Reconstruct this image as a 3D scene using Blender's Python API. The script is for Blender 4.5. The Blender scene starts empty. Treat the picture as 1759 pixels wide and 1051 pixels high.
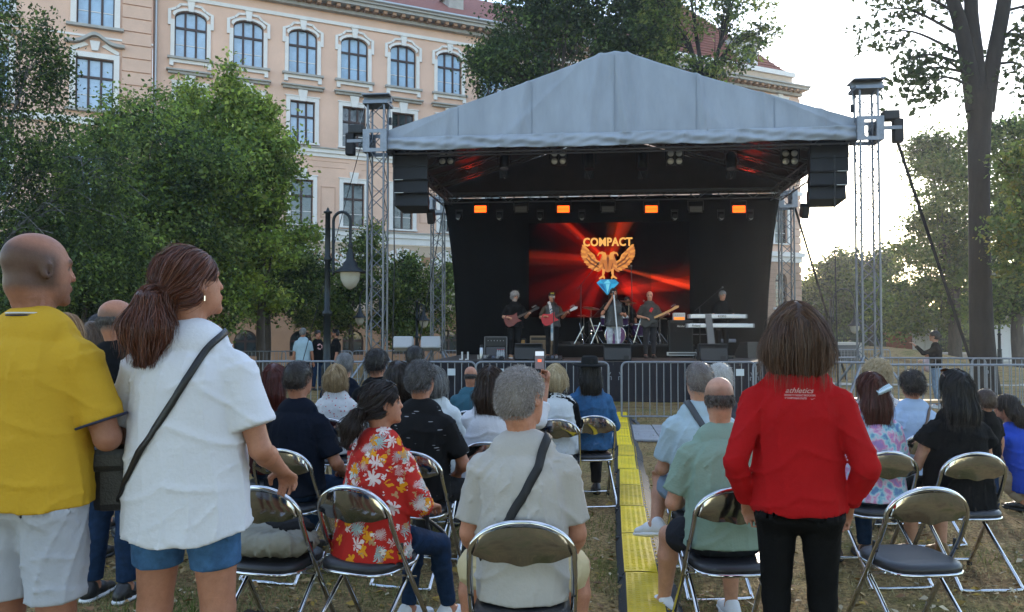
import bpy, bmesh, math, random
import numpy as np
from mathutils import Vector, Matrix
R = math.radians
scene = bpy.context.scene
COL = scene.collection
random.seed(7); RNG = np.random.default_rng(11)
# ------------------------------------------------------------------ camera, sky, sun, exposure
F, CX, CY, CAMH = 1347.0, 879.5, 525.5, 1.53
PITCH = math.atan(40.5 / F)
cam_d = bpy.data.cameras.new('camera'); cam = bpy.data.objects.new('camera', cam_d); COL.objects.link(cam)
cam.location = (0, 0, CAMH); cam.rotation_euler = (R(90) + PITCH, 0, 0)
cam_d.sensor_fit = 'HORIZONTAL'; cam_d.sensor_width = 36.0; cam_d.lens = 36.0 * F / 1759.0
cam_d.clip_start = 0.05; cam_d.clip_end = 2000
scene.camera = cam
SUN_AZ, SUN_EL = R(22.0), R(9.5)          # to the right of straight ahead, low
world = bpy.data.worlds.new('World'); scene.world = world; world.use_nodes = True
wn = world.node_tree; wn.nodes.clear()
wo = wn.nodes.new('ShaderNodeOutputWorld'); wb = wn.nodes.new('ShaderNodeBackground')
sky = wn.nodes.new('ShaderNodeTexSky'); sky.sky_type = 'NISHITA'; sky.sun_disc = False
sky.sun_elevation = SUN_EL; sky.sun_rotation = SUN_AZ; sky.air_density = 1.0; sky.dust_density = 0.4; sky.ozone_density = 2.2
tc = wn.nodes.new('ShaderNodeTexCoord'); mp = wn.nodes.new('ShaderNodeMapping'); mp.inputs['Scale'].default_value = (1.2, 1.2, 4.0)
cn = wn.nodes.new('ShaderNodeTexNoise'); cn.inputs['Scale'].default_value = 2.2; cn.inputs['Detail'].default_value = 7; cn.inputs['Roughness'].default_value = .55
cr = wn.nodes.new('ShaderNodeMapRange'); cr.inputs[1].default_value = .42; cr.inputs[2].default_value = .75; cr.inputs[4].default_value = .55
mixc = wn.nodes.new('ShaderNodeMix'); mixc.data_type = 'RGBA'; mixc.inputs[7].default_value = (4.3, 4.55, 5.3, 1)   # thin veil of evening cloud
wn.links.new(tc.outputs['Generated'], mp.inputs[0]); wn.links.new(mp.outputs[0], cn.inputs['Vector']); wn.links.new(cn.outputs[0], cr.inputs[0])
wn.links.new(cr.outputs[0], mixc.inputs[0]); wn.links.new(sky.outputs[0], mixc.inputs[6]); wn.links.new(mixc.outputs[2], wb.inputs[0])
wb.inputs[1].default_value = 0.15
wn.links.new(wb.outputs[0], wo.inputs[0])
sd = bpy.data.lights.new('sun', 'SUN'); sun = bpy.data.objects.new('sun', sd); COL.objects.link(sun)
sd.energy = 1.1; sd.angle = R(4.0); sd.color = (1.0, .87, .70)
sdir = Vector((math.sin(SUN_AZ) * math.cos(SUN_EL), math.cos(SUN_AZ) * math.cos(SUN_EL), math.sin(SUN_EL)))
sun.rotation_euler = sdir.to_track_quat('Z', 'Y').to_euler(); sun.location = (20, 40, 30)
vs = scene.view_settings; vs.view_transform = 'Standard'; vs.look = 'None'; vs.gamma = 1; vs.use_curve_mapping = False
vs.exposure = 2.15
scene.cycles.use_denoising = True
scene.cycles.volume_bounces = 0; scene.cycles.volume_max_steps = 64; scene.cycles.max_bounces = 6; scene.cycles.diffuse_bounces = 3; scene.cycles.glossy_bounces = 3; scene.cycles.transparent_max_bounces = 8
scene.cycles.caustics_reflective = False; scene.cycles.caustics_refractive = False
scene.cycles.sample_clamp_indirect = 6.0
# ------------------------------------------------------------------ placing helpers
def ray(px, py):
    u = (px - CX) / F; v = (CY - py) / F
    c, s = math.cos(PITCH), math.sin(PITCH)
    return Vector((u, c - v * s, s + v * c))
def at(px, py, Y):
    d = ray(px, py); return Vector((0, 0, CAMH)) + d * (Y / d.y)
def gz(x, y):                              # the lawn falls gently towards the stage
    t = max(0.0, y - 3.5)
    return -0.012 * t if t < 40 else -0.48
def wx(px, Y): return (px - CX) / F * Y * 1.0
# ------------------------------------------------------------------ materials
MATS = {}
def _lnk(nt, a, b): nt.links.new(a, b)
def mat(name, col, rough=.6, metal=0, var=.0, vscale=20, bump=0, bscale=60, spec=.5, col2=None, detail=4, emit=None, estr=0, coat=0, alpha=1, transl=0, sheen=0, stretch=None, coords='Object'):
    if name in MATS: return MATS[name]
    m = bpy.data.materials.new(name); m.use_nodes = True; nt = m.node_tree
    b = nt.nodes['Principled BSDF']
    b.inputs['Base Color'].default_value = (*col, 1); b.inputs['Roughness'].default_value = rough; b.inputs['Metallic'].default_value = metal
    b.inputs['Specular IOR Level'].default_value = spec; b.inputs['Coat Weight'].default_value = coat
    if sheen: b.inputs['Sheen Weight'].default_value = sheen
    if alpha < 1: b.inputs['Alpha'].default_value = alpha
    if emit: b.inputs['Emission Color'].default_value = (*emit, 1); b.inputs['Emission Strength'].default_value = estr
    if var or bump or col2:
        t = nt.nodes.new('ShaderNodeTexCoord'); src = t.outputs[coords]
        if stretch:
            mpn = nt.nodes.new('ShaderNodeMapping'); mpn.inputs['Scale'].default_value = stretch; _lnk(nt, src, mpn.inputs[0]); src = mpn.outputs[0]
        if var or col2:
            n = nt.nodes.new('ShaderNodeTexNoise'); n.inputs['Scale'].default_value = vscale; n.inputs['Detail'].default_value = detail; n.inputs['Roughness'].default_value = .62
            _lnk(nt, src, n.inputs['Vector'])
            mr = nt.nodes.new('ShaderNodeMapRange'); mr.inputs[1].default_value = .32; mr.inputs[2].default_value = .68; _lnk(nt, n.outputs[0], mr.inputs[0])
            mx = nt.nodes.new('ShaderNodeMix'); mx.data_type = 'RGBA'
            c2 = col2 or tuple(min(1, c * (1 + var)) for c in col)
            c1 = col if col2 else tuple(c * (1 - var) for c in col)
            mx.inputs[6].default_value = (*c1, 1); mx.inputs[7].default_value = (*c2, 1)
            _lnk(nt, mr.outputs[0], mx.inputs[0]); _lnk(nt, mx.outputs[2], b.inputs['Base Color'])
        if bump:
            n2 = nt.nodes.new('ShaderNodeTexNoise'); n2.inputs['Scale'].default_value = bscale; n2.inputs['Detail'].default_value = 5
            _lnk(nt, src, n2.inputs['Vector'])
            bp = nt.nodes.new('ShaderNodeBump'); bp.inputs['Strength'].default_value = bump; bp.inputs['Distance'].default_value = .02
            _lnk(nt, n2.outputs[0], bp.inputs['Height']); _lnk(nt, bp.outputs[0], b.inputs['Normal'])
    if transl:
        out = nt.nodes['Material Output']; tr = nt.nodes.new('ShaderNodeBsdfTranslucent'); tr.inputs[0].default_value = (*[min(1, c * 1.6) for c in col], 1)
        ms = nt.nodes.new('ShaderNodeMixShader'); ms.inputs[0].default_value = transl
        _lnk(nt, b.outputs[0], ms.inputs[1]); _lnk(nt, tr.outputs[0], ms.inputs[2]); _lnk(nt, ms.outputs[0], out.inputs[0])
    MATS[name] = m; return m
def attr_mat(name, rough=.5, spec=.4, transl=0, bump=0, bscale=100, sss=0, var=0):
    """material coloured by the mesh's own 'tint' colour attribute (leaf, skin or hair colour)"""
    if name in MATS: return MATS[name]
    m = bpy.data.materials.new(name); m.use_nodes = True; nt = m.node_tree; b = nt.nodes['Principled BSDF']
    a = nt.nodes.new('ShaderNodeAttribute'); a.attribute_name = 'tint'
    _lnk(nt, a.outputs['Color'], b.inputs['Base Color']); b.inputs['Roughness'].default_value = rough; b.inputs['Specular IOR Level'].default_value = spec
    if sss: b.inputs['Subsurface Weight'].default_value = sss; b.inputs['Subsurface Radius'].default_value = (.02, .008, .004); b.inputs['Subsurface Scale'].default_value = .5
    if var:
        nv = nt.nodes.new('ShaderNodeTexNoise'); nv.inputs['Scale'].default_value = 38; nv.inputs['Detail'].default_value = 8; nv.inputs['Roughness'].default_value = .7; tv = nt.nodes.new('ShaderNodeTexCoord'); _lnk(nt, tv.outputs['Object'], nv.inputs['Vector'])
        rv = nt.nodes.new('ShaderNodeValToRGB'); _lnk(nt, nv.outputs[0], rv.inputs[0]); rv.color_ramp.elements[0].position = .3; rv.color_ramp.elements[0].color = (.72, .62, .58, 1); rv.color_ramp.elements[1].position = .7; rv.color_ramp.elements[1].color = (1.15, 1.1, 1.08, 1)
        mv = nt.nodes.new('ShaderNodeMix'); mv.data_type = 'RGBA'; mv.blend_type = 'MULTIPLY'; mv.inputs[0].default_value = var; _lnk(nt, a.outputs['Color'], mv.inputs[6]); _lnk(nt, rv.outputs[0], mv.inputs[7]); _lnk(nt, mv.outputs[2], b.inputs['Base Color'])
    if bump:
        n2 = nt.nodes.new('ShaderNodeTexNoise'); n2.inputs['Scale'].default_value = bscale; n2.inputs['Detail'].default_value = 4
        t = nt.nodes.new('ShaderNodeTexCoord'); _lnk(nt, t.outputs['Object'], n2.inputs['Vector'])
        bp = nt.nodes.new('ShaderNodeBump'); bp.inputs['Strength'].default_value = bump; bp.inputs['Distance'].default_value = .004
        _lnk(nt, n2.outputs[0], bp.inputs['Height']); _lnk(nt, bp.outputs[0], b.inputs['Normal'])
    if transl:
        out = nt.nodes['Material Output']; tr = nt.nodes.new('ShaderNodeBsdfTranslucent'); _lnk(nt, a.outputs['Color'], tr.inputs[0])
        ms = nt.nodes.new('ShaderNodeMixShader'); ms.inputs[0].default_value = transl
        _lnk(nt, b.outputs[0], ms.inputs[1]); _lnk(nt, tr.outputs[0], ms.inputs[2]); _lnk(nt, ms.outputs[0], out.inputs[0])
    MATS[name] = m; return m
# ------------------------------------------------------------------ objects
def tag(o, label=None, cat=None, group=None, kind=None):
    if label: o['label'] = label
    if cat: o['category'] = cat
    if group: o['group'] = group
    if kind: o['kind'] = kind
    return o
def thing(name, label, cat, loc=(0, 0, 0), rz=0, group=None):
    o = bpy.data.objects.new(name, None); COL.objects.link(o); o.empty_display_size = .1
    o.location = loc; o.rotation_euler = (0, 0, rz); return tag(o, label, cat, group)
def link(name, me, parent=None, loc=None, rot=None, scale=None):
    o = bpy.data.objects.new(name, me); COL.objects.link(o)
    if parent: o.parent = parent
    if loc is not None: o.location = loc
    if rot is not None: o.rotation_euler = rot
    if scale is not None: o.scale = scale
    return o
def copy_tree(o, parent=None):
    c = o.copy(); COL.objects.link(c); c.parent = parent
    for ch in list(o.children): copy_tree(ch, c)
    return c
def np_mesh(name, V, Fq, mats, smooth=True, tint=None, mat_idx=None):
    """V (n,3); Fq (m,3|4) int array"""
    me = bpy.data.meshes.new(name); V = np.asarray(V, np.float32); Fq = np.asarray(Fq, np.int32)
    k = Fq.shape[1]; me.vertices.add(len(V)); me.vertices.foreach_set('co', V.ravel())
    me.loops.add(Fq.size); me.loops.foreach_set('vertex_index', Fq.ravel())
    me.polygons.add(len(Fq)); me.polygons.foreach_set('loop_start', np.arange(0, Fq.size, k, dtype=np.int32))
    try: me.polygons.foreach_set('loop_total', np.full(len(Fq), k, np.int32))
    except Exception: pass
    if smooth: me.polygons.foreach_set('use_smooth', np.ones(len(Fq), bool))
    for m in (mats if isinstance(mats, (list, tuple)) else [mats]): me.materials.append(m)
    if mat_idx is not None: me.polygons.foreach_set('material_index', np.asarray(mat_idx, np.int32))
    if tint is not None:
        ca = me.color_attributes.new('tint', 'FLOAT_COLOR', 'POINT')
        c4 = np.ones((len(V), 4), np.float32); c4[:, :3] = tint; ca.data.foreach_set('color', c4.ravel())
    me.update(calc_edges=True); me.validate(); return me
def frame(d, hint=(0, 0, 1)):
    d = Vector(d).normalized(); h = Vector(hint)
    if abs(d.dot(h)) > .95: h = Vector((1, 0, 0))
    a = h.cross(d).normalized(); b = d.cross(a); return a, b, d
class MB:
    """collects primitive shapes into one mesh"""
    def __init__(s): s.v = []; s.f = []; s.sm = []
    def add(s, vs_, fs, smooth=False):
        o = len(s.v); s.v += [tuple(v) for v in vs_]; s.f += [tuple(i + o for i in f) for f in fs]; s.sm += [smooth] * len(fs); return s
    def box(s, c, size, rot=None, bev=0):
        x, y, z = [k / 2 for k in size]; M = rot if rot is not None else Matrix.Identity(3); c = Vector(c)
        if bev:
            bm = bmesh.new(); bmesh.ops.create_cube(bm, size=1)
            for v in bm.verts: v.co = Vector((v.co.x * size[0], v.co.y * size[1], v.co.z * size[2]))
            bmesh.ops.bevel(bm, geom=list(bm.edges), offset=bev, segments=2, affect='EDGES', profile=.6)
            bm.verts.index_update(); vs_ = [c + M @ v.co for v in bm.verts]; fs = [tuple(v.index for v in f.verts) for f in bm.faces]; bm.free()
            return s.add(vs_, fs)
        P = [(-x, -y, -z), (x, -y, -z), (x, y, -z), (-x, y, -z), (-x, -y, z), (x, -y, z), (x, y, z), (-x, y, z)]
        return s.add([c + M @ Vector(p) for p in P], [(3, 2, 1, 0), (4, 5, 6, 7), (0, 1, 5, 4), (1, 2, 6, 5), (2, 3, 7, 6), (3, 0, 4, 7)])
    def b2(s, lo, hi): return s.box([(a + b) / 2 for a, b in zip(lo, hi)], [abs(b - a) for a, b in zip(lo, hi)])
    def tube(s, pts, r, n=8, cap=True, closed=False):
        pts = [Vector(p) for p in pts]; rs = r if isinstance(r, (list, tuple)) else [r] * len(pts); m = len(pts); ring = []
        a = None
        for i, p in enumerate(pts):
            if closed: d = pts[(i + 1) % m] - pts[i - 1]
            else: d = pts[min(i + 1, m - 1)] - pts[max(i - 1, 0)]
            d.normalize()
            if a is None: a, b, _ = frame(d)
            else:
                a = (a - d * a.dot(d)).normalized(); b = d.cross(a)
            ring += [p + (a * math.cos(t) + b * math.sin(t)) * rs[i] for t in [2 * math.pi * k / n for k in range(n)]]
        fs = []
        for i in range(m if closed else m - 1):
            j = (i + 1) % m
            for k in range(n): fs.append((i * n + k, i * n + (k + 1) % n, j * n + (k + 1) % n, j * n + k))
        s.add(ring, fs, True)
        if cap and not closed: s.add(ring[:n], [tuple(range(n - 1, -1, -1))]); s.add(ring[-n:], [tuple(range(n))])
        return s
    def lathe(s, prof, n=16, c=(0, 0, 0), rot=None, smooth=True, cap=True):
        M = rot if rot is not None else Matrix.Identity(3); c = Vector(c); ring = []
        for (r, z) in prof: ring += [c + M @ Vector((r * math.cos(2 * math.pi * k / n), r * math.sin(2 * math.pi * k / n), z)) for k in range(n)]
        fs = []
        for i in range(len(prof) - 1):
            for k in range(n): fs.append((i * n + k, i * n + (k + 1) % n, (i + 1) * n + (k + 1) % n, (i + 1) * n + k))
        s.add(ring, fs, smooth)
        if cap and prof[0][0] > 1e-4: s.add(ring[:n], [tuple(range(n - 1, -1, -1))])
        if cap and prof[-1][0] > 1e-4: s.add(ring[-n:], [tuple(range(n))])
        return s
    def prism(s, poly, y0, y1, M=None, smooth=False):
        """poly in (x,z), extruded along y"""
        n = len(poly); P = [Vector((x, y0, z)) for x, z in poly] + [Vector((x, y1, z)) for x, z in poly]
        if M is not None: P = [M @ p for p in P]
        fs = [tuple(range(n)), tuple(range(2 * n - 1, n - 1, -1))] + [((i + 1) % n, i, n + i, n + (i + 1) % n) for i in range(n)]
        return s.add(P, fs)
    def mesh(s, name, m):
        me = bpy.data.meshes.new(name); me.from_pydata(s.v, [], s.f); me.polygons.foreach_set('use_smooth', s.sm)
        for k in (m if isinstance(m, (list, tuple)) else [m]): me.materials.append(k)
        me.update(); return me
    def build(s, name, m, parent=None, loc=None, rot=None):
        return link(name, s.mesh(name, m), parent, loc, rot)
def curve_pts(pts, n=6):
    """Catmull-Rom through points"""
    pts = [Vector(p) for p in pts]; P = [pts[0] * 2 - pts[1]] + pts + [pts[-1] * 2 - pts[-2]]; out = []
    for i in range(1, len(P) - 2):
        for k in range(n):
            t = k / n; a, b, c, d = P[i - 1], P[i], P[i + 1], P[i + 2]
            out.append(.5 * ((2 * b) + (c - a) * t + (2 * a - 5 * b + 4 * c - d) * t * t + (3 * b - a - 3 * c + d) * t ** 3))
    out.append(pts[-1]); return out
def text_mesh(body, size, bold=0.0, shear=0, extrude=0, align='CENTER', spacing=1.0):
    cu = bpy.data.curves.new('text', 'FONT'); cu.body = body; cu.size = size; cu.offset = bold; cu.shear = shear; cu.extrude = extrude
    cu.align_x = align; cu.align_y = 'CENTER'; cu.space_character = spacing; cu.resolution_u = 3
    o = bpy.data.objects.new('text', cu); COL.objects.link(o)
    dg = bpy.context.evaluated_depsgraph_get(); me = bpy.data.meshes.new_from_object(o.evaluated_get(dg))
    bpy.data.objects.remove(o); return me
TXT = {"compact": text_mesh("COMPACT", 1.0, .008, spacing=1.05), "cabinet": text_mesh("Marshall", 1.0, .02, shear=.35), "sweat1": text_mesh("athletics", 1.0, .012, shear=.4), "sweat2": text_mesh("DESIGNED TO THE EXACT SPECIFICATIONS", 1.0, .02), "sweat3": text_mesh("OF CHAMPIONSHIP ATHLETES", 1.0, .02), "shirt": text_mesh("METALLICA", 1.0, .03), "drum": text_mesh("DRUMS", 1.0, .02), "key": text_mesh("KORG", 1.0, .02), "key2": text_mesh("Roland", 1.0, .02)}
# ================================================================== SETTING: ground
def build_ground():
    xs = np.concatenate([np.linspace(-150, -30, 12), np.linspace(-28, 34, 125), np.linspace(36, 190, 12)])
    ys = np.concatenate([np.linspace(-30, 1, 6), np.linspace(1.5, 46, 110), np.linspace(48, 150, 14)])
    X, Y = np.meshgrid(xs, ys, indexing='ij'); Z = np.vectorize(gz)(X, Y)
    Z = Z + .012 * np.sin(X * 3.1 + Y * 1.7) * np.sin(Y * 2.3 - X) * (np.abs(X) < 30)
    Z = Z + 1.3 * np.exp(-(((X - 15.5) / 5) ** 2 + ((Y - 34) / 4.5) ** 2)) * 0.9
    V = np.stack([X, Y, Z], -1).reshape(-1, 3); nx, ny = X.shape
    idx = np.arange(nx * ny).reshape(nx, ny)
    Q = np.stack([idx[:-1, :-1], idx[1:, :-1], idx[1:, 1:], idx[:-1, 1:]], -1).reshape(-1, 4)
    m = bpy.data.materials.new('dry_lawn'); m.use_nodes = True; nt = m.node_tree; b = nt.nodes['Principled BSDF']
    t = nt.nodes.new('ShaderNodeTexCoord')
    def noise(sc, det=5, ro=.6):
        n = nt.nodes.new('ShaderNodeTexNoise'); n.inputs['Scale'].default_value = sc; n.inputs['Detail'].default_value = det; n.inputs['Roughness'].default_value = ro
        nt.links.new(t.outputs['Object'], n.inputs['Vector']); return n.outputs[0]
    def ramp(src, pts):
        r = nt.nodes.new('ShaderNodeValToRGB'); nt.links.new(src, r.inputs[0])
        e = r.color_ramp.elements
        while len(e) < len(pts): e.new(.5)
        for el, (p, c) in zip(e, pts): el.position = p; el.color = (*c, 1)
        return r.outputs[0]
    a = ramp(noise(1.1, 6), [(.36, (.20, .125, .06)), (.5, (.34, .24, .115)), (.64, (.17, .15, .05))])
    f = ramp(noise(34, 6, .7), [(.34, (.3, .27, .23)), (.52, (.95, .95, .95)), (.68, (1.6, 1.5, 1.25))])
    mx = nt.nodes.new('ShaderNodeMix'); mx.data_type = 'RGBA'; mx.blend_type = 'MULTIPLY'; mx.inputs[0].default_value = 1
    nt.links.new(a, mx.inputs[6]); nt.links.new(f, mx.inputs[7]); nt.links.new(mx.outputs[2], b.inputs['Base Color'])
    b.inputs['Roughness'].default_value = .95; b.inputs['Specular IOR Level'].default_value = .1
    bp = nt.nodes.new('ShaderNodeBump'); bp.inputs['Strength'].default_value = .9; bp.inputs['Distance'].default_value = .03
    nt.links.new(noise(55, 6, .7), bp.inputs['Height']); nt.links.new(bp.outputs[0], b.inputs['Normal'])
    o = link('ground', np_mesh('ground', V, Q, m)); tag(o, kind='structure')
    # blades of grass (stuff): thin triangles, thinned out in trodden patches
    n = 190000; rg = np.random.default_rng(3)
    y = 3.2 + 13.5 * rg.random(n) ** 1.5; x = (rg.random(n) * 2 - 1) * (y * .68 + .5)
    patch = np.sin(x * 1.7 + 1) * np.sin(y * 1.3 + x * .6) + .5 * np.sin(x * 4.1 + y * 3.7)
    keep = rg.random(n) < np.clip(.55 + .4 * patch, .12, 1); x, y, patch = x[keep], y[keep], patch[keep]; n = len(x)
    z = np.vectorize(gz)(x, y); h = (.012 + .03 * rg.random(n) ** 2) * (1 + .5 * np.clip(patch, 0, 1)); an = rg.random(n) * 6.283; w = .0025 + .003 * rg.random(n)
    ln = (rg.random((n, 2)) - .5) * .05
    B = np.stack([x, y, z], -1); sx = np.stack([np.cos(an) * w, np.sin(an) * w, np.zeros(n)], -1)
    tip = B + np.stack([ln[:, 0], ln[:, 1], h], -1)
    V = np.stack([B - sx, B + sx, tip], 1).reshape(-1, 3); Q = np.arange(3 * n).reshape(-1, 3)
    g = rg.random(n)[:, None]; green = np.array([.12, .15, .04]); straw = np.array([.46, .37, .21])
    t_ = np.clip(.55 - .45 * patch[:, None] + .5 * (g - .5), 0, 1); colr = (green * (1 - t_) + straw * t_) * (.7 + .6 * rg.random((n, 1)))
    o = link('grass', np_mesh('grass', V, Q, attr_mat('grass_blade', .8, .15, transl=.25), False, np.repeat(colr, 3, 0)))
    tag(o, 'short dry and green grass blades on the trodden lawn', 'grass', kind='stuff')
    # fallen leaves (stuff)
    n = 8000; y = 3.3 + 12 * rg.random(n) ** 1.4; x = (rg.random(n) * 2 - 1) * (y * .68 + .4); z = np.vectorize(gz)(x, y) + .012 + .012 * rg.random(n)
    sz = .012 + .03 * rg.random(n) ** 3; an = rg.random(n) * 6.283
    ca, sa = np.cos(an), np.sin(an); ti = (rg.random((n, 2)) - .5) * .9
    def lp(u, v, k): return np.stack([x + (u * ca - v * sa) * sz, y + (u * sa + v * ca) * sz, z + (u * ti[:, 0] + v * ti[:, 1] + k) * sz], -1)
    V = np.stack([lp(-1, 0, .2), lp(-.1, -.62, .3), lp(1, 0, .1), lp(0, .58, .35), lp(0, 0, 0)], 1).reshape(-1, 3)
    k = np.arange(n)[:, None] * 5; Q = np.concatenate([k + np.array(q) for q in ((0, 1, 4), (1, 2, 4), (2, 3, 4), (3, 0, 4))])
    pal = np.array([[.30, .17, .07], [.36, .25, .12], [.22, .12, .06], [.40, .33, .22], [.34, .22, .05]])
    c = pal[rg.integers(0, 5, n)] * (.6 + .7 * rg.random((n, 1)))
    o = link('fallen_leaves', np_mesh('fallen_leaves', V, Q, attr_mat('dead_leaf', .8, .2), False, np.repeat(c, 5, 0)))
    tag(o, 'small brown and straw coloured leaves scattered over the lawn', 'leaves', kind='stuff')
build_ground()
def sheet(name, poly, dz, m, kind='structure'):
    vs_ = [(x, y, gz(x, y) + dz) for x, y in poly]; n = len(vs_)
    me = bpy.data.meshes.new(name); me.from_pydata(vs_, [], [tuple(range(n))]); me.materials.append(m)
    o = link(name, me); o['kind'] = kind; return o
M_PALE = mat('pale_gravel', (.42, .38, .32), .95, var=.18, vscale=9, bump=.4, bscale=80)
def strip(name, x0, y0, x1, y1, half, dz, m, seg=14):
    a = Vector((x0, y0)); b = Vector((x1, y1)); d = (b - a).normalized(); nrm = Vector((-d.y, d.x)) * half; V = []; Q = []
    for i in range(seg + 1):
        p = a.lerp(b, i / seg)
        for s in (-1, 1): q = p + nrm * s; V.append((q.x, q.y, gz(q.x, q.y) + dz))
    for i in range(seg): Q.append((2 * i, 2 * i + 1, 2 * i + 3, 2 * i + 2))
    me = bpy.data.meshes.new(name); me.from_pydata(V, [], Q); me.materials.append(m); o = link(name, me); o['kind'] = 'structure'; return o
strip('path', -4, 26.5, 40, 24.0, .8, .03, M_PALE)
# grey paving laid along the stage front, slab by slab
M_SLAB = mat('concrete_slab', (.29, .29, .30), .85, var=.14, vscale=6, bump=.15, bscale=50)
SA = -R(5.84); SC = Vector((2.21, 16.8, 0))
def S(x, y, z=0):                       # stage frame -> world
    c, s = math.cos(SA), math.sin(SA); return Vector((SC.x + x * c - y * s, SC.y + x * s + y * c, z))
pav = strip('pavement', S(-8, -4.4).x, S(-8, -4.4).y, S(12, -4.4).x, S(12, -4.4).y, 1.05, .012, mat('joint_sand', (.11, .10, .09), .95))
slab = MB().box((0, 0, 0), (.485, .485, .03), bev=.006).mesh('slab', M_SLAB)
for i in range(36):
    for j in range(4):
        p = S(-7.75 + i * .5, -5.15 + j * .5); o = link('slab', slab, pav, (p.x, p.y, gz(p.x, p.y) + .02 + .002 * random.random()), (R(-.6), 0, SA + random.uniform(-.004, .004)))

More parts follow.
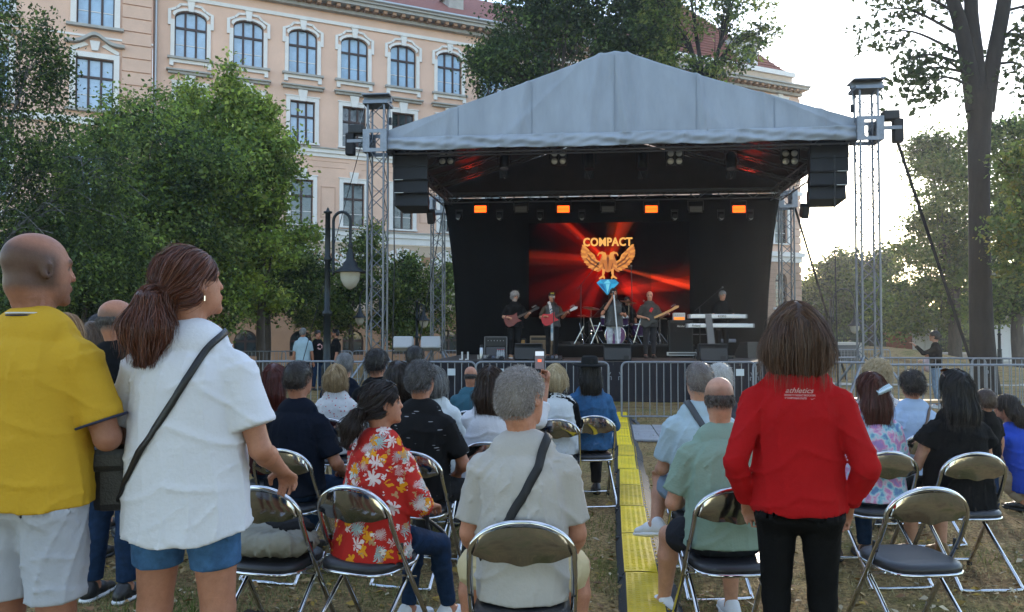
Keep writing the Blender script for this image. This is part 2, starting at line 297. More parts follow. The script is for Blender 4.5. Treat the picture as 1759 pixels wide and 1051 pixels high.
# ================================================================== the long school building
def build_building():
    WZ = Vector((-17.39, 42.0, 0)); ang = math.atan2(.03, .0643)
    bld = thing('school_building', 'long peach plastered historic building with white window surrounds and red tiled roof', 'building', (WZ.x, WZ.y, -.45), ang)
    L = 2.98; z0 = .45
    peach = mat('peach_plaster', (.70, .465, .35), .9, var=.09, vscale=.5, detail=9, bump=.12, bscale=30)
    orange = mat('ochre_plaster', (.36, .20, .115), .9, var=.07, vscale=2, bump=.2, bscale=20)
    white = mat('white_stucco', (.71, .68, .65), .85, var=.05, vscale=2, bump=.08, bscale=30)
    grey = mat('weathered_ledge', (.36, .345, .32), .85, var=.12, vscale=3)
    brown = mat('brown_window_wood', (.045, .022, .018), .5)
    zinc = mat('zinc_pipe', (.42, .45, .48), .45, .6)
    g1 = mat('window_glass_sky', (.30, .42, .55), .08, var=.22, vscale=.9, spec=.9, coat=.6)  # sky reflection put into the blue pane colour
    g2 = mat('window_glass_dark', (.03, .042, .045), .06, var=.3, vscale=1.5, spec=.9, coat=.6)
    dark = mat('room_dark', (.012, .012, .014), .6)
    window_backing = mat('net_curtain', (.52, .58, .66), .9, var=.1, vscale=3, stretch=(9, 9, .6))
    tile = mat('roof_tile', (.24, .085, .06), .85, var=.25, vscale=6, bump=.8, bscale=9, stretch=(1, 1, 3))
    brick = mat('brick_course', (.40, .26, .185), .9, var=.12, vscale=3, bump=.25, bscale=14)
    # window catalogue ------------------------------------------------
    cache = {}
    def window(cx, zb, w, h, arch, rows, glass, y, bld=bld, cols=3):
        key = (w, h, arch, rows, glass.name, cols)
        if key not in cache:
            outl = [(-w / 2, 0), (w / 2, 0)]
            ah = w * .24 if arch == 1 else (w / 2 if arch == 2 else 0); zs = h - ah
            if arch: outl += [(w / 2 * math.cos(t), zs + ah * math.sin(t)) for t in [math.pi * k / 10 for k in range(11)]]
            else: outl += [(w / 2, h), (-w / 2, h)]
            fr = MB(); t = .07
            def top(x): return zs + ah * math.sqrt(max(0, 1 - (x / (w / 2)) ** 2)) if arch else h
            fr.b2((-w / 2, 0, 0), (-w / 2 + t, .08, zs)); fr.b2((w / 2 - t, 0, 0), (w / 2, .08, zs)); fr.b2((-w / 2, 0, 0), (w / 2, .08, t))
            if arch:
                for k in range(10):
                    a0, a1 = math.pi * k / 10, math.pi * (k + 1) / 10
                    q = [(w / 2 * math.cos(a), zs + ah * math.sin(a)) for a in (a0, a1)] + [((w / 2 - t) * math.cos(a), zs + (ah - t) * math.sin(a)) for a in (a1, a0)]
                    fr.prism(q[::-1], 0, .08)
            else: fr.b2((-w / 2, 0, h - t), (w / 2, .08, h))
            xs = [-w / 2 + w * (k + 1) / cols for k in range(cols - 1)]
            for x in xs: fr.b2((x - .055, -.012, 0), (x + .055, .07, top(x) - .02))
            zt = h * .64 if arch != 2 else zs
            fr.b2((-w / 2, -.02, zt - .06), (w / 2, .08, zt + .06))
            thin = MB()
            if rows > 1: thin.b2((-w / 2 + t, .02, zt * .46 - .02), (w / 2 - t, .06, zt * .46 + .02))
            panes = []
            eds = [-w / 2 + .03] + xs + [w / 2 - .03]
            zl = [(.03, zt * .46), (zt * .46, zt), (zt, None)] if rows > 1 else [(.03, zt), (zt, None)]
            for a, b in zip(eds, eds[1:]):
                for lo, hi in zl:
                    p = MB(); N = 5
                    if hi is not None: pts = [(a, lo), (b, lo), (b, hi), (a, hi)]
                    else: pts = [(a, lo), (b, lo)] + [(b + (a - b) * k / N, top(b + (a - b) * k / N) - .02) for k in range(N + 1)]
                    p.prism(pts, .045 + random.uniform(0, .004), .055); panes.append(p.mesh('pane', glass))
            cur = MB().b2((-w / 2, .16, 0), (w / 2, .17, h * .92)).mesh('window_backing', window_backing if glass is g1 else dark)  # net curtain behind sky panes, else room shade painted as a near-black sheet
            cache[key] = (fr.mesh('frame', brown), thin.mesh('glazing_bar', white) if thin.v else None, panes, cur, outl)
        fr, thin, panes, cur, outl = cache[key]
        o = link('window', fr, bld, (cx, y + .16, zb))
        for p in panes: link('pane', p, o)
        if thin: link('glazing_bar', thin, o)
        link('window_backing', cur, o)
        return outl
    def wall_with_holes(name, x0, x1, zb, zt, y, holes, m, th=.5):
        """rect wall in the plane y with holes (outline polygons), triangulated"""
        bm = bmesh.new(); edges = []
        def loop(pts):
            vsn = [bm.verts.new((x, y, z)) for x, z in pts]
            for a, b in zip(vsn, vsn[1:] + vsn[:1]): edges.append(bm.edges.new((a, b)))
        loop([(x0, zb), (x1, zb), (x1, zt), (x0, zt)])
        for h in holes: loop(h)
        bmesh.ops.triangle_fill(bm, use_beauty=True, use_dissolve=False, edges=edges, normal=(0, -1, 0))
        V = [v.co[:] for v in bm.verts]; Q = [tuple(v.index for v in f.verts) for f in bm.faces]; bm.verts.index_update(); Q = [tuple(v.index for v in f.verts) for f in bm.faces]; bm.free()
        k = MB().add(V, Q)
        for h in holes:                                       # reveals
            n = len(h); P = [(x, y, z) for x, z in h] + [(x, y + th * .6, z) for x, z in h]
            k.add(P, [(i, (i + 1) % n, n + (i + 1) % n, n + i) for i in range(n)])
            k.add([(x, y + th * .6, z) for x, z in h], [tuple(range(n))])
        k.add([(x0, y, zb), (x0, y + 3, zb), (x0, y + 3, zt), (x0, y, zt)], [(0, 1, 2, 3)]); k.add([(x1, y, zb), (x1, y + 3, zb), (x1, y + 3, zt), (x1, y, zt)], [(3, 2, 1, 0)])
        return k.build(name, m, bld)
    def shifted(o, cx, zb): return [(x + cx, z + zb) for x, z in o]
    # surround pieces
    def surround3(cx, zb, w, h, y):                                     # ornate arched surround
        k = MB(); e = .2; t = .09
        for s in (-1, 1):
            k.b2((cx + s * w / 2, y - t, zb), (cx + s * (w / 2 + e), y + .02, zb + h * .78))
            k.b2((cx + s * (w / 2 + e * .9), y - t - .02, zb + h * .66), (cx + s * (w / 2 + e + .14), y + .02, zb + h * .98))
        ah = w * .24
        pr = []
        for q in range(11):
            a = math.pi * q / 10; pr.append((cx + (w / 2) * math.cos(a), zb + h - ah + ah * math.sin(a)))
        outer = [(cx + w / 2 + .34, zb + h * .98), (cx + w / 2 + .2, zb + h * 1.0), (cx + w / 2 - .05, zb + h + .12), (cx + w / 2 - .25, zb + h + .34), (cx + .2, zb + h + .38),
                 (cx - .2, zb + h + .38), (cx - w / 2 + .25, zb + h + .34), (cx - w / 2 + .05, zb + h + .12), (cx - w / 2 - .2, zb + h * 1.0), (cx - w / 2 - .34, zb + h * .98)]
        th = .12
        for a, b in zip(outer, outer[1:]):
            d = Vector((b[0] - a[0], b[1] - a[1])).normalized(); nn = Vector((d.y, -d.x)) * th
            k.prism([a, b, (b[0] - nn.x, b[1] - nn.y), (a[0] - nn.x, a[1] - nn.y)], y - .1, y + .02)
        for a, b in zip(pr, pr[1:]):
            k.prism([a, b, (cx + (b[0] - cx) * 1.14, b[1] + .12), (cx + (a[0] - cx) * 1.14, a[1] + .12)][::-1], y - t, y + .02)
        k.build('window_surround', white, bld)
        kk = MB(); kk.prism([(cx - .12, zb + h - .06), (cx + .12, zb + h - .06), (cx + .19, zb + h + .5), (cx - .19, zb + h + .5)], y - .16, y); kk.b2((cx - .23, y - .2, zb + h + .5), (cx + .23, y, zb + h + .6)); kk.build('keystone', white, bld)
        s_ = MB(); s_.b2((cx - w / 2 - .34, y - .26, zb - .12), (cx + w / 2 + .34, y, zb)); s_.build('sill', grey, bld)
        s2 = MB(); s2.b2((cx - w / 2 - .24, y - .14, zb - .30), (cx + w / 2 + .24, y, zb - .122))
        for s in (-1, 1): s2.b2((cx + s * (w / 2 + .14) - .1, y - .18, zb - .5), (cx + s * (w / 2 + .14) + .1, y, zb - .30))
        s2.build('apron', white, bld)
    def surround_rect(cx, zb, w, h, y, e=.22, key=True, hood=True):
        k = MB()
        for s in (-1, 1): k.b2((cx + s * w / 2, y - .1, zb), (cx + s * (w / 2 + e), y + .02, zb + h + e))
        k.b2((cx - w / 2, y - .098, zb + h), (cx + w / 2, y + .02, zb + h + e)); k.b2((cx - w / 2 - e - .05, y - .13, zb + h + e), (cx + w / 2 + e + .05, y, zb + h + e + .06)); k.build('window_surround', white, bld)
        if key:
            kk = MB(); kk.prism([(cx - .17, zb + h - .03), (cx + .17, zb + h - .03), (cx + .27, zb + h + .62), (cx - .27, zb + h + .62)], y - .17, y); kk.build('keystone', white, bld)
        if hood:
            q = MB(); q.b2((cx - w / 2 - .5, y - .34, zb + h + .78), (cx + w / 2 + .5, y, zb + h + .86)); q.b2((cx - w / 2 - .42, y - .22, zb + h + .64), (cx + w / 2 + .42, y, zb + h + .778)); q.build('hood_moulding', grey, bld)
        s_ = MB(); s_.b2((cx - w / 2 - e - .04, y - .2, zb - .1), (cx + w / 2 + e + .04, y, zb)); s_.build('sill', white, bld)
    # ---------------------------------------------------------------- main range
    xL, xR = -.62 * L, 10.3 * L
    H = {4: [], 3: [], 2: [], 1: [], 0: []}
    for i in range(0, 11):
        cx = i * L if i else 0.0
        if cx > xR - 1: continue
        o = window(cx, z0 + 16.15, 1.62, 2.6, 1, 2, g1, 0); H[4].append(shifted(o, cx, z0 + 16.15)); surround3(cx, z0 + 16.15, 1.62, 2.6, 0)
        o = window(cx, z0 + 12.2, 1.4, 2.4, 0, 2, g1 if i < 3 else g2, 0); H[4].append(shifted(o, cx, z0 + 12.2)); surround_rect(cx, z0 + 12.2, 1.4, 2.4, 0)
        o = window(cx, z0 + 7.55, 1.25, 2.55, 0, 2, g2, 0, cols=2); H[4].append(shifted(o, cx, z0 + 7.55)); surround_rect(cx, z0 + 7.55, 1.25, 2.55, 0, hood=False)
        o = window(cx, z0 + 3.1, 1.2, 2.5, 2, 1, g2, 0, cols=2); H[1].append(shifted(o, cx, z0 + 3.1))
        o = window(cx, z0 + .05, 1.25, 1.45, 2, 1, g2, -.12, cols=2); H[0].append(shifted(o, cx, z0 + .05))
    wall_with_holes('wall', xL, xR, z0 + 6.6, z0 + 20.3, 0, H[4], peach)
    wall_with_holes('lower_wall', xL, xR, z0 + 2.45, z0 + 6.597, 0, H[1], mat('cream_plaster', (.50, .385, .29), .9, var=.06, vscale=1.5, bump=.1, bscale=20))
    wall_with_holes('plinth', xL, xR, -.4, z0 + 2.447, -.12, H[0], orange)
    # rusticated courses: raised blocks between the arched windows of the lower storey
    for i in range(0, 10):
        cx = (i + .5) * L
        for r in range(6):
            zb = z0 + 2.62 + r * .56; wv = L - 1.5 if r < 5 else L - .6
            k = MB().box((cx, -.035, zb + .25), (wv - .03, .07, .5)); k.build('rusticated_block', orange if r in (5,) else mat('pale_block', (.49, .37, .27), .9, var=.08, vscale=2, bump=.15, bscale=20), bld)
        for s in (-1, 1):                                      # fan voussoirs round the arch
            for q in range(4):
                a = math.pi / 2 + s * (q + .5) * .36; ccx = i * L; zc = z0 + 3.1 + 1.9
                d = Vector((math.cos(a), math.sin(a)))
                M_ = Matrix.Rotation(-(a - math.pi / 2), 3, 'Y')
                MB().box((ccx + d.x * 1.05, -.05, zc + d.y * 1.05), (.30, .09, .72), M_).build('voussoir', white, bld)
    # belt courses
    def belt(x0, x1, za, zb, proud, m, y=0): MB().b2((x0, y - proud, za), (x1, y + .05, zb)).build('belt_course', m, bld)
    for (za, zb, p_, m_) in ((11.72, 11.95, .16, white), (11.95, 12.02, .24, grey), (11.5, 11.72, .07, white), (7.0, 7.28, .18, white), (7.28, 7.36, .26, grey), (6.62, 7.0, .1, white), (2.45, 2.62, .16, mat('ochre_ledge', (.33, .21, .13), .9)), (19.3, 19.5, .1, white)):
        belt(xL, xR, z0 + za, z0 + zb, p_, m_)
    # recessed panels between first-floor windows
    for i in range(0, 9):
        cx = (i + .5) * L
        k = MB()
        for (a, b, c, d) in ((-.42, 8.0, .42, 8.05), (-.42, 9.75, .42, 9.8), (-.42, 8.0, -.38, 9.8), (.38, 8.0, .42, 9.8)): k.b2((cx + a, -.03, z0 + b), (cx + c, .02, z0 + d))
        k.build('wall_panel', mat('peach_trim', (.56, .36, .27), .9), bld)
        k = MB(); k.b2((cx - L * .34, -.02, z0 + 10.9), (cx + L * .34, .02, z0 + 10.93)); k.b2((cx - L * .4, -.02, z0 + 11.25), (cx + L * .4, .02, z0 + 11.28)); k.build('wall_groove', mat('peach_trim', (.56, .36, .27), .9), bld)
    # main cornice with modillions, gutter, roof
    def cornice(x0, x1, y, z, mods=True):
        k = MB(); k.b2((x0 - .1, y - .35, z), (x1 + .1, y + .1, z + .18)); k.b2((x0 - .3, y - .85, z + .36), (x1 + .3, y + .1, z + .55)); k.b2((x0 - .4, y - .98, z + .55), (x1 + .4, y + .1, z + .66)); k.build('cornice', grey, bld)
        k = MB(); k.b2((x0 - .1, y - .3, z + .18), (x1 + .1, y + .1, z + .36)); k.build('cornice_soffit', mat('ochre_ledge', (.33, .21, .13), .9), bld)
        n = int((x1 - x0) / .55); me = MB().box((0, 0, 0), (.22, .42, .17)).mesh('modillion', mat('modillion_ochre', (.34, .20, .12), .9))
        for i in range(n): link('modillion', me, bld, (x0 + .3 + i * (x1 - x0 - .5) / (n - 1), y - .55, z + .27))
    cornice(xL, xR, 0, z0 + 20.0)
    MB().tube([(xL, -1.02, z0 + 20.75), (xR, -1.02, z0 + 20.75)], .09, 8).build('gutter', zinc, bld)
    k = MB(); k.add([(xL, -1.0, z0 + 20.72), (xR, -1.0, z0 + 20.72), (xR, 6, z0 + 25.2), (xL, 6, z0 + 25.2), (xR, 13, z0 + 20.7), (xL, 13, z0 + 20.7)], [(0, 1, 2, 3), (3, 2, 4, 5)]); rf = k.build('roof', tile, bld)
    for q in range(0, 6):
        xx = 1.5 * L + q * 1.9 * L
        k = MB(); k.b2((xx - .5, 1.2, z0 + 21.9), (xx + .5, 2.6, z0 + 23.0)); k.prism([(xx - .7, z0 + 23.0), (xx + .7, z0 + 23.0), (xx, z0 + 23.6)], 1.0, 2.7); k.build('dormer', grey, rf)
    MB().tube([(xL + .12, -.16, z0 + 2), (xL + .12, -.16, z0 + 20.2)], .07, 8).build('drainpipe', zinc, bld)
    # ---------------------------------------------------------------- left bay (stands forward)
    bx0, bx1, by = -5.2 * L, xL - .02, -.55
    HB = []; HB2 = []
    for ix in (-1.52, -3.05, -4.5):
        cx = ix * L
        for zb, hh in ((z0 + 17.0, 2.75), (z0 + 12.7, 2.65), (z0 + 8.0, 2.6)):
            o = window(cx, zb, 1.72, hh, 0, 2, g1, by); HB.append(shifted(o, cx, zb))
            k = MB(); e = .26
            for s in (-1, 1): k.b2((cx + s * .86, by - .12, zb), (cx + s * (.86 + e), by + .02, zb + hh + e))
            k.b2((cx - .86, by - .118, zb + hh), (cx + .86, by + .02, zb + hh + e)); k.build('window_surround', white, bld)
            MB().b2((cx - 1.3, by - .26, zb - .14), (cx + 1.3, by, zb)).build('sill', grey, bld)
        # curved hood over the piano nobile window
        zb = z0 + 12.7 + 2.65 + .35; k = MB(); N = 16; prof = [(-1.35 + 2.7 * q / N) for q in range(N + 1)]
        def hz(x): return zb + .28 + .48 * math.exp(-(x / .52) ** 2)
        for a, b in zip(prof, prof[1:]): k.prism([(cx + a, hz(a)), (cx + b, hz(b)), (cx + b, hz(b) + .16), (cx + a, hz(a) + .16)], by - .34, by + .02)
        k.build('hood_moulding', grey, bld)
        k = MB(); k.prism([(cx - .14, zb + .02), (cx + .14, zb + .02), (cx + .24, zb + .5), (cx - .24, zb + .5)], by - .18, by)
        for s in (-1, 1): k.prism([(cx + s * .3, zb + .28), (cx + s * .95, zb - .05), (cx + s * 1.1, zb - .05), (cx + s * 1.1, zb + .08), (cx + s * .5, zb + .42)][::s], by - .1, by)
        k.build('keystone', white, bld)
    wall_with_holes('wall', bx0, bx1, -.4, z0 + 20.3, by, HB, peach)
    for r in range(24):                                        # quoin strips on the bay's corner
        zb = z0 + 3 + r * .7
        MB().box((bx1 - .75, by - .04, zb + .32), (1.36, .09, .64)).build('quoin', mat('peach_quoin', (.64, .43, .325), .9, var=.05, vscale=2), bld)
    for za, zb, p_, m_ in ((11.9, 12.25, .16, white), (7.0, 7.3, .18, white), (16.4, 16.5, .06, white)): MB().b2((bx0, by - p_, z0 + za), (bx1 + .02, by + .05, z0 + zb)).build('belt_course', m_, bld)
    for i in range(10):                                         # lattice brick frieze of the bay's foot
        for j in range(22):
            if (i + j) % 2: MB().box((bx1 - .5 - j * .33, by - .03, z0 + 1.6 + i * .42), (.27, .07, .2)).build('brick', brick, bld)
    cornice(bx0, bx1, by, z0 + 20.0)
    k = MB(); k.add([(bx0, by - 1, z0 + 20.7), (bx1, by - 1, z0 + 20.7), (bx1, 6, z0 + 25.5), (bx0, 6, z0 + 25.5)], [(0, 1, 2, 3)]); k.build('roof', tile, bld)
    # iron anchor star
    # ---------------------------------------------------------------- right end pavilion
    px0, px1, py = 10.3 * L, 14.45 * L, -.7; HP = []; HQ = []
    for q in range(3):
        cx = px1 - 1.9 - q * 3.6
        o = window(cx, z0 + 3.2, 1.15, 2.6, 2, 1, g2, py, cols=2); HQ.append(shifted(o, cx, z0 + 3.2))
        MB().b2((cx - .8, py - .2, z0 + 3.02), (cx + .8, py, z0 + 3.18)).build('sill', white, bld)
        for zb, hh in ((z0 + 8.0, 2.7), (z0 + 12.7, 2.6), (z0 + 16.6, 2.3)):
            o = window(cx, zb, 1.3, hh, 0, 2, g2, py, cols=2); HP.append(shifted(o, cx, zb)); surround_rect(cx, zb, 1.3, hh, py, hood=False)
    wall_with_holes('wall', px0, px1, z0 + 6.6, z0 + 19.4, py, HP, peach); wall_with_holes('lower_wall', px0, px1, -.4, z0 + 6.597, py, HQ, brick)
    MB().b2((px1 - .05, py + .02, -.4), (px1, py + 13, z0 + 19.4)).build('end_wall', peach, bld)
    for r in range(34):
        zb = z0 + .2 + r * .56
        if 6.2 < zb - z0 < 7.4: continue
        MB().box((px1 - .48, py - .05, zb + .25), (1.06, .12, .5), None, .04).build('quoin', brick if r < 12 else mat('peach_quoin', (.64, .43, .325), .9), bld)
    for r in range(20):
        zb = z0 + .3 + r * .3
        for q in range(4):
            a = px1 - 1.25 - q * .0; 
        MB().b2((px0, py - .02, zb), (px1 - 1.05, py + .02, zb + .02)).build('joint_line', mat('joint_dark', (.28, .18, .13), .9), bld)
    for za, zb, p_, m_ in ((6.6, 7.0, .12, white), (7.0, 7.35, .28, white), (11.7, 12.0, .2, white)): MB().b2((px0, py - p_, z0 + za), (px1 + p_, py + .05, z0 + zb)).build('belt_course', m_, bld)
    cornice(px0, px1, py, z0 + 19.3)
    MB().b2((px0, py, z0 + 19.9), (px1 - .6, py + 10, z0 + 20.75)).build('attic', mat('cream_plaster', (.50, .385, .29), .9), bld)
    MB().b2((px0, py - .15, z0 + 20.75), (px1 - .4, py + 10, z0 + 21.1)).build('attic_cap', white, bld)
    ex0, ex1, ey0, ey1, ez = px0 - .2, px1 - .9, py + .1, py + 11, z0 + 21.1
    ax0, ax1, ay, az = px0 + 3.0, px0 + 4.4, py + 5.2, z0 + 27.6
    k = MB(); k.add([(ex0, ey0, ez), (ex1, ey0, ez), (ex1, ey1, ez), (ex0, ey1, ez), (ax0, ay, az), (ax1, ay, az)], [(0, 1, 5, 4), (1, 2, 5), (2, 3, 4, 5), (3, 0, 4)]); rf = k.build('roof', tile, bld)
    for r in range(22):                                        # raised tile courses
        t = (r + .5) / 22; p0 = Vector((ex0, ey0, ez)).lerp(Vector((ax0, ay, az)), t); p1 = Vector((ex1, ey0, ez)).lerp(Vector((ax1, ay, az)), t)
        MB().tube([p0 + Vector((0, -.03, .03)), p1 + Vector((0, -.03, .03))], .035, 4).build('tile_course', tile, rf)
    MB().tube([(ax0, ay, az), (ax0, ay, az + .5), (ax0, ay, az + 2.2)], [.3, .16, .1], 8).build('finial', zinc, rf)
    dx = px1 - 4.6
    k = MB(); k.b2((dx - .8, ey0 + .1, ez - .1), (dx + .8, ey0 + 3, ez + 1.9)); k.build('dormer', white, rf)
    k = MB(); N = 10; pr = [(dx + 1.05 * math.cos(math.pi * q / N), ez + 1.9 + .75 * math.sin(math.pi * q / N)) for q in range(N + 1)]; k.prism(pr, ey0 - .15, ey0 + 3); k.build('dormer_hood', grey, rf)
    k = MB(); k.prism([(dx - .38, ez + .25), (dx + .38, ez + .25), (dx + .38, ez + 1.4), (dx, ez + 1.75), (dx - .38, ez + 1.4)], ey0 + .06, ey0 + .095); k.build('dormer_window', g2, rf)
build_building()
# ================================================================== TREES
BARK = mat('bark', (.075, .058, .045), .95, var=.35, vscale=7, bump=1.0, bscale=18, stretch=(1, 1, .25))
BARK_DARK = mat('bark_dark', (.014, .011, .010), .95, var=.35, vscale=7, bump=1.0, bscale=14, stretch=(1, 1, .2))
BIRCH = mat('birch_bark', (.13, .125, .115), .9, var=.5, vscale=9, stretch=(1, 1, 3))
def leaves_mesh(C, size, cols, rg, up=.35, name='crown', aspect=.6, droop=0.0, m='leaf'):
    n = len(C); nr = rg.normal(size=(n, 3)); nr[:, 2] += up * 2; nr /= np.linalg.norm(nr, axis=1, keepdims=True)
    a = rg.normal(size=(n, 3)); a[:, 2] -= droop * 2; a -= nr * (a * nr).sum(1, keepdims=True); a /= np.linalg.norm(a, axis=1, keepdims=True) + 1e-9
    b = np.cross(nr, a); s = (size * (.5 + 1.0 * rg.random(n)))[:, None]
    V = np.stack([C - a * s, C - b * s * aspect + a * s * .1, C + a * s, C + b * s * aspect + a * s * .1 + nr * s * .25], 1).reshape(-1, 3)
    k = np.arange(n)[:, None] * 4; Q = np.concatenate([k + np.array([0, 1, 2]), k + np.array([0, 2, 3])])
    return np_mesh(name, V, Q, attr_mat(m, .55, .3, transl=.45), False, np.repeat(cols, 4, 0))
def tree(name, label, base, lobes, n_leaf, leaf, pal, trunk_r, seed, clump=.45, per=40, bark=BARK, group=None, fork=.5, twigs=26, shell=.55, droop=0, limbs_vis=True, lean=(0, 0), top=None, tex='leaf'):
    """lobes: list of (x,y,z,rx,ry,rz) relative to the base"""
    rg = np.random.default_rng(seed); rnd = random.Random(seed)
    t = thing(name, label, 'tree', base, 0, group)
    L_ = np.array(lobes, float); vol = L_[:, 3] * L_[:, 4] * L_[:, 5]; pz = vol ** .75 / (vol ** .75).sum()
    topz = top or (L_[:, 2]).max(); fz = min(L_[:, 2].min(), topz * fork) if fork < 1 else topz
    mid = Vector((lean[0] * .5 + rnd.uniform(-.05, .05) * fz, lean[1] * .5, fz * .5)); fk = Vector((lean[0], lean[1], fz))
    k = MB(); k.tube(curve_pts([(0, 0, -.15), (0, 0, .15), mid, fk], 4), [trunk_r * 1.5] + [trunk_r * (1.15 - .35 * i / 12) for i in range(12)], 10); tr = k.build('trunk', bark, t)
    br = MB(); ends = []
    for i, l in enumerate(lobes):
        c = Vector(l[:3]); p = curve_pts([fk - Vector((0, 0, fz * .08)), fk.lerp(c, .4) + Vector((rnd.uniform(-.2, .2), rnd.uniform(-.2, .2), .12 * (c - fk).length)), c + Vector((0, 0, l[5] * .35))], 5)
        r0 = trunk_r * (.6 if len(lobes) < 5 else .42); br.tube(p, [max(.012, r0 * (1 - .85 * q / (len(p) - 1))) for q in range(len(p))], 6)
        for q in range(twigs // max(1, len(lobes) // 3) + 2):
            u = Vector((rnd.gauss(0, 1), rnd.gauss(0, 1), rnd.gauss(0, 1))).normalized(); e = c + Vector((u.x * l[3], u.y * l[4], u.z * l[5])) * rnd.uniform(.6, .98)
            s0 = p[rnd.randrange(len(p) // 3, len(p))]; m_ = s0.lerp(e, .5) + Vector((0, 0, (.12 if not droop else .3) * (e - s0).length)); br.tube(curve_pts([s0, m_, e], 3), [max(.01, r0 * .22 * (1 - .8 * z / 6)) for z in range(7)], 4, cap=False); ends.append(e)
    br.build('branches', bark, t)
    sub_ = [(l[0] + u[0] * l[3] * .98, l[1] + u[1] * l[4] * .98, l[2] + u[2] * l[5] * .98, l[3] * f, l[4] * f, l[5] * f) for l in lobes for u, f in [((lambda v: v / np.linalg.norm(v))(rg.normal(size=3)), rg.uniform(.16, .46)) for _ in range(8)]]
    L_ = np.concatenate([L_ * np.array([1, 1, 1, .92, .92, .92]), np.array(sub_)]); vol = L_[:, 3] * L_[:, 4] * L_[:, 5]; pz = vol ** .55 / (vol ** .55).sum()
    nc = max(4, n_leaf // per); li = rg.choice(len(L_), nc, p=pz); u = rg.normal(size=(nc, 3)); u /= np.linalg.norm(u, axis=1, keepdims=True)
    rad = rg.random(nc) ** shell * (.86 + .2 * rg.random(nc))
    C = L_[li, :3] + u * L_[li, 3:6] * rad[:, None]
    if ends: E = np.array([e[:] for e in ends]); m = min(len(E), nc // 3); C[:m] = E[rg.choice(len(E), m)]
    P = np.repeat(C, per, 0); sc = clump * (.5 + .9 * rg.random(nc)); g = rg.normal(size=(len(P), 3)) * np.repeat(sc, per)[:, None] * np.array([.5, .5, .36])
    if droop: g[:, 2] = -np.abs(rg.normal(size=len(P))) * np.repeat(sc, per) * droop; g[:, :2] *= .55
    P = P + g; pal = np.array(pal, float); ci = rg.choice(len(pal), nc); tone = pal[ci] * np.array([2.0, 1.75, 1.6]) * (.75 + .5 * rg.random((nc, 1)))
    cols = np.repeat(tone, per, 0) * (.7 + .6 * rg.random((len(P), 1)))
    link('crown', leaves_mesh(P, leaf, cols, rg, droop=.6 if droop else 0, m=tex), t)
    return t
def gb(px, Y): x = wx(px, Y); return (x, Y, gz(x, Y))
def lob(px, py, rpx, rpz, Y, base, dy=0, ry=None):
    """a crown lobe seen round pixel (px,py), with half-sizes in pixels, at depth Y+dy"""
    p = at(px, py, Y + dy); s = F / (Y + dy); rx = rpx / s; return (p.x - base[0], p.y - base[1], p.z - base[2], rx, ry or rx * .8, rpz / s)
DKG = [(.022, .042, .014), (.03, .055, .018), (.018, .034, .013), (.04, .062, .02)]
MDG = [(.065, .11, .026), (.085, .13, .03), (.05, .088, .022), (.115, .15, .042)]
BRG = [(.13, .20, .035), (.17, .235, .04), (.10, .165, .03), (.20, .25, .06)]
YLG = [(.10, .13, .03), (.16, .16, .03), (.07, .10, .03), (.2, .19, .04)]
b = gb(-30, 17.5)
tree('birch_tree', 'tall birch with drooping twigs and pale branches at the left edge', b, [lob(-20, 60, 110, 110, 17.5, b), lob(55, 130, 70, 120, 17.5, b, .5), lob(20, 290, 130, 120, 17.5, b, .8), lob(80, 400, 130, 110, 17.5, b, .6), lob(-30, 430, 150, 130, 17.5, b), lob(170, 330, 90, 100, 17.5, b, 1.2)], 52000, .042, DKG + MDG[:2], .16, 1, clump=.5, per=30, bark=BIRCH, droop=1.1, fork=.35, twigs=22)
b = gb(215, 24)
tree('locust_tree', 'broad mid green tree with feathery leaves between the birch and the pointed maple', b, [lob(200, 330, 110, 110, 24, b), lob(270, 270, 100, 95, 24, b, -.8), lob(230, 210, 70, 55, 24, b, .5), lob(150, 400, 120, 100, 24, b, -.5), lob(320, 350, 100, 110, 24, b, .2), lob(250, 440, 150, 90, 24, b, -1), lob(300, 520, 120, 60, 24, b, .5), lob(130, 530, 120, 60, 24, b, 1)], 66000, .062, MDG + DKG[:2] + BRG[:1], .17, 2, clump=.6, per=34, fork=.4)
b = gb(452, 27)
tree('maple_tree', 'bright green maple with pointed tops in front of the upper windows', b, [lob(410, 250, 75, 75, 27, b), lob(390, 165, 26, 50, 27, b), lob(440, 200, 30, 45, 27, b), lob(455, 270, 55, 60, 27, b, -.5), lob(480, 320, 30, 60, 27, b), lob(380, 330, 80, 80, 27, b, -1), lob(430, 410, 95, 70, 27, b), lob(400, 490, 80, 50, 27, b), lob(320, 180, 20, 40, 27, b, 1), lob(360, 230, 60, 55, 27, b)], 54000, .078, BRG + MDG[:2], .15, 3, clump=.5, per=30, fork=.35)
b = gb(110, 22)
tree('dark_tree', 'dark leafy tree standing low behind the bald man in yellow', b, [lob(90, 450, 120, 80, 22, b), lob(180, 470, 90, 70, 22, b, .8), lob(10, 480, 110, 80, 22, b), lob(250, 500, 80, 55, 22, b, 1.2)], 30000, .055, DKG + MDG[:1], .11, 4, clump=.5, per=30, fork=.5, lean=(.5, 0))
b = gb(458, 33)
tree('round_crowned_tree', 'small round crowned tree with short trunk left of the lamp post', b, [lob(420, 470, 90, 60, 33, b), lob(500, 440, 60, 50, 33, b), lob(460, 510, 70, 40, 33, b), lob(350, 490, 60, 45, 33, b), lob(530, 490, 45, 40, 33, b)], 30000, .07, MDG + DKG[:2], .17, 5, clump=.55, per=30, fork=.55)
b = gb(600, 36)
tree('bushy_tree', 'bushy green tree between the lamp post and the lattice tower', b, [lob(590, 510, 40, 50, 36, b), lob(620, 470, 30, 60, 36, b), lob(640, 420, 14, 40, 36, b), lob(560, 540, 40, 36, 36, b)], 16000, .07, MDG + DKG[:1], .1, 6, clump=.5, per=28)
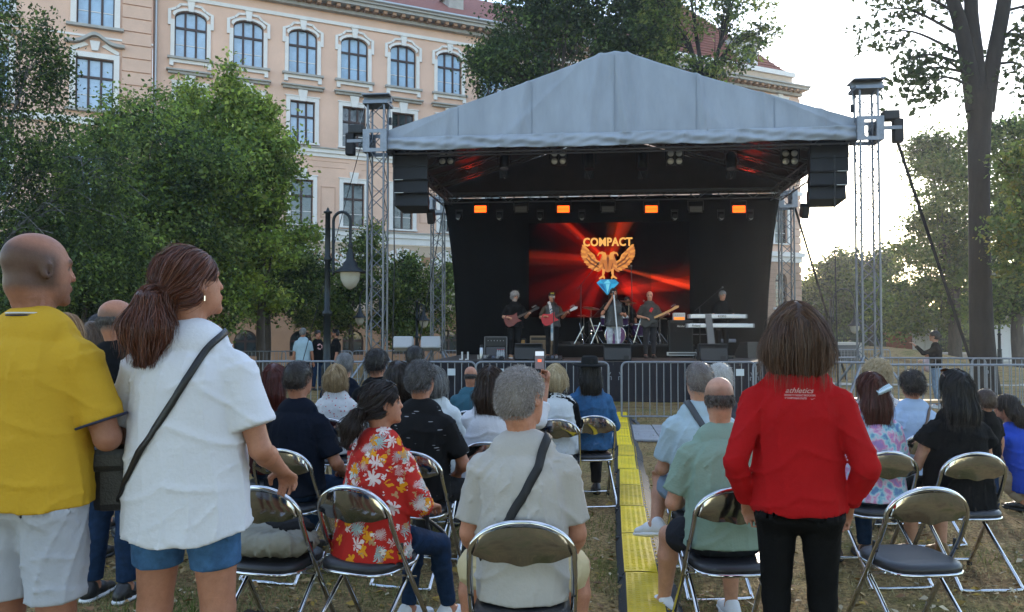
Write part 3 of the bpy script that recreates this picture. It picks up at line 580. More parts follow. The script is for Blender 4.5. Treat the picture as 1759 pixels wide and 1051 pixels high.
b = gb(705, 36.5)
tree('bushy_tree', 'bushy green tree seen between the two left lattice towers', b, [lob(690, 500, 45, 60, 36.5, b), lob(735, 520, 40, 60, 36.5, b), lob(680, 550, 40, 40, 36.5, b), lob(775, 500, 20, 70, 36.5, b), lob(700, 460, 20, 30, 36.5, b)], 18000, .07, MDG + DKG[:1], .1, 7, clump=.5, per=28)
b = gb(960, 36)
tree('linden_tree', 'dense dark linden rising behind the stage roof', b, [lob(900, 70, 85, 95, 36, b), lob(985, 20, 100, 100, 36, b), lob(1070, 60, 70, 70, 36, b), lob(940, -60, 120, 90, 36, b), lob(850, 110, 36, 55, 36, b), lob(1100, 10, 50, 60, 36, b)], 52000, .085, DKG + MDG[:1], .3, 8, clump=.7, per=34, fork=.6)
b = gb(1216, 34)
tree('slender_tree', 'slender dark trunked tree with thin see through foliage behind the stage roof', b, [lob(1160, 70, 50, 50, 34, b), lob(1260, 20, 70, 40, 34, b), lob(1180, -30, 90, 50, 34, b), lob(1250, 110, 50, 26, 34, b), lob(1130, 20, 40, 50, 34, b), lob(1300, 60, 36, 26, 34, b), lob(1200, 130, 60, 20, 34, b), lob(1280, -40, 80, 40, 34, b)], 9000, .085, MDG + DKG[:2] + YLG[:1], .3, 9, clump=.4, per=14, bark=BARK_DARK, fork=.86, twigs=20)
# the big maple on the right: forked bare trunk, crown mostly above the frame
b = gb(1688, 21.5)
def big_tree():
    t = thing('forked_tree', 'big tree at the right with tall dark forked trunk and sparse hanging leaves', 'tree', b)
    def w(px, py, dy=0): p = at(px, py, 21.5 + dy); return Vector((p.x - b[0], p.y - b[1], p.z - b[2]))
    s = F / 21.5; k = MB(); pts = [(1690, 690, 40), (1690, 640, 30), (1686, 560, 26), (1683, 450, 24), (1682, 330, 23), (1682, 230, 25), (1684, 160, 29)]
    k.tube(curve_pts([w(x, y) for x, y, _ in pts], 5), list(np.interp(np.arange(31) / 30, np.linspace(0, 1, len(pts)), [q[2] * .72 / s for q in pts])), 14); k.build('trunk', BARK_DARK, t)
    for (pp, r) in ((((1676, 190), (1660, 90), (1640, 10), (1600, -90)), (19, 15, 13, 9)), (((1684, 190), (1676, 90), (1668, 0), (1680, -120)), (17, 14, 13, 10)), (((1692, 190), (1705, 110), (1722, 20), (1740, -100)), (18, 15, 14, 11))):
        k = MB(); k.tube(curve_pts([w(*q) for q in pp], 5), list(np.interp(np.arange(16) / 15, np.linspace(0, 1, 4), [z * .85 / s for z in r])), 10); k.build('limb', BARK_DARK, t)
    rg = np.random.default_rng(77); br = MB(); C = []
    for (x0, y0, x1, y1) in ((1655, 95, 1500, 60), (1650, 60, 1490, 20), (1665, 130, 1560, 105), (1660, 110, 1530, 120), (1640, 20, 1510, -10), (1672, 150, 1580, 160), (1650, 20, 1560, -40), (1665, 125, 1545, 150), (1710, 90, 1759, 60), (1715, 60, 1800, 100), (1705, 110, 1790, 150), (1720, 20, 1830, 40), (1640, 0, 1480, -60), (1680, 40, 1620, -20)):
        a, c = w(x0, y0), w(x1, y1, random.uniform(-2.5, 2.5)); m_ = a.lerp(c, .55) + Vector((0, 0, .35)); q = curve_pts([a, m_, c], 6); br.tube(q, [.05 * (1 - .85 * i / 12) for i in range(13)], 5)
        for i in range(4, 13):
            for _ in range(2): C.append(q[i] + Vector((rg.normal() * .25, rg.normal() * .4, -abs(rg.normal()) * .35)))
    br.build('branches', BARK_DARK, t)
    for _ in range(300):
        C.append(w(rg.uniform(1350, 1900), rg.uniform(-420, -60), rg.uniform(-3.5, 3.5)))
    C = np.array([c[:] for c in C]); P = np.repeat(C, 10, 0) + rg.normal(size=(len(C) * 10, 3)) * np.array([.16, .16, .11])
    col = np.array([.04, .06, .022]) * (.6 + .8 * rg.random((len(P), 1))); link('crown', leaves_mesh(P, .085, col, rg), t)
big_tree()
b = gb(1640, 44)
tree('ivy_covered_tree', 'tall hazy tree with a yellow green ivy covered trunk left of the big forked trunk', b, [lob(1630, 270, 60, 60, 44, b), lob(1610, 350, 50, 60, 44, b, -1), lob(1600, 440, 60, 60, 44, b), lob(1640, 500, 60, 60, 44, b, 1), lob(1570, 520, 70, 50, 44, b), lob(1660, 400, 40, 90, 44, b), lob(1590, 260, 22, 26, 44, b)], 34000, .1, MDG + MDG[:2] + YLG[:1] + DKG[:2], .35, 12, clump=.7, per=30)
b = gb(1750, 38)
tree('edge_tree', 'hazy green tree cut by the right edge behind the forked trunk', b, [lob(1745, 260, 45, 60, 38, b), lob(1730, 360, 40, 60, 38, b), lob(1770, 440, 60, 70, 38, b), lob(1725, 500, 36, 60, 38, b), lob(1800, 330, 60, 80, 38, b)], 26000, .095, MDG + DKG[:1], .3, 13, clump=.7, per=30)
b = gb(1800, 20)
tree('leaning_branch_tree', 'brownish green leafy branch reaching in from the right edge', b, [lob(1745, 280, 36, 26, 20, b), lob(1740, 400, 40, 36, 20, b), lob(1760, 340, 30, 40, 20, b), lob(1790, 450, 50, 40, 20, b)], 5200, .06, MDG[:3] + YLG[:2], .1, 14, clump=.36, per=18)
for i, (px, py, r, h, Y, nl, lb) in enumerate(((1420, 500, 50, 60, 62, 14000, 'sunlit tree behind the hook lamp at the right end of the building'), (1500, 490, 50, 60, 60, 14000, 'dense green tree behind the right front lattice tower'), (1555, 560, 50, 40, 66, 9000, 'low dark tree at the right of the far lattice tower'), (1385, 560, 40, 60, 70, 9000, 'tree peeping out at the foot of the building corner'), (1720, 560, 60, 40, 64, 9000, 'low tree behind the white gate pillars at right'), (1640, 570, 60, 34, 68, 8000, 'far dark tree behind the woman with the baby'))):
    b = gb(px, Y); tree('park_tree', lb, b, [lob(px, py, r, h, Y, b), lob(px - r * .6, py + h * .5, r * .7, h * .6, Y, b), lob(px + r * .6, py + h * .5, r * .7, h * .6, Y, b), lob(px + r * .2, py - h * .6, r * .5, h * .4, Y, b)], nl, .13, MDG + DKG, .25, 30 + i, clump=.9, per=26, group='trees of the park at the far right')
# trees added behind the photographer to shade the foreground, unseen but for chair mirrors
for i, (x_, y_, lb) in enumerate(((-9, -9, 'broad tree added behind the photographer to the left to shade the foreground'), (0.5, -12, 'broad tree added straight behind the photographer to shade the foreground'), (10, -9, 'broad tree added behind the photographer to the right to shade the foreground'))):
    tree('added_shade_tree', lb, (x_, y_, 0), [(0, 0, 8.5, 4.2, 3.6, 3.8), (-2.6, .5, 7, 2.8, 2.6, 2.6), (2.6, -.4, 7.2, 2.8, 2.6, 2.6)], 9000, .22, DKG + MDG, .32, 60 + i, clump=1.0, per=24, group='added shade trees behind the photographer')
# a far wood closing the view
rg = np.random.default_rng(5); n = 34000; a = rg.uniform(8, 160, n); P = np.stack([a, 92 + 10 * rg.random(n) + 4 * np.sin(a * .3), rg.random(n) ** .8 * (6.5 + 2.5 * np.sin(a * .35) + 1.5 * np.sin(a * .9 + 1)) - .5], -1)
cols = np.array([.035, .06, .02]) * (.5 + rg.random((n, 1))); o = link('far_trees', leaves_mesh(P, .5, cols, rg)); tag(o, 'dark belt of trees closing the park far behind the right lattice tower', 'trees', kind='stuff')
# ================================================================== STAGE
ALU = mat('aluminium', (.17, .18, .20), .42, .8, var=.06, vscale=8)
ALU_D = mat('aluminium_dull', (.16, .16, .17), .5, .7)
STEEL = mat('galvanised_steel', (.22, .235, .26), .45, .7, var=.12, vscale=14)
BLACK = mat('black_cloth', (.0025, .0024, .0025), .92, bump=.15, bscale=30, spec=.2)
BLK_P = mat('black_plastic', (.009, .0095, .011), .55)
BLK_M = mat('black_metal', (.014, .015, .018), .4, .3)
GRILLE = mat('speaker_grille', (.010, .0105, .012), .7, var=.4, vscale=240)
RUBBER = mat('black_rubber', (.03, .031, .034), .7, bump=.4, bscale=120)
DZ = .78                                   # deck height
def SE(name, label, cat, x, y, z=0, rz=0, group=None): return thing(name, label, cat, S(x, y, z), SA + rz, group)
# ---- lattice truss: chords + braces, built along local z
_tc = {}
def truss(parent, p0, p1, w, m, rc=.025, rb=.011, step=None, h=None, four=True, hint=(0, 0, 1)):
    """four- (or two-) chord lattice from p0 to p1 in the parent's frame; every chord and brace is a part"""
    p0, p1 = Vector(p0), Vector(p1); h = h or w; d = p1 - p0; Ln = d.length; a, b, d = frame(d, hint); step = step or w
    M4 = Matrix((a, b, d)).transposed().to_euler()
    def cyl(r, l):
        k = (round(r, 4), round(l, 3), m.name)
        if k not in _tc: _tc[k] = MB().tube([(0, 0, 0), (0, 0, l)], r, 8 if r > .015 else 5).mesh('bar', m)
        return _tc[k]
    cs = [(sx * w / 2, sy * h / 2) for sx, sy in (((-1, -1), (1, -1), (1, 1), (-1, 1)) if four else ((0, -1), (0, 1)))]
    for (x, y) in cs: link('chord', cyl(rc, Ln), parent, p0 + a * x + b * y, M4)
    n = max(1, round(Ln / step)); st = Ln / n
    faces = list(zip(cs, cs[1:] + cs[:1])) if four else [(cs[0], cs[1])]
    for fi, (c0, c1) in enumerate(faces):
        for i in range(n):
            A, B = (c0, c1) if (i + fi) % 2 else (c1, c0)
            q0 = p0 + a * A[0] + b * A[1] + d * (i * st); q1 = p0 + a * B[0] + b * B[1] + d * ((i + 1) * st); v = q1 - q0
            link('brace', cyl(rb, round(v.length, 3)), parent, q0, v.to_track_quat('Z', 'Y').to_euler())
TW = 5.22
for (sx, y, lb, bk) in ((-1, 0, 'left front aluminium lattice tower carrying the stage roof', 0), (1, 0, 'right front aluminium lattice tower carrying the stage roof', 0), (-1, 6.84, 'left rear aluminium lattice tower behind the hanging loudspeakers', 1), (1, 6.84, 'right rear aluminium lattice tower beside the building corner', 1)):
    p = S(sx * TW, y); t = thing('lattice_tower', lb, 'tower', (p.x, p.y, gz(p.x, p.y)), SA, 'lattice towers of the stage'); g0 = -gz(p.x, p.y); zt = (6.5 if not bk else 5.7) + g0
    truss(t, (0, 0, .25), (0, 0, zt), .36, ALU, .024, .0105, .34)
    k = MB(); k.box((0, 0, .2), (.55, .55, .1)); 
    for q in range(2): k.box((0, 0, .12), (2.4 if not bk else 1.8, .12, .10), Matrix.Rotation(R(45 + 90 * q), 3, 'Z'))
    k.build('base_frame', STEEL, t)
    for q in range(4):
        a = R(45 + 90 * q); MB().tube([(math.cos(a) * 1.0, math.sin(a) * 1.0, .16), (math.cos(a) * .22, math.sin(a) * .22, 1.15)], .028, 8).build('outrigger_strut', STEEL, t)
        MB().lathe([(.09, 0), (.09, .02), (.03, .03), (.03, .16)], 10, (math.cos(a) * 1.12, math.sin(a) * 1.12, 0)).build('screw_foot', STEEL, t)
    zs = (5.68 if not bk else 5.35) + g0
    k = MB()
    for s in (-1, 1):
        for (u, v) in (((-.27, .17), (.27, .25)), ((-.27, -.25), (.27, -.17)), ((-.27, -.17), (-.12, .17)), ((.12, -.17), (.27, .17))):
            k.b2((u[0], s * .25 - .012, zs + u[1]), (v[0], s * .25 + .012, zs + v[1])); k.b2((s * .25 - .012, u[0] * .99, zs + u[1] * .99), (s * .25 + .012, v[0] * .99, zs + v[1] * .99))
    k.build('sleeve_block', STEEL, t)
    if not bk:
        k = MB(); k.box((0, 0, zt + .04), (.56, .5, .07)); k.box((0, 0, zt + .14), (.62, .12, .13)); k.b2((-.31, -.25, zt + .2), (.31, .25, zt + .225)); k.build('head_section', ALU, t)
        k = MB(); k.box((sx * .48, 0, zs + .3), (.32, .26, .2), bev=.03); k.build('hoist_motor', BLK_P, t)
        MB().box((sx * .62, -.02, zs - .02), (.2, .2, .5), None, .04).build('chain_bag', mat('bag_black', (.012, .012, .014), .85), t)
        MB().box((sx * .42, -.1, zs + .03), (.5, .07, .07)).build('hoist_bracket', ALU, t)
        MB().tube([(sx * .3, .02, zt + .05), (sx * .42, 0, zs + .4)], .008, 5).build('hoist_chain', STEEL, t)
        MB().tube([(-sx * .26, 0, zt + .02), (-sx * .28, 0, zs + .55)], .01, 5).build('chain', STEEL, t); MB().box((-sx * .28, 0, zs + .48), (.06, .06, .16)).build('hook', BLK_M, t)
# ---- straps to the ground
def strap(lb, a, b_):
    k = MB(); d = (b_ - a).normalized(); s = Vector((d.y, -d.x, 0)).normalized(); k.add([a - s * .035, a + s * .035, b_ + s * .035, b_ - s * .035], [(0, 1, 2, 3)]); k.add([q + Vector((0, .004, 0)) for q in (a - s * .035, a + s * .035, b_ + s * .035, b_ - s * .035)], [(3, 2, 1, 0)])
    o = k.build('guy_strap', mat('strap_black', (.02, .022, .026), .8)); tag(o, lb, 'strap', 'straps bracing the stage roof'); return o
def strap_to(lb, a, px, py, Y): e = at(px, py, Y); strap(lb, a, Vector((e.x, e.y, gz(e.x, e.y) + .03)))
strap_to('black bracing strap slanting left from the left front tower', S(-TW - .2, -.1, 6.2), 500, 640, 17.2)
strap_to('black bracing strap slanting right from the right front tower to the big tree', S(TW + .5, -.1, 5.7), 1690, 660, 18.5)
strap_to('thin dark strap running down beside the left rear tower', S(-TW + .3, 6.4, 5.4), 706, 660, 24)
strap_to('thin dark strap beyond the right rear tower near the hook lamp', S(TW + .2, 7, 5.5), 1455, 640, 27)
MB().tube([S(-TW + .32, .1, 6.1), S(-TW + .36, .1, 3), S(-TW + .34, 0, .3)], .014, 6).build('motor_cable', BLK_P); tag(bpy.data.objects['motor_cable'], 'black cable hanging down right of the left front tower', 'cable')
o = MB().tube([S(TW - .62, .1, 5.2), S(TW - .6, .2, 3), S(TW - .6, .1, .3)], .014, 6).build('motor_cable', BLK_P); tag(o, 'black cable hanging down left of the right front tower', 'cable')
# ---- roof cover: gable front, slopes, valance
def roof_cover():
    t = SE('stage_roof', 'grey tarpaulin gable roof stretched over the stage', 'roof', 0, 0)
    rg = np.random.default_rng(4)
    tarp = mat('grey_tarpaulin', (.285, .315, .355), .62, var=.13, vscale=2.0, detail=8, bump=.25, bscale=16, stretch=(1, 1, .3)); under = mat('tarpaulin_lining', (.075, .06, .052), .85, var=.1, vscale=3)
    W, zc, zp, zv, yb = 5.02, 5.93, 7.5, 5.74, 6.9
    nx, nz = 181, 40
    def ztop(x): return np.where(np.abs(x) < .3, zp, zp - (zp - zc) * np.clip((np.abs(x) - .3) / (W - .3), 0, 1) ** .93)
    x = np.linspace(-W, W, nx); u = np.linspace(0, 1, nz); X, U = np.meshgrid(x, u, indexing='ij')
    Zt = ztop(X); Z = zv + (Zt - zv) * U
    # folds radiate from the peak and hang from the rafters
    ang = np.arctan2(X, np.maximum(zp + .5 - Z, .05)); Y = -.06 + .30 * U ** 1.2 * 0
    Y = Y - .05 * (1 - np.abs(np.sin(ang * 9 + 1.3 * np.sin(ang * 5)))) ** 4 * (.35 + .65 * (1 - U)) * (.4 + .6 * np.sin(ang * 13 + 2) ** 2) + .010 * np.sin(X * 6.1 + .8 * np.sin(Z * 3)) * np.sin(math.pi * np.clip(U, 0, 1)) + .004 * np.sin(X * 17 + Z * 4 + 2 * np.sin(X * 3))
    for (xc, wd, am) in ((0.02, .12, .10), (.28, .05, .06), (-.32, .06, .05), (1.75, .05, .09), (-1.9, .06, .04), (3.1, .05, .05), (-3.6, .06, .05), (4.3, .05, .06)):
        Y = Y - am * np.exp(-((X - xc - (Zt - Z) * .16 * np.sign(xc)) / wd) ** 2)
    V = np.stack([X, Y, Z], -1).reshape(-1, 3); I = np.arange(nx * nz).reshape(nx, nz); Q = np.stack([I[:-1, :-1], I[1:, :-1], I[1:, 1:], I[:-1, 1:]], -1).reshape(-1, 4)
    o = link('gable_front', np_mesh('gable_front', V, Q, tarp), t); sm = o.modifiers.new('s', 'SOLIDIFY'); sm.thickness = .006
    for xc in (-3.4, -1.75, .05, 1.75, 3.4):                # welded seams of the tarpaulin panels
        i = int((xc + W) / (2 * W) * (nx - 1)); MB().tube([tuple(V[i * nz + j] - [0, .006, 0]) for j in range(1, nz - 1, 2)], .012, 5).build('seam', mat('seam_grey', (.25, .28, .32), .7), t)
    nz2 = 12; u = np.linspace(0, 1, nz2); X, U = np.meshgrid(x, u, indexing='ij'); bot = 5.47 + .012 * np.sin(X * 2.1) + .005 * np.sin(X * 9)
    Z = bot + (zv + .02 - bot) * U; Y = -.15 - .03 * np.sin(math.pi * U) + .012 * np.sin(X * 5 + 9 * U + np.sin(X * 2.3) * 2) + .008 * np.sin(X * 13 - 11 * U) + .02 * np.sin(U * 9 + X * 3)
    for xc in (-3.7, -2.5, -1.2, .1, .35, 1.4, 2.5, 3.6, 4.5): Y = Y - .05 * np.exp(-((X - xc - .08 * U) / .04) ** 2)
    V = np.stack([X, Y, Z], -1).reshape(-1, 3); I = np.arange(nx * nz2).reshape(nx, nz2); Q = np.stack([I[:-1, :-1], I[1:, :-1], I[1:, 1:], I[:-1, 1:]], -1).reshape(-1, 4)
    o = link('valance', np_mesh('valance', V, Q, tarp), t); sm = o.modifiers.new('s', 'SOLIDIFY'); sm.thickness = .006
    for s in (-1, 1):                       # roof slopes with their dark lining, side flaps
        k = MB(); n = 10
        for i in range(n):
            a0, a1 = i / n, (i + 1) / n; xa, xb = s * (.0 + W * a0), s * (W * a1)
            za, zb = float(ztop(np.array(xa))), float(ztop(np.array(xb)))
            k.add([(xa, -.03, za), (xb, -.03, zb), (xb, yb, zb), (xa, yb, za)], [(0, 1, 2, 3) if s > 0 else (3, 2, 1, 0)])
        k.build('roof_slope', tarp, t)
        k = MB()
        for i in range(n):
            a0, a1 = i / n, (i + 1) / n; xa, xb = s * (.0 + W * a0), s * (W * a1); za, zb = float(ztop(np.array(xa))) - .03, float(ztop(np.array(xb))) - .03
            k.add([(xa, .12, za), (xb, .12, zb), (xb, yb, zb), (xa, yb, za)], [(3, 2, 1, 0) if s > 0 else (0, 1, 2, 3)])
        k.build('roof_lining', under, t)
        k = MB(); k.add([(s * W, -.03, 5.94), (s * W, yb, 5.94), (s * (W + .01), yb, 5.52), (s * (W + .01), -.03, 5.52)], [(0, 1, 2, 3)]); k.build('side_flap', mat('side_flap_dark', (.05, .05, .055), .8), t)
    k = MB(); k.add([(-W, yb + .02, 5.6), (W, yb + .02, 5.6), (W, yb + .02, 5.94), (0, yb + .02, 7.46), (-W, yb + .02, 5.94)], [(0, 1, 2, 3, 4)]); k.build('rear_gable', under, t)
    return t
ROOF = roof_cover()
RT = SE('roof_truss_frame', 'dark lattice rafters and beams under the stage roof', 'truss', 0, 0)
for yy in (2.3, 4.5):
    for s in (-1, 1): truss(RT, (s * 4.9, yy, 5.62), (s * .15, yy, 7.05), .29, ALU_D, .02, .009, .42, four=True)
for yy in (.35, 6.6): truss(RT, (-5.0, yy, 5.52 if yy > 1 else 5.62), (5.0, yy, 5.52 if yy > 1 else 5.62), .29, ALU_D, .022, .009, .4)
for s in (-1, 1): truss(RT, (s * 4.85, .45, 5.45), (s * 4.85, 6.5, 5.45), .29, ALU_D, .022, .009, .4)
truss(RT, (0, .3, 5.7), (0, .3, 7.2), .29, ALU_D, .02, .009, .34)
# ---- PA arrays
for s, lb in ((-1, 'black line array of four loudspeakers hanging at the left of the stage'), (1, 'black line array of four loudspeakers hanging at the right of the stage')):
    t = SE('line_array', lb, 'loudspeaker', s * 4.58, .6, 0, 0, 'hanging line arrays'); zt = 5.5
    MB().box((0, .1, zt + .06), (.7, .55, .06)).build('fly_bar', BLK_M, t)
    y0 = 0
    for i in range(4):
        h = .295; tilt = -R(1.5 + 3 * i); M_ = Matrix.Rotation(tilt, 3, 'X'); c = Vector((0, y0 + .02 * i * i, zt - .15 - i * .3))
        k = MB(); w = .40 - .004 * i; P = [(-w, -.24, -h / 2), (w, -.24, -h / 2), (w * .78, .30, -h / 2), (-w * .78, .30, -h / 2), (-w, -.24, h / 2), (w, -.24, h / 2), (w * .78, .30, h / 2), (-w * .78, .30, h / 2)]
        k.add([c + M_ @ Vector(p) for p in P], [(3, 2, 1, 0), (4, 5, 6, 7), (0, 1, 5, 4), (1, 2, 6, 5), (2, 3, 7, 6), (3, 0, 4, 7)]); cab = k.build('cabinet', BLK_P, t)
        k = MB(); k.box(c + M_ @ Vector((0, -.248, 0)), (w * 2 - .05, .014, h - .03), M_); k.build('grille', GRILLE, cab)
        if i in (1, 2): MB().box(c + M_ @ Vector((s * .28, -.25, -h / 2 - .003)), (.24, .012, .012), M_).build('rigging_pin', mat('bright_pin', (.6, .58, .5), .4, .6), cab)
    MB().box((-s * .34, .5, zt - 1.32), (.16, .3, .3), Matrix.Rotation(R(25), 3, 'X'), .04).build('hanging_motor', BLK_P, t)
# ---- lamps under the roof
LAMP_ON = mat('lamp_orange_red', (.9, .15, .02), .5, emit=(1.0, .075, .005), estr=1.0)
LAMP_OFF = mat('lamp_face_grey', (.12, .12, .125), .4); LENS = mat('lamp_lens', (.55, .55, .52), .15, .3, spec=.8)
def sp(px, ly): # stage-frame x seen at pixel px for stage depth ly
    c = S(0, ly); ca, sa = math.cos(SA), math.sin(SA); u = (px - CX) / F
    # solve (SC.x + x*ca - ly*sa) = u*(SC.y + x*sa + ly*ca)
    return (u * (SC.y + ly * ca) - SC.x + ly * sa) / (ca - u * sa)
def spz(py, lx, ly): p = S(lx, ly); return at(CX, py, p.y).z
for i, px in enumerate((825, 895, 968, 1045, 1120, 1197, 1271)):
    on = i % 2 == 0; x = sp(px, 6.2); z = spz(359, x, 6.2)
    t = SE('strobe_light', ('lit orange red strobe panel, %s of four on the rear truss' if on else 'unlit grey strobe panel, %s of three on the rear truss') % ('first from the left', 'first from the left', 'second from the left', 'middle one', 'third from the left', 'last at the right', 'fourth from the left')[i], 'stage light', x, 6.2, z, 0, 'strobe panels on the rear truss')
    w, h = (.37, .2) if on else (.36, .16)
    MB().box((0, .06, 0), (w + .04, .1, h + .04)).build('housing', BLK_P, t)
    for q in (-1, 1): MB().box((0, .0, q * h * .26), (w - .02, .03, h * .44)).build('lamp_strip', LAMP_ON if on else LAMP_OFF, t)
    k = MB(); k.b2((-w / 2 - .05, .0, -.02), (-w / 2 - .03, .06, .26)); k.b2((w / 2 + .03, .0, -.02), (w / 2 + .05, .06, .26)); k.b2((-w / 2 - .05, 0, .24), (w / 2 + .05, .06, .26)); k.build('yoke', BLK_M, t)
for i, px in enumerate((766, 960, 1161, 1360)):
    x = sp(px, 1.2); z = spz(270, x, 1.2); t = SE('blinder_light', 'unlit four lamp blinder, %s of the row under the roof front' % ('first from the left', 'second from the left', 'third from the left', 'last at the right')[i], 'stage light', x, 1.2, z, 0, 'four lamp blinders')
    for s in (-1, 1):
        k = MB(); k.box((s * .095, .06, 0), (.18, .12, .36), bev=.03); k.build('housing', BLK_P, t)
        for q in (-1, 1): MB().lathe([(.0, 0), (.06, .01), (.072, .03), (.075, .05)], 14, (s * .095, -.05, q * .09), Matrix.Rotation(R(-90), 3, 'X')).build('lamp', LENS, t)
    k = MB(); k.b2((-.22, .03, -.05), (-.2, .08, .32)); k.b2((.2, .03, -.05), (.22, .08, .32)); k.b2((-.22, .03, .30), (.22, .08, .32)); k.build('bracket', BLK_M, t)
for i, px in enumerate((866, 1013, 1105, 1258)):
    x = sp(px, 1.6); z = spz(285, x, 1.6); t = SE('profile_spotlight', 'black spotlight with barn doors, %s hanging under the roof front' % ('first from the left', 'second from the left', 'third from the left', 'last at the right')[i], 'stage light', x, 1.6, z, 0, 'black spotlights with barn doors')
    Mr = Matrix.Rotation(R(168), 3, 'X')
    MB().lathe([(.06, -.2), (.1, -.17), (.11, .0), (.12, .18), (.115, .2)], 12, (0, 0, .12), Mr).build('housing', BLK_P, t)
    for q in range(4):
        M_ = Matrix.Rotation(R(90 * q), 3, 'Z') @ Matrix.Rotation(R(-22), 3, 'X'); k = MB(); k.box(M_ @ Vector((0, .12, -.2)) + Vector((0, .0, .02)), (.22, .006, .17), M_); k.build('barn_door', BLK_M, t)
    MB().lathe([(.0, 0), (.1, .005)], 12, (0, -.02, -.07), Mr).build('lens', mat('lens_warm', (.5, .36, .16), .2, emit=(1, .6, .2), estr=.25), t)
    k = MB(); k.b2((-.16, -.02, .05), (-.145, .02, .42)); k.b2((.145, -.02, .05), (.16, .02, .42)); k.b2((-.16, -.02, .4), (.16, .02, .42)); k.build('yoke', BLK_M, t)
    if i in (0, 3):                          # the two lamps seen burning
        l = bpy.data.lights.new('warm_spot', 'SPOT'); l.energy = 320; l.color = (1, .80, .60); l.spot_size = R(75); l.spot_blend = .8; l.shadow_soft_size = .1
        o = bpy.data.objects.new('warm_spot', l); COL.objects.link(o); o.location = S(x, 1.6, z - .2); o.rotation_euler = (S(x * .45, 3.6, DZ + 1.2) - o.location).to_track_quat('-Z', 'Y').to_euler()
# two uplights that stain the lining red
for px in (802, 1300):
    x = sp(px, 4.0)
    l = bpy.data.lights.new('red_uplight', 'SPOT'); l.energy = 42; l.color = (1, .03, .01); l.spot_size = R(26); l.spot_blend = .9; l.shadow_soft_size = .12
    o = bpy.data.objects.new('red_uplight', l); COL.objects.link(o); o.location = S(x * .97, 6.0, 5.0)
    d = S(x, 4.0, 6.35) - o.location; o.rotation_euler = d.to_track_quat('-Z', 'Y').to_euler()
for i, px in enumerate((788, 858, 928, 1000, 1160, 1240, 1290)):
    x = sp(px, 6.1); z = spz(374, x, 6.1); t = SE('moving_head_light', 'small dark spotlight on the backdrop, number from left: %s' % ('one', 'two', 'three', 'four', 'five', 'six', 'seven')[i], 'stage light', x, 6.1, z, 0, 'small spotlights along the rear truss')
    MB().lathe([(.0, -.13), (.05, -.11), (.07, 0), (.06, .1), (.075, .12)], 10, (0, 0, 0), Matrix.Rotation(R(75), 3, 'X')).build('head', BLK_P, t); MB().lathe([(0, .0), (.055, .004)], 10, (0, -.125, -.03), Matrix.Rotation(R(75), 3, 'X')).build('lens', LENS, t)
    k = MB(); k.b2((-.1, -.02, -.02), (-.085, .02, .2)); k.b2((.085, -.02, -.02), (.1, .02, .2)); k.b2((-.1, -.05, .19), (.1, .05, .24)); k.build('yoke', BLK_P, t)
# ---- backdrop (curved sides), deck, skirt, riser
def backdrop():
    nx, nz = 61, 24; u = np.linspace(-1, 1, nx); v = np.linspace(0, 1, nz); U, Vv = np.meshgrid(u, v, indexing='ij')
    w = 4.56 + .42 * Vv ** 2.2; X = U * w; Z = .62 + (5.5 - .62) * Vv; Y = 6.5 + .03 * np.sin(X * 3.1) + .02 * np.sin(X * 7 + Z) - .25 * np.clip(np.abs(U) - .97, 0, 1) / .03 * .2
    P = np.stack([X, Y, Z], -1).reshape(-1, 3); I = np.arange(nx * nz).reshape(nx, nz); Q = np.stack([I[:-1, :-1], I[1:, :-1], I[1:, 1:], I[:-1, 1:]], -1).reshape(-1, 4)
    o = link('backdrop', np_mesh('backdrop', P, Q, BLACK)); o.location = S(0, 0); o.rotation_euler = (0, 0, SA); o.modifiers.new('s', 'SOLIDIFY').thickness = .01
    tag(o, 'black mesh backdrop stretched across the rear of the stage', 'backdrop')
backdrop()
t = SE('stage_deck', 'low black skirted stage platform with dark plywood floor', 'stage', 0, 0)
DECK = mat('deck_plywood', (.07, .055, .046), .65, var=.25, vscale=3, bump=.1, bscale=40)
for i in range(-2, 3):
    for j in range(3):
        x0, y0 = -4.4 + (i + 2) * 1.76, 1.9 + j * 1.56
        MB().b2((x0 + .004, y0 + .004, DZ - .1), (x0 + 1.756, y0 + 1.556, DZ)).build('deck_panel', DECK, t)
sk = MB(); N = 120; gzs = gz(*S(0, 1.9)[:2]) - .01
pts = [(-4.42 + 8.84 * i / N, 1.88 + .02 * math.sin(i * 1.9) + .012 * math.sin(i * .77)) for i in range(N + 1)]
sk.add([(x, y, DZ - .012) for x, y in pts] + [(x, y + .02 * math.sin(i * 2.4), gzs) for i, (x, y) in enumerate(pts)], [(i, i + 1, N + 2 + i, N + 1 + i) for i in range(N)], True)
for s in (-1, 1): sk.add([(s * 4.42, 1.88, DZ - .012), (s * 4.42, 6.6, DZ - .012), (s * 4.42, 6.6, gzs), (s * 4.42, 1.88, gzs)], [(0, 1, 2, 3)])
sk.build('skirt', mat('skirt_navy', (.009, .0085, .014), .9, var=.15, vscale=3), t)
for i in range(6): MB().tube([(-4.2 + i * 1.68, 2.1, gzs), (-4.2 + i * 1.68, 2.1, DZ - .1)], .024, 8).build('deck_leg', ALU, t)
t = SE('drum_riser', 'black cloth covered drum riser at the rear of the stage', 'riser', sp(1068, 5.3), 5.3, DZ)
MB().b2((-1.9, -.9, .3), (1.9, .85, .34)).build('riser_top', BLK_P, t)
k = MB(); k.b2((-1.9, -.9, 0), (1.9, -.88, .3)); k.b2((-1.9, -.88, 0), (-1.88, .85, .3)); k.b2((1.88, -.88, 0), (1.9, .85, .3)); k.build('riser_skirt', BLACK, t)
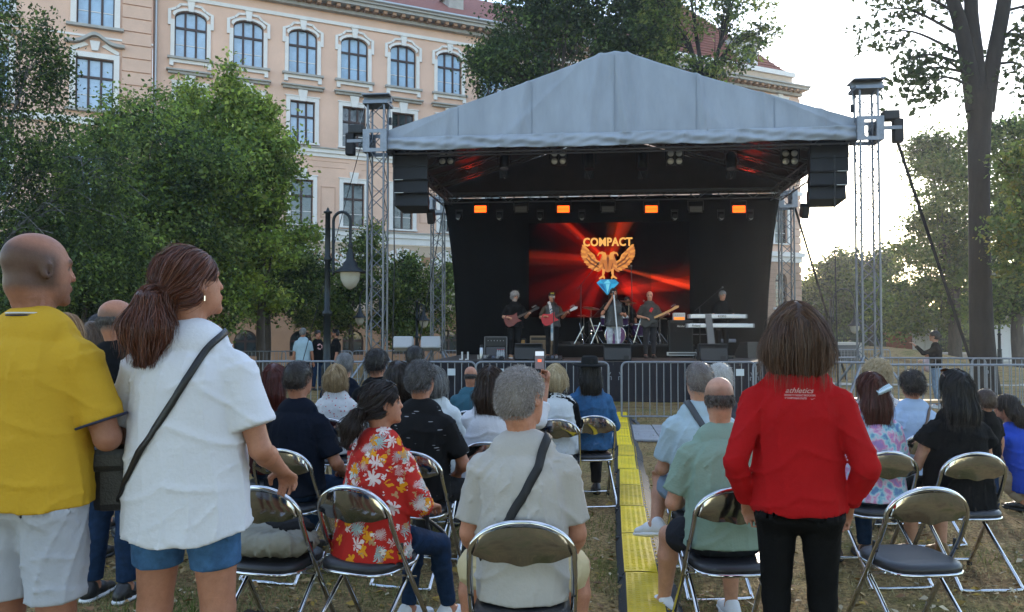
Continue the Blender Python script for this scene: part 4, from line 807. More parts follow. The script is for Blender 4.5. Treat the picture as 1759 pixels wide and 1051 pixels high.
# ---- LED screen with its picture
def screen():
    x0, x1, y, z0, z1 = sp(909, 6.2), sp(1185, 6.2), 6.2, spz(545, 0, 6.2), spz(382, 0, 6.2)
    cx = (x0 + x1) / 2; W = x1 - x0; Hh = z1 - z0
    t = SE('led_screen', 'large lit screen showing a golden two headed eagle on red rays', 'screen', cx, y, z0)
    cols, rows = 8, 5
    m = bpy.data.materials.new('led_picture'); m.use_nodes = True; nt = m.node_tree; nt.nodes.clear()
    out = nt.nodes.new('ShaderNodeOutputMaterial'); em = nt.nodes.new('ShaderNodeEmission'); nt.links.new(em.outputs[0], out.inputs[0]); em.inputs[1].default_value = .25
    tcn = nt.nodes.new('ShaderNodeTexCoord'); sep = nt.nodes.new('ShaderNodeSeparateXYZ')
    geo = nt.nodes.new('ShaderNodeAttribute'); geo.attribute_name = 'tint'; nt.links.new(geo.outputs['Color'], em.inputs[0])
    # the picture is computed per vertex of a fine sheet: crossing red light rays on black
    nx, nz = 220, 130; px = np.linspace(909, 1185, nx); py = np.linspace(545, 382, nz); PX, PY = np.meshgrid(px, py, indexing='ij')
    r = np.zeros_like(PX); hot = np.zeros_like(PX)
    def beam(x0, y0, x1, y1, w0, w1, inten, edge=.9, h=0):
        nonlocal r, hot
        d = np.array([x1 - x0, y1 - y0], float); Ln = np.hypot(*d); d /= Ln; tt = ((PX - x0) * d[0] + (PY - y0) * d[1]); q = (PX - x0) * -d[1] + (PY - y0) * d[0]
        s = tt / Ln; w = w0 + (w1 - w0) * s; inside = (s > 0) & (s < 1.0); f = np.clip(1 - np.abs(q) / np.maximum(w, .5), 0, 1)
        prof = (f ** .5) * (.45 + .55 * (q / np.maximum(w, .5) > edge - 1) * np.clip((q / np.maximum(w, .5) + 1) / 2, 0, 1)); r = r + np.where(inside, prof * inten, 0); hot = hot + np.where(inside, prof * h, 0)
    C0 = (1046, 450)
    beam(*C0, 1068, 375, 8, 26, 1.0, h=.3); beam(*C0, 965, 375, 4, 7, .75, h=.2); beam(*C0, 930, 375, 24, 34, .5); beam(*C0, 900, 440, 8, 14, .55, h=.1); beam(*C0, 900, 470, 30, 46, .28); beam(*C0, 960, 550, 12, 40, .55); beam(*C0, 1010, 550, 8, 20, .5)
    beam(1070, 462, 1190, 492, 2.5, 9, 1.1, h=.45); beam(1050, 500, 1190, 476, 8, 24, .75, h=.1); beam(1075, 470, 1130, 550, 10, 44, .4); beam(1060, 470, 1190, 540, 8, 40, .22); beam(*C0, 1120, 550, 4, 20, .4); beam(*C0, 905, 520, 4, 30, .3)
    for q in range(26):
        a = RNG.uniform(0, 6.283); x = 1046 + math.cos(a) * 60 * RNG.random(); y = 470 + math.sin(a) * 30 * RNG.random(); b_ = a + RNG.uniform(-.6, .6); beam(x, y, x + math.cos(b_) * 120, y + math.sin(b_) * 90, 1, RNG.uniform(3, 16), RNG.uniform(.04, .16))
    gl = np.exp(-(((PX - 1046) / 120) ** 2 + ((PY - 480) / 60) ** 2)); r = r + .10 * gl + .012
    r = r * (.25 + .75 * np.clip(np.exp(-((PX - 1020) / 150) ** 2) + .5 * (PX > 1120), 0, 1)); r = 1.9 * np.clip(r * .6, 0, 1.2) ** 2.1
    tint = np.stack([r, r ** 1.6 * .025 + hot * .07, r ** 1.5 * .008 + hot * .012], -1).reshape(-1, 3)
    V = np.stack([(PX - 909) / 276 * W - W / 2, np.full_like(PX, -.03), (545 - PY) / 163 * Hh], -1).reshape(-1, 3); I = np.arange(nx * nz).reshape(nx, nz); Q = np.stack([I[:-1, :-1], I[1:, :-1], I[1:, 1:], I[:-1, 1:]], -1).reshape(-1, 4)
    link('screen_picture', np_mesh('screen_picture', V, Q, m, False, tint), t)
    for i in range(cols):
        for j in range(rows): MB().b2((-W / 2 + W * i / cols + .002, -.026, Hh * j / rows + .002), (-W / 2 + W * (i + 1) / cols - .002, .06, Hh * (j + 1) / rows - .002)).build('screen_panel', BLK_P, t)
    def em_mat(name, c, s=1.0):
        return mat(name, (0, 0, 0), .6, emit=c, estr=s * .2)
    def X(px_): return (px_ - 909) / 276 * W - W / 2
    def Zz(py_): return (545 - py_) / 163 * Hh
    def flat(name, polys, m_, dy, par):
        k = MB()
        for p in polys:
            q = [(X(a), Zz(b_)) for a, b_ in p]
            ar = sum(q[i][0] * q[(i + 1) % len(q)][1] - q[(i + 1) % len(q)][0] * q[i][1] for i in range(len(q)))
            if ar < 0: q = q[::-1]
            k.add([(a, -.03 - dy, b_) for a, b_ in q], [tuple(range(len(q)))])
        return k.build(name, m_, par)
    gold, gold2, gold3, pale = em_mat('eagle_copper', (.62, .20, .045)), em_mat('eagle_dark', (.20, .045, .012)), em_mat('eagle_gold', (.95, .38, .08)), em_mat('logo_gold', (1.0, .50, .12), 1.1)
    # eagle, drawn for the left half and mirrored about x=1046
    def both(polys): return [p for p in polys] + [[(2 * 1046 - a, b_) for a, b_ in p] for p in polys]
    eg = flat('eagle_emblem', both([[(1046, 468), (1036, 464), (1030, 453), (1034, 443), (1036, 436), (1046, 438)]]), gold, .004, t)
    wing = [(1034, 451), (1026, 449), (1024, 442), (1016, 433), (1008, 430), (1002, 423), (1001, 427), (999, 430), (1000, 435), (1000, 441), (1004, 446), (1008, 453), (1014, 459), (1022, 463), (1034, 464)]
    flat('wing', [wing], gold, .003, eg); flat('wing', [[(2 * 1046 - a, b_) for a, b_ in wing]], gold, .003, eg)
    def arc(pts, t_): i = min(int(t_ * (len(pts) - 1)), len(pts) - 2); f_ = t_ * (len(pts) - 1) - i; return (pts[i][0] * (1 - f_) + pts[i + 1][0] * f_, pts[i][1] * (1 - f_) + pts[i + 1][1] * f_)
    for nf, tips, roots, wv_, mm, dp in ((12, [(1026, 467), (1012, 461), (1002, 448), (998, 434), (1001, 420)], [(1037, 459), (1029, 452), (1021, 443), (1014, 431)], 2.3, (gold, gold3), .0045), (10, [(1028, 461), (1018, 455), (1010, 446), (1007, 435)], [(1036, 455), (1029, 449), (1023, 441), (1016, 432)], 1.7, (gold3, gold), .0055)):
        for par_ in (0, 1):
            pl = []
            for i in range(par_, nf, 2):
                a_, b_ = arc(roots, i / (nf - 1)), arc(tips, i / (nf - 1)); dx, dy = b_[0] - a_[0], b_[1] - a_[1]; ln = math.hypot(dx, dy); ox, oy = -dy / ln * wv_, dx / ln * wv_; pl.append([(a_[0] - ox * .5, a_[1] - oy * .5), (a_[0] + ox * .5, a_[1] + oy * .5), (a_[0] + dx * .8 + ox, a_[1] + dy * .8 + oy), b_, (a_[0] + dx * .8 - ox, a_[1] + dy * .8 - oy)])
            flat('feathers', both(pl), mm[par_], dp + .0005 * par_, eg)['kind'] = 'stuff'
    fe = []
    for i in range(9):
        t_ = i / 8; x = 1003 + 24 * t_; y = 423 + 38 * t_; ln = 11 - 4 * t_; a = math.radians(205 - 75 * t_); dx, dy = math.cos(a) * ln, -math.sin(a) * ln
        ox, oy = -dy / ln * 2.4, dx / ln * 2.4; fe.append([(x + 6 - ox, y + 4 - oy), (x + 6 + ox, y + 4 + oy), (x + dx * .4, y + dy * .4)])
    flat('feathers', both(fe), gold, .002, eg)['kind'] = 'stuff'
    flat('feather_shade', both([[(1030, 456 + 0), (1017, 447), (1010, 436), (1012, 436), (1019, 445), (1031, 453)], [(1030, 461), (1015, 453), (1007, 443), (1009, 443), (1017, 451), (1031, 459)], [(1046, 465), (1044, 444), (1046, 441)], [(1039, 462), (1037, 452), (1038, 452), (1041, 462)]]), gold2, .007, eg)
    flat('wing_edge', both([[(1032, 449), (1026, 446), (1023, 438), (1016, 432), (1017, 435), (1022, 442), (1024, 449), (1031, 453)]]), gold3, .006, eg)
    hd = [(1037, 442), (1036, 437), (1031, 436.5), (1028.5, 441), (1028, 438), (1030, 434), (1036, 432), (1042, 434), (1044, 440), (1043, 446), (1036, 446)]
    flat('head', [hd], gold3, .005, eg); flat('head', [[(2 * 1046 - a, b_) for a, b_ in hd]], gold3, .005, eg); flat('eye', both([[(1032, 436), (1035, 436.4), (1032.5, 437.6)]]), gold2, .008, eg)
    flat('legs', both([[(1036, 461), (1041, 463), (1040, 471), (1036, 474)], [(1036, 473), (1039, 472), (1041, 477), (1040, 480), (1037, 477), (1031, 480), (1030, 478)]]), gold3, .005, eg)
    dm = flat('diamond', [[(1026, 486), (1033, 480), (1058, 480), (1065, 486), (1045, 507)]], em_mat('diamond_blue', (.02, .28, .55)), .004, t)
    flat('facet', [[(1038, 487), (1046, 480), (1051, 487)], [(1042, 488), (1049, 488), (1045, 505)]], em_mat('diamond_light', (.18, .68, .9)), .006, dm); flat('facet', [[(1026, 486), (1033, 480), (1038, 487)], [(1052, 488), (1064, 487), (1047, 504)]], em_mat('diamond_mid', (.03, .42, .75)), .006, dm); flat('facet', [[(1031, 488), (1037, 488), (1043, 502)]], em_mat('diamond_deep', (.01, .12, .34)), .006, dm)
    m0 = TXT['compact']; nv = len(m0.vertices); VV = []; FF = []
    for q, (ox, oy) in enumerate(((0, 0), (.035, 0), (-.035, 0), (0, .025), (0, -.025), (.03, .02), (-.03, -.02), (.03, -.02), (-.03, .02))): VV += [(v.co.x + ox, v.co.y + oy, .0008 * q) for v in m0.vertices]; FF += [tuple(i + q * nv for i in f.vertices) for f in m0.polygons]
    me = bpy.data.meshes.new('lettering'); me.from_pydata(VV, [], FF); me.materials.append(pale); w0 = max(v.co.x for v in me.vertices) - min(v.co.x for v in me.vertices); h0 = max(v.co.y for v in me.vertices) - min(v.co.y for v in me.vertices)
    sx = (X(1088) - X(1003)) / w0; sz = (Zz(409) - Zz(424)) / h0
    link('lettering', me, t, (X(1045.5), -.04, Zz(416.5)), (R(90), 0, 0), (sx, sz, 1))
    return t
screen()
# ================================================================== BARRIERS
def barrier_proto(w=2.36, h=1.08):
    r = .019; z0 = .12
    k = MB(); c = .1
    pts = [(-w / 2, 0, z0)]
    for a in range(0, 91, 18): pts.append((-w / 2 + c - c * math.cos(R(a)), 0, h - c + c * math.sin(R(a))))
    for a in range(90, -1, -18): pts.append((w / 2 - c + c * math.cos(R(a)), 0, h - c + c * math.sin(R(a))))
    pts += [(w / 2, 0, z0)]
    k.tube(pts, r, 8); fr = k.mesh('frame', STEEL); lo = MB().tube([(-w / 2, 0, z0), (w / 2, 0, z0)], r * .9, 8).mesh('lower_rail', STEEL)
    bar = MB().tube([(0, 0, z0), (0, 0, h)], .0085, 6).mesh('bar', STEEL)
    ft = MB().tube([(0, 0, z0), (0, 0, .03)], .019, 8); ft.box((0, 0, .02), (.05, .62, .03)); ft = ft.mesh('foot', STEEL)
    pl = MB().box((0, 0, .9), (.14, .006, .12)).mesh('number_plate', mat('barrier_plate', (.5, .55, .6), .4, .4))
    hk = MB().tube([(0, 0, .82), (.05, 0, .82), (.05, 0, .76)], .008, 6).tube([(0, 0, .82), (.04, 0, .9)], .008, 6).mesh('hook', STEEL)
    return dict(w=w, fr=fr, lo=lo, bar=bar, ft=ft, pl=pl, hk=hk)
BP = barrier_proto()
def barrier(label, x, y, rz, plate=-.72, z=None, nbar=18, group='steel crowd barriers'):
    t = thing('crowd_barrier', label, 'barrier', (x, y, gz(x, y) if z is None else z), rz, group)
    link('frame', BP['fr'], t); link('lower_rail', BP['lo'], t)
    for i in range(nbar): link('bar', BP['bar'], t, (-BP['w'] / 2 + BP['w'] * (i + 1) / (nbar + 1), 0, 0))
    for s in (-1, 1): link('foot', BP['ft'], t, (s * (BP['w'] / 2 - .25), 0, 0))
    if plate is not None: link('number_plate', BP['pl'], t, (plate, -.022, 0))
    link('hook', BP['hk'], t, (BP['w'] / 2, 0, 0)); link('hook', BP['hk'], t, (-BP['w'] / 2, 0, 0), (0, 0, R(180)))
    return t
YB = 14.0
def bx(px, Y): return wx(px, Y)
barrier('crowd barrier in front of the left part of the stage, left of the centre gap', bx(931, YB), YB, R(-1), -.75)
barrier('crowd barrier left of the stage corner, before the left towers', bx(704, YB + .05), YB + .05, R(-.5), .75)
barrier('crowd barrier in front of the right stage half, behind the man in light blue', bx(1182, YB - .1), YB - .1, R(-1.5), .9)
barrier('crowd barrier hidden mostly behind the woman in the red sweatshirt', bx(1410, YB - .3), YB - .3, R(-2), None)
barrier('crowd barrier beyond the lamp post, left of the tower', bx(470, YB + .3), YB + .3, R(2), None)
barrier('crowd barrier behind the white T-shirt woman', bx(238, YB + .3), YB + .3, R(0), None)
barrier('crowd barrier in the front row below the woman with the baby', bx(1645, 12.4), 12.4, R(-3), None)
barrier('crowd barrier at the front right edge of the picture', bx(1905, 12.3), 12.3, R(-3), None)
barrier('crowd barrier of the second row at the foot of the big tree', bx(1590, 16.8), 16.8, R(-8), None)
barrier('crowd barrier of the second row behind the right front tower', bx(1400, 17.2), 17.2, R(2), None)
barrier('crowd barrier of the second row at the right edge', bx(1770, 16.4), 16.4, R(-6), None)
for i, (px, Y, rz, lb) in enumerate(((665, 27, 1, 'far crowd barrier between the left towers'), (775, 27.5, 0, 'far crowd barrier beside the rear left tower'), (545, 26.5, 2, 'far crowd barrier at the three chatting men'), (430, 26.0, 2, 'far crowd barrier left of the three chatting men'), (1475, 30, 0, 'far crowd barrier before the grey cabinet'))):
    barrier(lb, bx(px, Y), Y, R(rz), None)
# ================================================================== LAMP POSTS
IRON = mat('green_black_iron', (.012, .017, .020), .45, .4); LGL = mat('lamp_glass', (.42, .40, .33), .25, spec=.6, coat=.3)
def lamp_post(label, px, Y, top, arm, z_l, hook_h):
    b_ = gb(px, Y); t = thing('street_lamp', label, 'lamp', b_, 0, 'hook shaped street lamps'); h = top - b_[2]
    MB().lathe([(.17, 0), (.17, .25), (.12, .32), (.10, .9), (.115, .95), (.075, 1.0), (.07, h * .48), (.1, h * .485), (.1, h * .5), (.062, h * .51), (.055, h * .74), (.075, h * .745), (.075, h * .76), (.055, h * .77), (.05, h - .1), (.085, h - .09), (.085, h - .06), (.04, h - .05), (.02, h), (0, h + .03)], 12).build('post', IRON, t)
    ax = arm; zz = h - hook_h
    pts = [(0.11 if arm > 0 else -.11, 0, h * .68), (.11 if arm > 0 else -.11, 0, zz)]
    x0 = pts[0][0]
    for a in range(0, 181, 15): pts.append((x0 + (ax - x0) * (1 - math.cos(R(a))) / 2, 0, zz + abs(ax - x0) * .55 * math.sin(R(a))))
    zl = z_l - b_[2]; pts.append((ax, 0, zl + .42)); MB().tube(pts, .03, 8).build('hook_arm', IRON, t)
    k = MB(); k.tube([(0, 0, h * .7), (x0, 0, h * .7)], .03, 6).tube([(0, 0, h * .755), (x0, 0, h * .755)], .03, 6); k.build('arm_bracket', IRON, t)
    s = MB().lathe([(.03, .5), (.06, .46), (.035, .42), (.05, .34), (.075, .30), (.08, .18), (.13, .12), (.15, .05), (.30, -.05), (.31, -.07), (.29, -.07), (.15, -.02)], 18, (ax, 0, zl)).build('lamp_shade', IRON, t)
    MB().lathe([(.20, -.04), (.20, -.10), (.18, -.22), (.12, -.33), (.03, -.39), (0, -.395)], 16, (ax, 0, zl)).build('lamp_glass', LGL, s)
    return t
lamp_post('tall dark hook lamp post in front of the building, left of the stage', 562, 15.2, at(562, 358, 15.2).z, .44, at(600, 462, 15.2).z, .25)
lamp_post('distant hook lamp peeping out left of the front tower', 657, 33, at(657, 500, 33).z, -.95, at(617, 543, 33).z, .3)
lamp_post('distant hook lamp between the two left towers', 716, 34, at(716, 515, 34).z, .3, at(723, 548, 34).z, .3)
lamp_post('hook lamp beyond the stage in front of the park trees', 1427, 33, at(1427, 512, 33).z, 1.0, at(1468, 557, 33).z, .1)
lamp_post('far hook lamp right of the big forked trunk', 1716, 40, at(1716, 515, 40).z, .3, at(1722, 540, 40).z, .2)
# floodlights on a stand by the towers
t = thing('floodlight_stand', 'pair of grey floodlights on a low box between the left towers', 'floodlight', gb(717, 24), 0)
for s in (-1, 1): MB().box((s * .42, 0, 1.35), (.6, .35, .38), Matrix.Rotation(R(-20), 3, 'X'), .05).build('floodlight', mat('flood_grey', (.5, .5, .52), .5), t)
MB().tube([(-.4, 0, 1.2), (.4, 0, 1.2)], .03, 6).tube([(0, 0, 0), (0, 0, 1.2)], .04, 8).build('stand', BLK_M, t); MB().box((0, 0, .9), (.35, .25, .5)).build('control_box', mat('cream_box', (.5, .48, .4), .7), t)
# grey cabinet, gate pillars, parapet at the far right
t = thing('generator_cabinet', 'pale cabinet with dark grille near the hook lamp beyond the stage', 'cabinet', gb(1452, 31), R(-4))
MB().b2((-1.0, 0, .15), (.62, 1.4, 1.35)).build('housing', mat('pale_cabinet', (.44, .41, .36), .8, var=.06), t); MB().b2((-.3, -.03, .35), (.5, .0, 1.25)).build('grille', mat('grille_dark', (.06, .065, .07), .6), t)
for q in range(7): MB().b2((-.28, -.05, .42 + q * .115), (.48, -.03, .45 + q * .115)).build('louvre', mat('louvre_grey', (.12, .125, .13), .6), t)
MB().b2((-.2, -.3, .02), (.3, -.1, .33)).build('crate', mat('blue_crate', (.02, .04, .12), .6), t)
WH = mat('white_pillar', (.62, .60, .57), .8, var=.06); BRK = mat('red_brick', (.27, .095, .055), .9, var=.2, vscale=8, bump=.3)
for i, (px, py, Y, w, h, m_, lb) in enumerate(((1538, 605, 48, .8, 1.7, BRK, 'red brick gate pillar left of the pair by the far fence'), (1560, 605, 48, .8, 1.8, BRK, 'red brick gate pillar next to the white post by the far fence'), (1578, 603, 46, .5, 1.7, WH, 'slim white post right of the brick gate pillars'), (1596, 600, 46, .7, 2.0, WH, 'white pillar behind the woman with the baby'), (1713, 590, 44, .9, 1.6, WH, 'stout white pillar right of the big trunk'), (1742, 590, 44, 1.1, 1.7, WH, 'broad white pillar at the right edge'))):
    p = at(px, py, Y); g = gz(p.x, Y) + (.5 if px > 1700 else 0); t = thing('gate_pillar', lb, 'pillar', (p.x, Y, g - .2), R(-5), 'pillars along the park fence')
    MB().box((0, 0, h / 2 + .1), (w, w, h + .2), None, .02).build('shaft', m_, t); MB().box((0, 0, h + .26), (w + .22, w + .22, .12)).build('cap', m_, t); MB().box((0, 0, .1), (w + .16, w + .16, .3)).build('base', m_, t)
t = thing('park_fence', 'dark iron railing between the brick pillars at the far right', 'fence', gb(1490, 48.4), R(-2))
for i in range(90): MB().tube([(-3.5 + i * .1, 0, 0), (-3.5 + i * .1, 0, 1.5)], .012, 4).build('rail_bar', BLK_M, t)
MB().b2((-3.6, -.02, 1.35), (5.6, .02, 1.4)).build('rail', BLK_M, t)
t = thing('parapet_wall', 'low pale wall beside the white pillars', 'wall', gb(1640, 46.5), R(-4)); MB().b2((-2.4, 0, 0), (9, .5, .55)).build('wall', mat('pale_wall', (.42, .40, .36), .85, var=.08), t); MB().b2((-2.45, -.05, .55), (9.05, .55, .65)).build('coping', WH, t)
# wooden bench behind the barrier at right
t = thing('wooden_bench', 'long wooden bench behind the right barriers', 'bench', (wx(1590, 13.3), 13.3, gz(0, 13.3)), R(-2)); MB().b2((-.95, -.14, .42), (.95, .14, .46)).build('seat', mat('pine_wood', (.42, .26, .12), .6, var=.2, vscale=6, stretch=(.3, 5, 5)), t)
for s in (-1, 1): MB().tube([(s * .7, -.12, .42), (s * .75, -.2, 0)], .02, 6).tube([(s * .7, .12, .42), (s * .75, .2, 0)], .02, 6).build('leg', STEEL, t)
# ================================================================== CABLE RAMP
def cable_ramp():
    a = Vector((.66, 3.85)); b_ = Vector((2.10, 15.2)); d = (b_ - a); Ln = d.length; an = math.atan2(d.y, d.x) - math.pi / 2
    t = thing('cable_ramp', 'yellow and black cable ramp running down the aisle to the stage', 'cable ramp', (a.x, a.y, gz(a.x, a.y)), an)
    n = 12; sl = Ln / n; Y1, Y2 = mat('yellow_lid', (.74, .53, .012), .55, var=.16, vscale=6, bump=.35, bscale=60), mat('yellow_lid_worn', (.60, .42, .02), .6, var=.25, vscale=5, bump=.35, bscale=60)
    for i in range(n):
        y0 = i * sl; zo = gz(a.x + d.x * i / n, a.y + d.y * i / n) - gz(a.x, a.y); sl_t = math.atan2(gz(0, a.y + d.y * (i + 1) / n) - gz(0, a.y + d.y * i / n), sl)
        rot = (sl_t, 0, random.uniform(-.012, .012)); W = .17
        poly = [(-.145, 0), (.205, 0), (.195, .014), (.105, .07), (-.105, .07), (-.138, .016)]
        k = MB(); k.prism(poly, .004, sl - .004); seg = k.build('base_segment', RUBBER, t, (random.uniform(-.008, .008), y0, zo), rot)
        k = MB(); P = []; m = 14
        xs = np.linspace(-.10, .10, 7)
        V = [(x, .012 + (sl - .024) * j / m, .076 + .005 * (1 - (x / .1) ** 2)) for j in range(m + 1) for x in xs]
        Q = [(j * 7 + q, j * 7 + q + 1, j * 7 + q + 8, j * 7 + q + 7) for j in range(m) for q in range(6)]
        k.add(V, Q); e = [(-.10, .012, .05), (.10, .012, .05), (.10, sl - .012, .05), (-.10, sl - .012, .05)]
        k.add(e + [(-.1, .012, .076), (.1, .012, .076), (.1, sl - .012, .076), (-.1, sl - .012, .076)], [(0, 1, 5, 4), (1, 2, 6, 5), (2, 3, 7, 6), (3, 0, 4, 7)])
        for r in range(5):                     # tread ribs
            for c in range(26):
                x = -.08 + r * .04; y = .05 + (sl - .1) * c / 25; k.add([(x - .012, y - .006, .081), (x + .012, y - .002, .081), (x + .012, y + .004, .0845), (x - .012, y, .0845)], [(0, 1, 2, 3)])
        k.build('lid', Y1 if i % 3 else Y2, seg)
        k = MB()
        for c in range(10): k.b2((.1, .06 + c * (sl - .12) / 9, .062), (.125, .07 + c * (sl - .12) / 9, .0685))
        k.build('hinge_tab', Y2, seg)
        for s in (-1, 1): MB().box((s * .115, sl - .005, .045), (.05, .03, .012)).build('connector', RUBBER, seg)
cable_ramp()
# ================================================================== FOLDING CHAIRS
CHROME = mat('chrome', (.62, .62, .63), .09, 1.0, var=.04, vscale=20); MIRROR = mat('mirror_back', (.40, .40, .40), .10, 1.0, bump=.10, bscale=8)
SEATM = mat('seat_vinyl', (.02, .021, .026), .38, bump=.12, bscale=160)
def arc_pts(w, zb, zt, yb, yt, rz, n=7):
    """an arched tube: two legs joined by a round top"""
    pts = []
    return pts
def chair_parts():
    P = {}; r = .0125; w = .205
    # main frame: the back hoop running down into the front legs (y+ is forward)
    def hoop(t): return t
    pts = [(-w - .005, .30, .02), (-w, .12, .30), (-w, -.02, .52), (-w + .004, -.075, .63)]
    for a in range(10, 181, 17): pts.append((-(w - .004) * math.cos(R(a)) , -.085 - .035 * math.sin(R(a)), .66 + .135 * math.sin(R(a))))
    pts += [(w - .004, -.075, .63), (w, -.02, .52), (w, .12, .30), (w + .005, .30, .02)]
    P['frame_tube'] = (MB().tube(curve_pts(pts, 3), r, 8).mesh('frame_tube', CHROME))
    P['front_foot'] = MB().tube([(-w - .005, .30, .035), (w + .005, .30, .035)], r * .85, 8).mesh('front_foot', CHROME)
    # rear leg U
    w2 = w - .028; q = [(-w2, .20, .42), (-w2, .0, .25), (-w2 - .008, -.23, .04)]
    q2 = [(-w2 + .01, -.25, .016), (0, -.252, .014), (w2 - .01, -.25, .016)]
    P['rear_leg'] = MB().tube(curve_pts(q + q2 + [(-x, y, z) for x, y, z in q[::-1]], 4), r * .92, 8).mesh('rear_leg', CHROME)
    # backrest: kidney-shaped pressed panel
    N = 28; k = MB(); V = []; up = []; lo = []
    for i in range(N + 1):
        u = -1 + 2 * i / N; x = u * .188; c = math.sqrt(max(0, 1 - u * u)); zt = .672 + .112 * c ** .8; zb = .662 - .026 * (1 - u * u) - .006 * math.cos(u * 3 * math.pi) * (1 - u * u); zb = min(zb, zt - .004); yy = -.098 - .035 * (1 - u * u)
        for j in range(6): z = zb + (zt - zb) * j / 5; V.append((x, yy - .01 * math.sin(math.pi * j / 5) + (z - .67) * -.15, z))
    Q = [(i * 6 + j, (i + 1) * 6 + j, (i + 1) * 6 + j + 1, i * 6 + j + 1) for i in range(N) for j in range(5)]
    k.add(V, Q, True); k.add([(x, y + .012, z) for x, y, z in V], [tuple(reversed(f)) for f in Q], True)
    edge = [i * 6 for i in range(N + 1)] + [i * 6 + 5 for i in range(N, -1, -1)]; m = len(edge); E = [V[i] for i in edge]; k.add(E + [(x, y + .012, z) for x, y, z in E], [((i + 1) % m, i, m + i, m + (i + 1) % m) for i in range(m)])
    P['backrest'] = k.mesh('backrest', MIRROR)
    P['rivet'] = MB().lathe([(0, .006), (.008, .004), (.011, 0)], 8, (0, 0, 0), Matrix.Rotation(R(90), 3, 'X')).mesh('rivet', CHROME)
    # padded seat
    k = MB(); rows = []; n = 26
    def ring(sc, z, n=n): return [(sc * .192 * (abs(math.cos(t)) ** .55) * math.copysign(1, math.cos(t)), .05 + sc * .195 * (abs(math.sin(t)) ** .55) * math.copysign(1, math.sin(t)), z + .012 * max(0, -math.sin(t)) * 0) for t in [2 * math.pi * i / n for i in range(n)]]
    lv = [(.95, .405), (1.0, .415), (1.0, .43), (.95, .443), (.8, .449), (.4, .451)]
    for s, z in lv: rows += ring(s, z)
    k.add(rows, [(i * n + j, i * n + (j + 1) % n, (i + 1) * n + (j + 1) % n, (i + 1) * n + j) for i in range(len(lv) - 1) for j in range(n)] + [tuple((len(lv) - 1) * n + j for j in range(n)), tuple(range(n - 1, -1, -1))], True)
    P['seat'] = k.mesh('seat', SEATM)
    rr = [Vector(p) for p in ring(.99, .402)]; P['seat_rim'] = MB().tube(rr, .009, 6, closed=True).mesh('seat_rim', CHROME)
    P['pivot'] = MB().box((0, 0, 0), (.014, .03, .05), None, .004).mesh('pivot', BLK_P); P['cap'] = MB().lathe([(.015, 0), (.016, .02), (.014, .03)], 8).mesh('cap', BLK_P)
    P['side_link'] = MB().tube([(0, -.06, .40), (0, .16, .33)], .006, 6).mesh('side_link', CHROME)
    return P
CP = chair_parts()
def chair(label, x, y, rz, sticker=None, group='chrome folding chairs'):
    t = thing('folding_chair', label, 'chair', (x, y, gz(x, y)), rz, group)
    for n in ('frame_tube', 'front_foot', 'rear_leg', 'seat'): link(n, CP[n], t)
    link('seat_rim', CP['seat_rim'], [c for c in t.children if c.name.startswith('seat')][0])
    bk = link('backrest', CP['backrest'], t)
    for (xx, zz) in ((-.14, .69), (.14, .69), (-.06, .73), (.06, .73)): link('rivet', CP['rivet'], bk, (xx, -.128 + abs(xx) * .1, zz))
    for s in (-1, 1): link('pivot', CP['pivot'], t, (s * .205, .0, .505)); link('side_link', CP['side_link'], t, (s * .192, 0, 0)); link('cap', CP['cap'], t, (s * .21, .30, 0))
    if sticker: MB().box((sticker, -.152, .70), (.05, .002, .045)).build('sticker', mat('paper_sticker', (.5, .5, .48), .7), bk)
    return t
CH = {}
def CHR(key, label, px, Y, deg, sticker=None): x = wx(px, Y); CH[key] = (x, Y, R(deg)); chair(label, x, Y, R(deg), sticker)
CHR('grey', 'folding chair under the seated man in the grey T-shirt', 897, 3.13, -2)
CHR('floral', 'folding chair under the woman in the red floral blouse, turned to the right', 628, 3.80, -24)
CHR('bag', 'folding chair with a khaki jacket on its seat, beside the white T-shirt woman', 470, 3.80, -14)
CHR('navy', 'folding chair under the man in the plain navy T-shirt', 500, 5.05, -14)
CHR('dash', 'folding chair under the grey haired man in the black dash pattern T-shirt', 715, 4.95, -14)
CHR('blond', 'folding chair under the blond woman in the embroidered white blouse', 572, 6.95, -8)
CHR('teal', 'vacant folding chair just behind the bald man in teal', 805, 7.05, -2)
CHR('hat', 'folding chair under the person with the black hat and denim shirt', 1015, 7.2, 4)
CHR('green', 'folding chair under the bald man in the pale green T-shirt', 1252, 3.78, 4)
CHR('lblue', 'folding chair under the man in the light blue T-shirt with a sling strap', 1210, 4.75, 4)
CHR('empty', 'empty folding chair with a paper sticker on its back at the right front', 1567, 3.78, 6, .0)
CHR('black', 'folding chair under the woman in black with long black hair', 1652, 4.9, 2)
CHR('clip', 'folding chair under the red haired woman with the hair clip', 1505, 4.95, 4)
CHR('blouse', 'folding chair under the short haired woman in the pale blue blouse', 1575, 5.9, 4)
CHR('vest', 'folding chair under the blond woman in the white quilted vest', 955, 6.9, -4)
CHR('phone', 'folding chair under the dark haired woman in the white shirt', 842, 5.4, -4)
CHR('gwoman', 'folding chair under the grey haired woman in white', 742, 5.95, -8)
for i, (px, Y, lb) in enumerate(((592, 7.63, 'the grey haired man in navy beyond the blond woman'), (472, 5.83, 'the red haired woman in dark clothes at left'), (648, 7.23, 'the young man with red lettering'), (713, 8.33, 'the dark haired person in the front rows'), (685, 5.83, 'the dark haired woman in black'), (808, 7.68, 'the bald man in teal'), (1236, 5.68, 'the white haired man right of the ramp'), (1506, 6.53, 'the curly blond woman'))):
    CHR('extra%d' % i, 'folding chair under ' + lb, px, Y, 0)
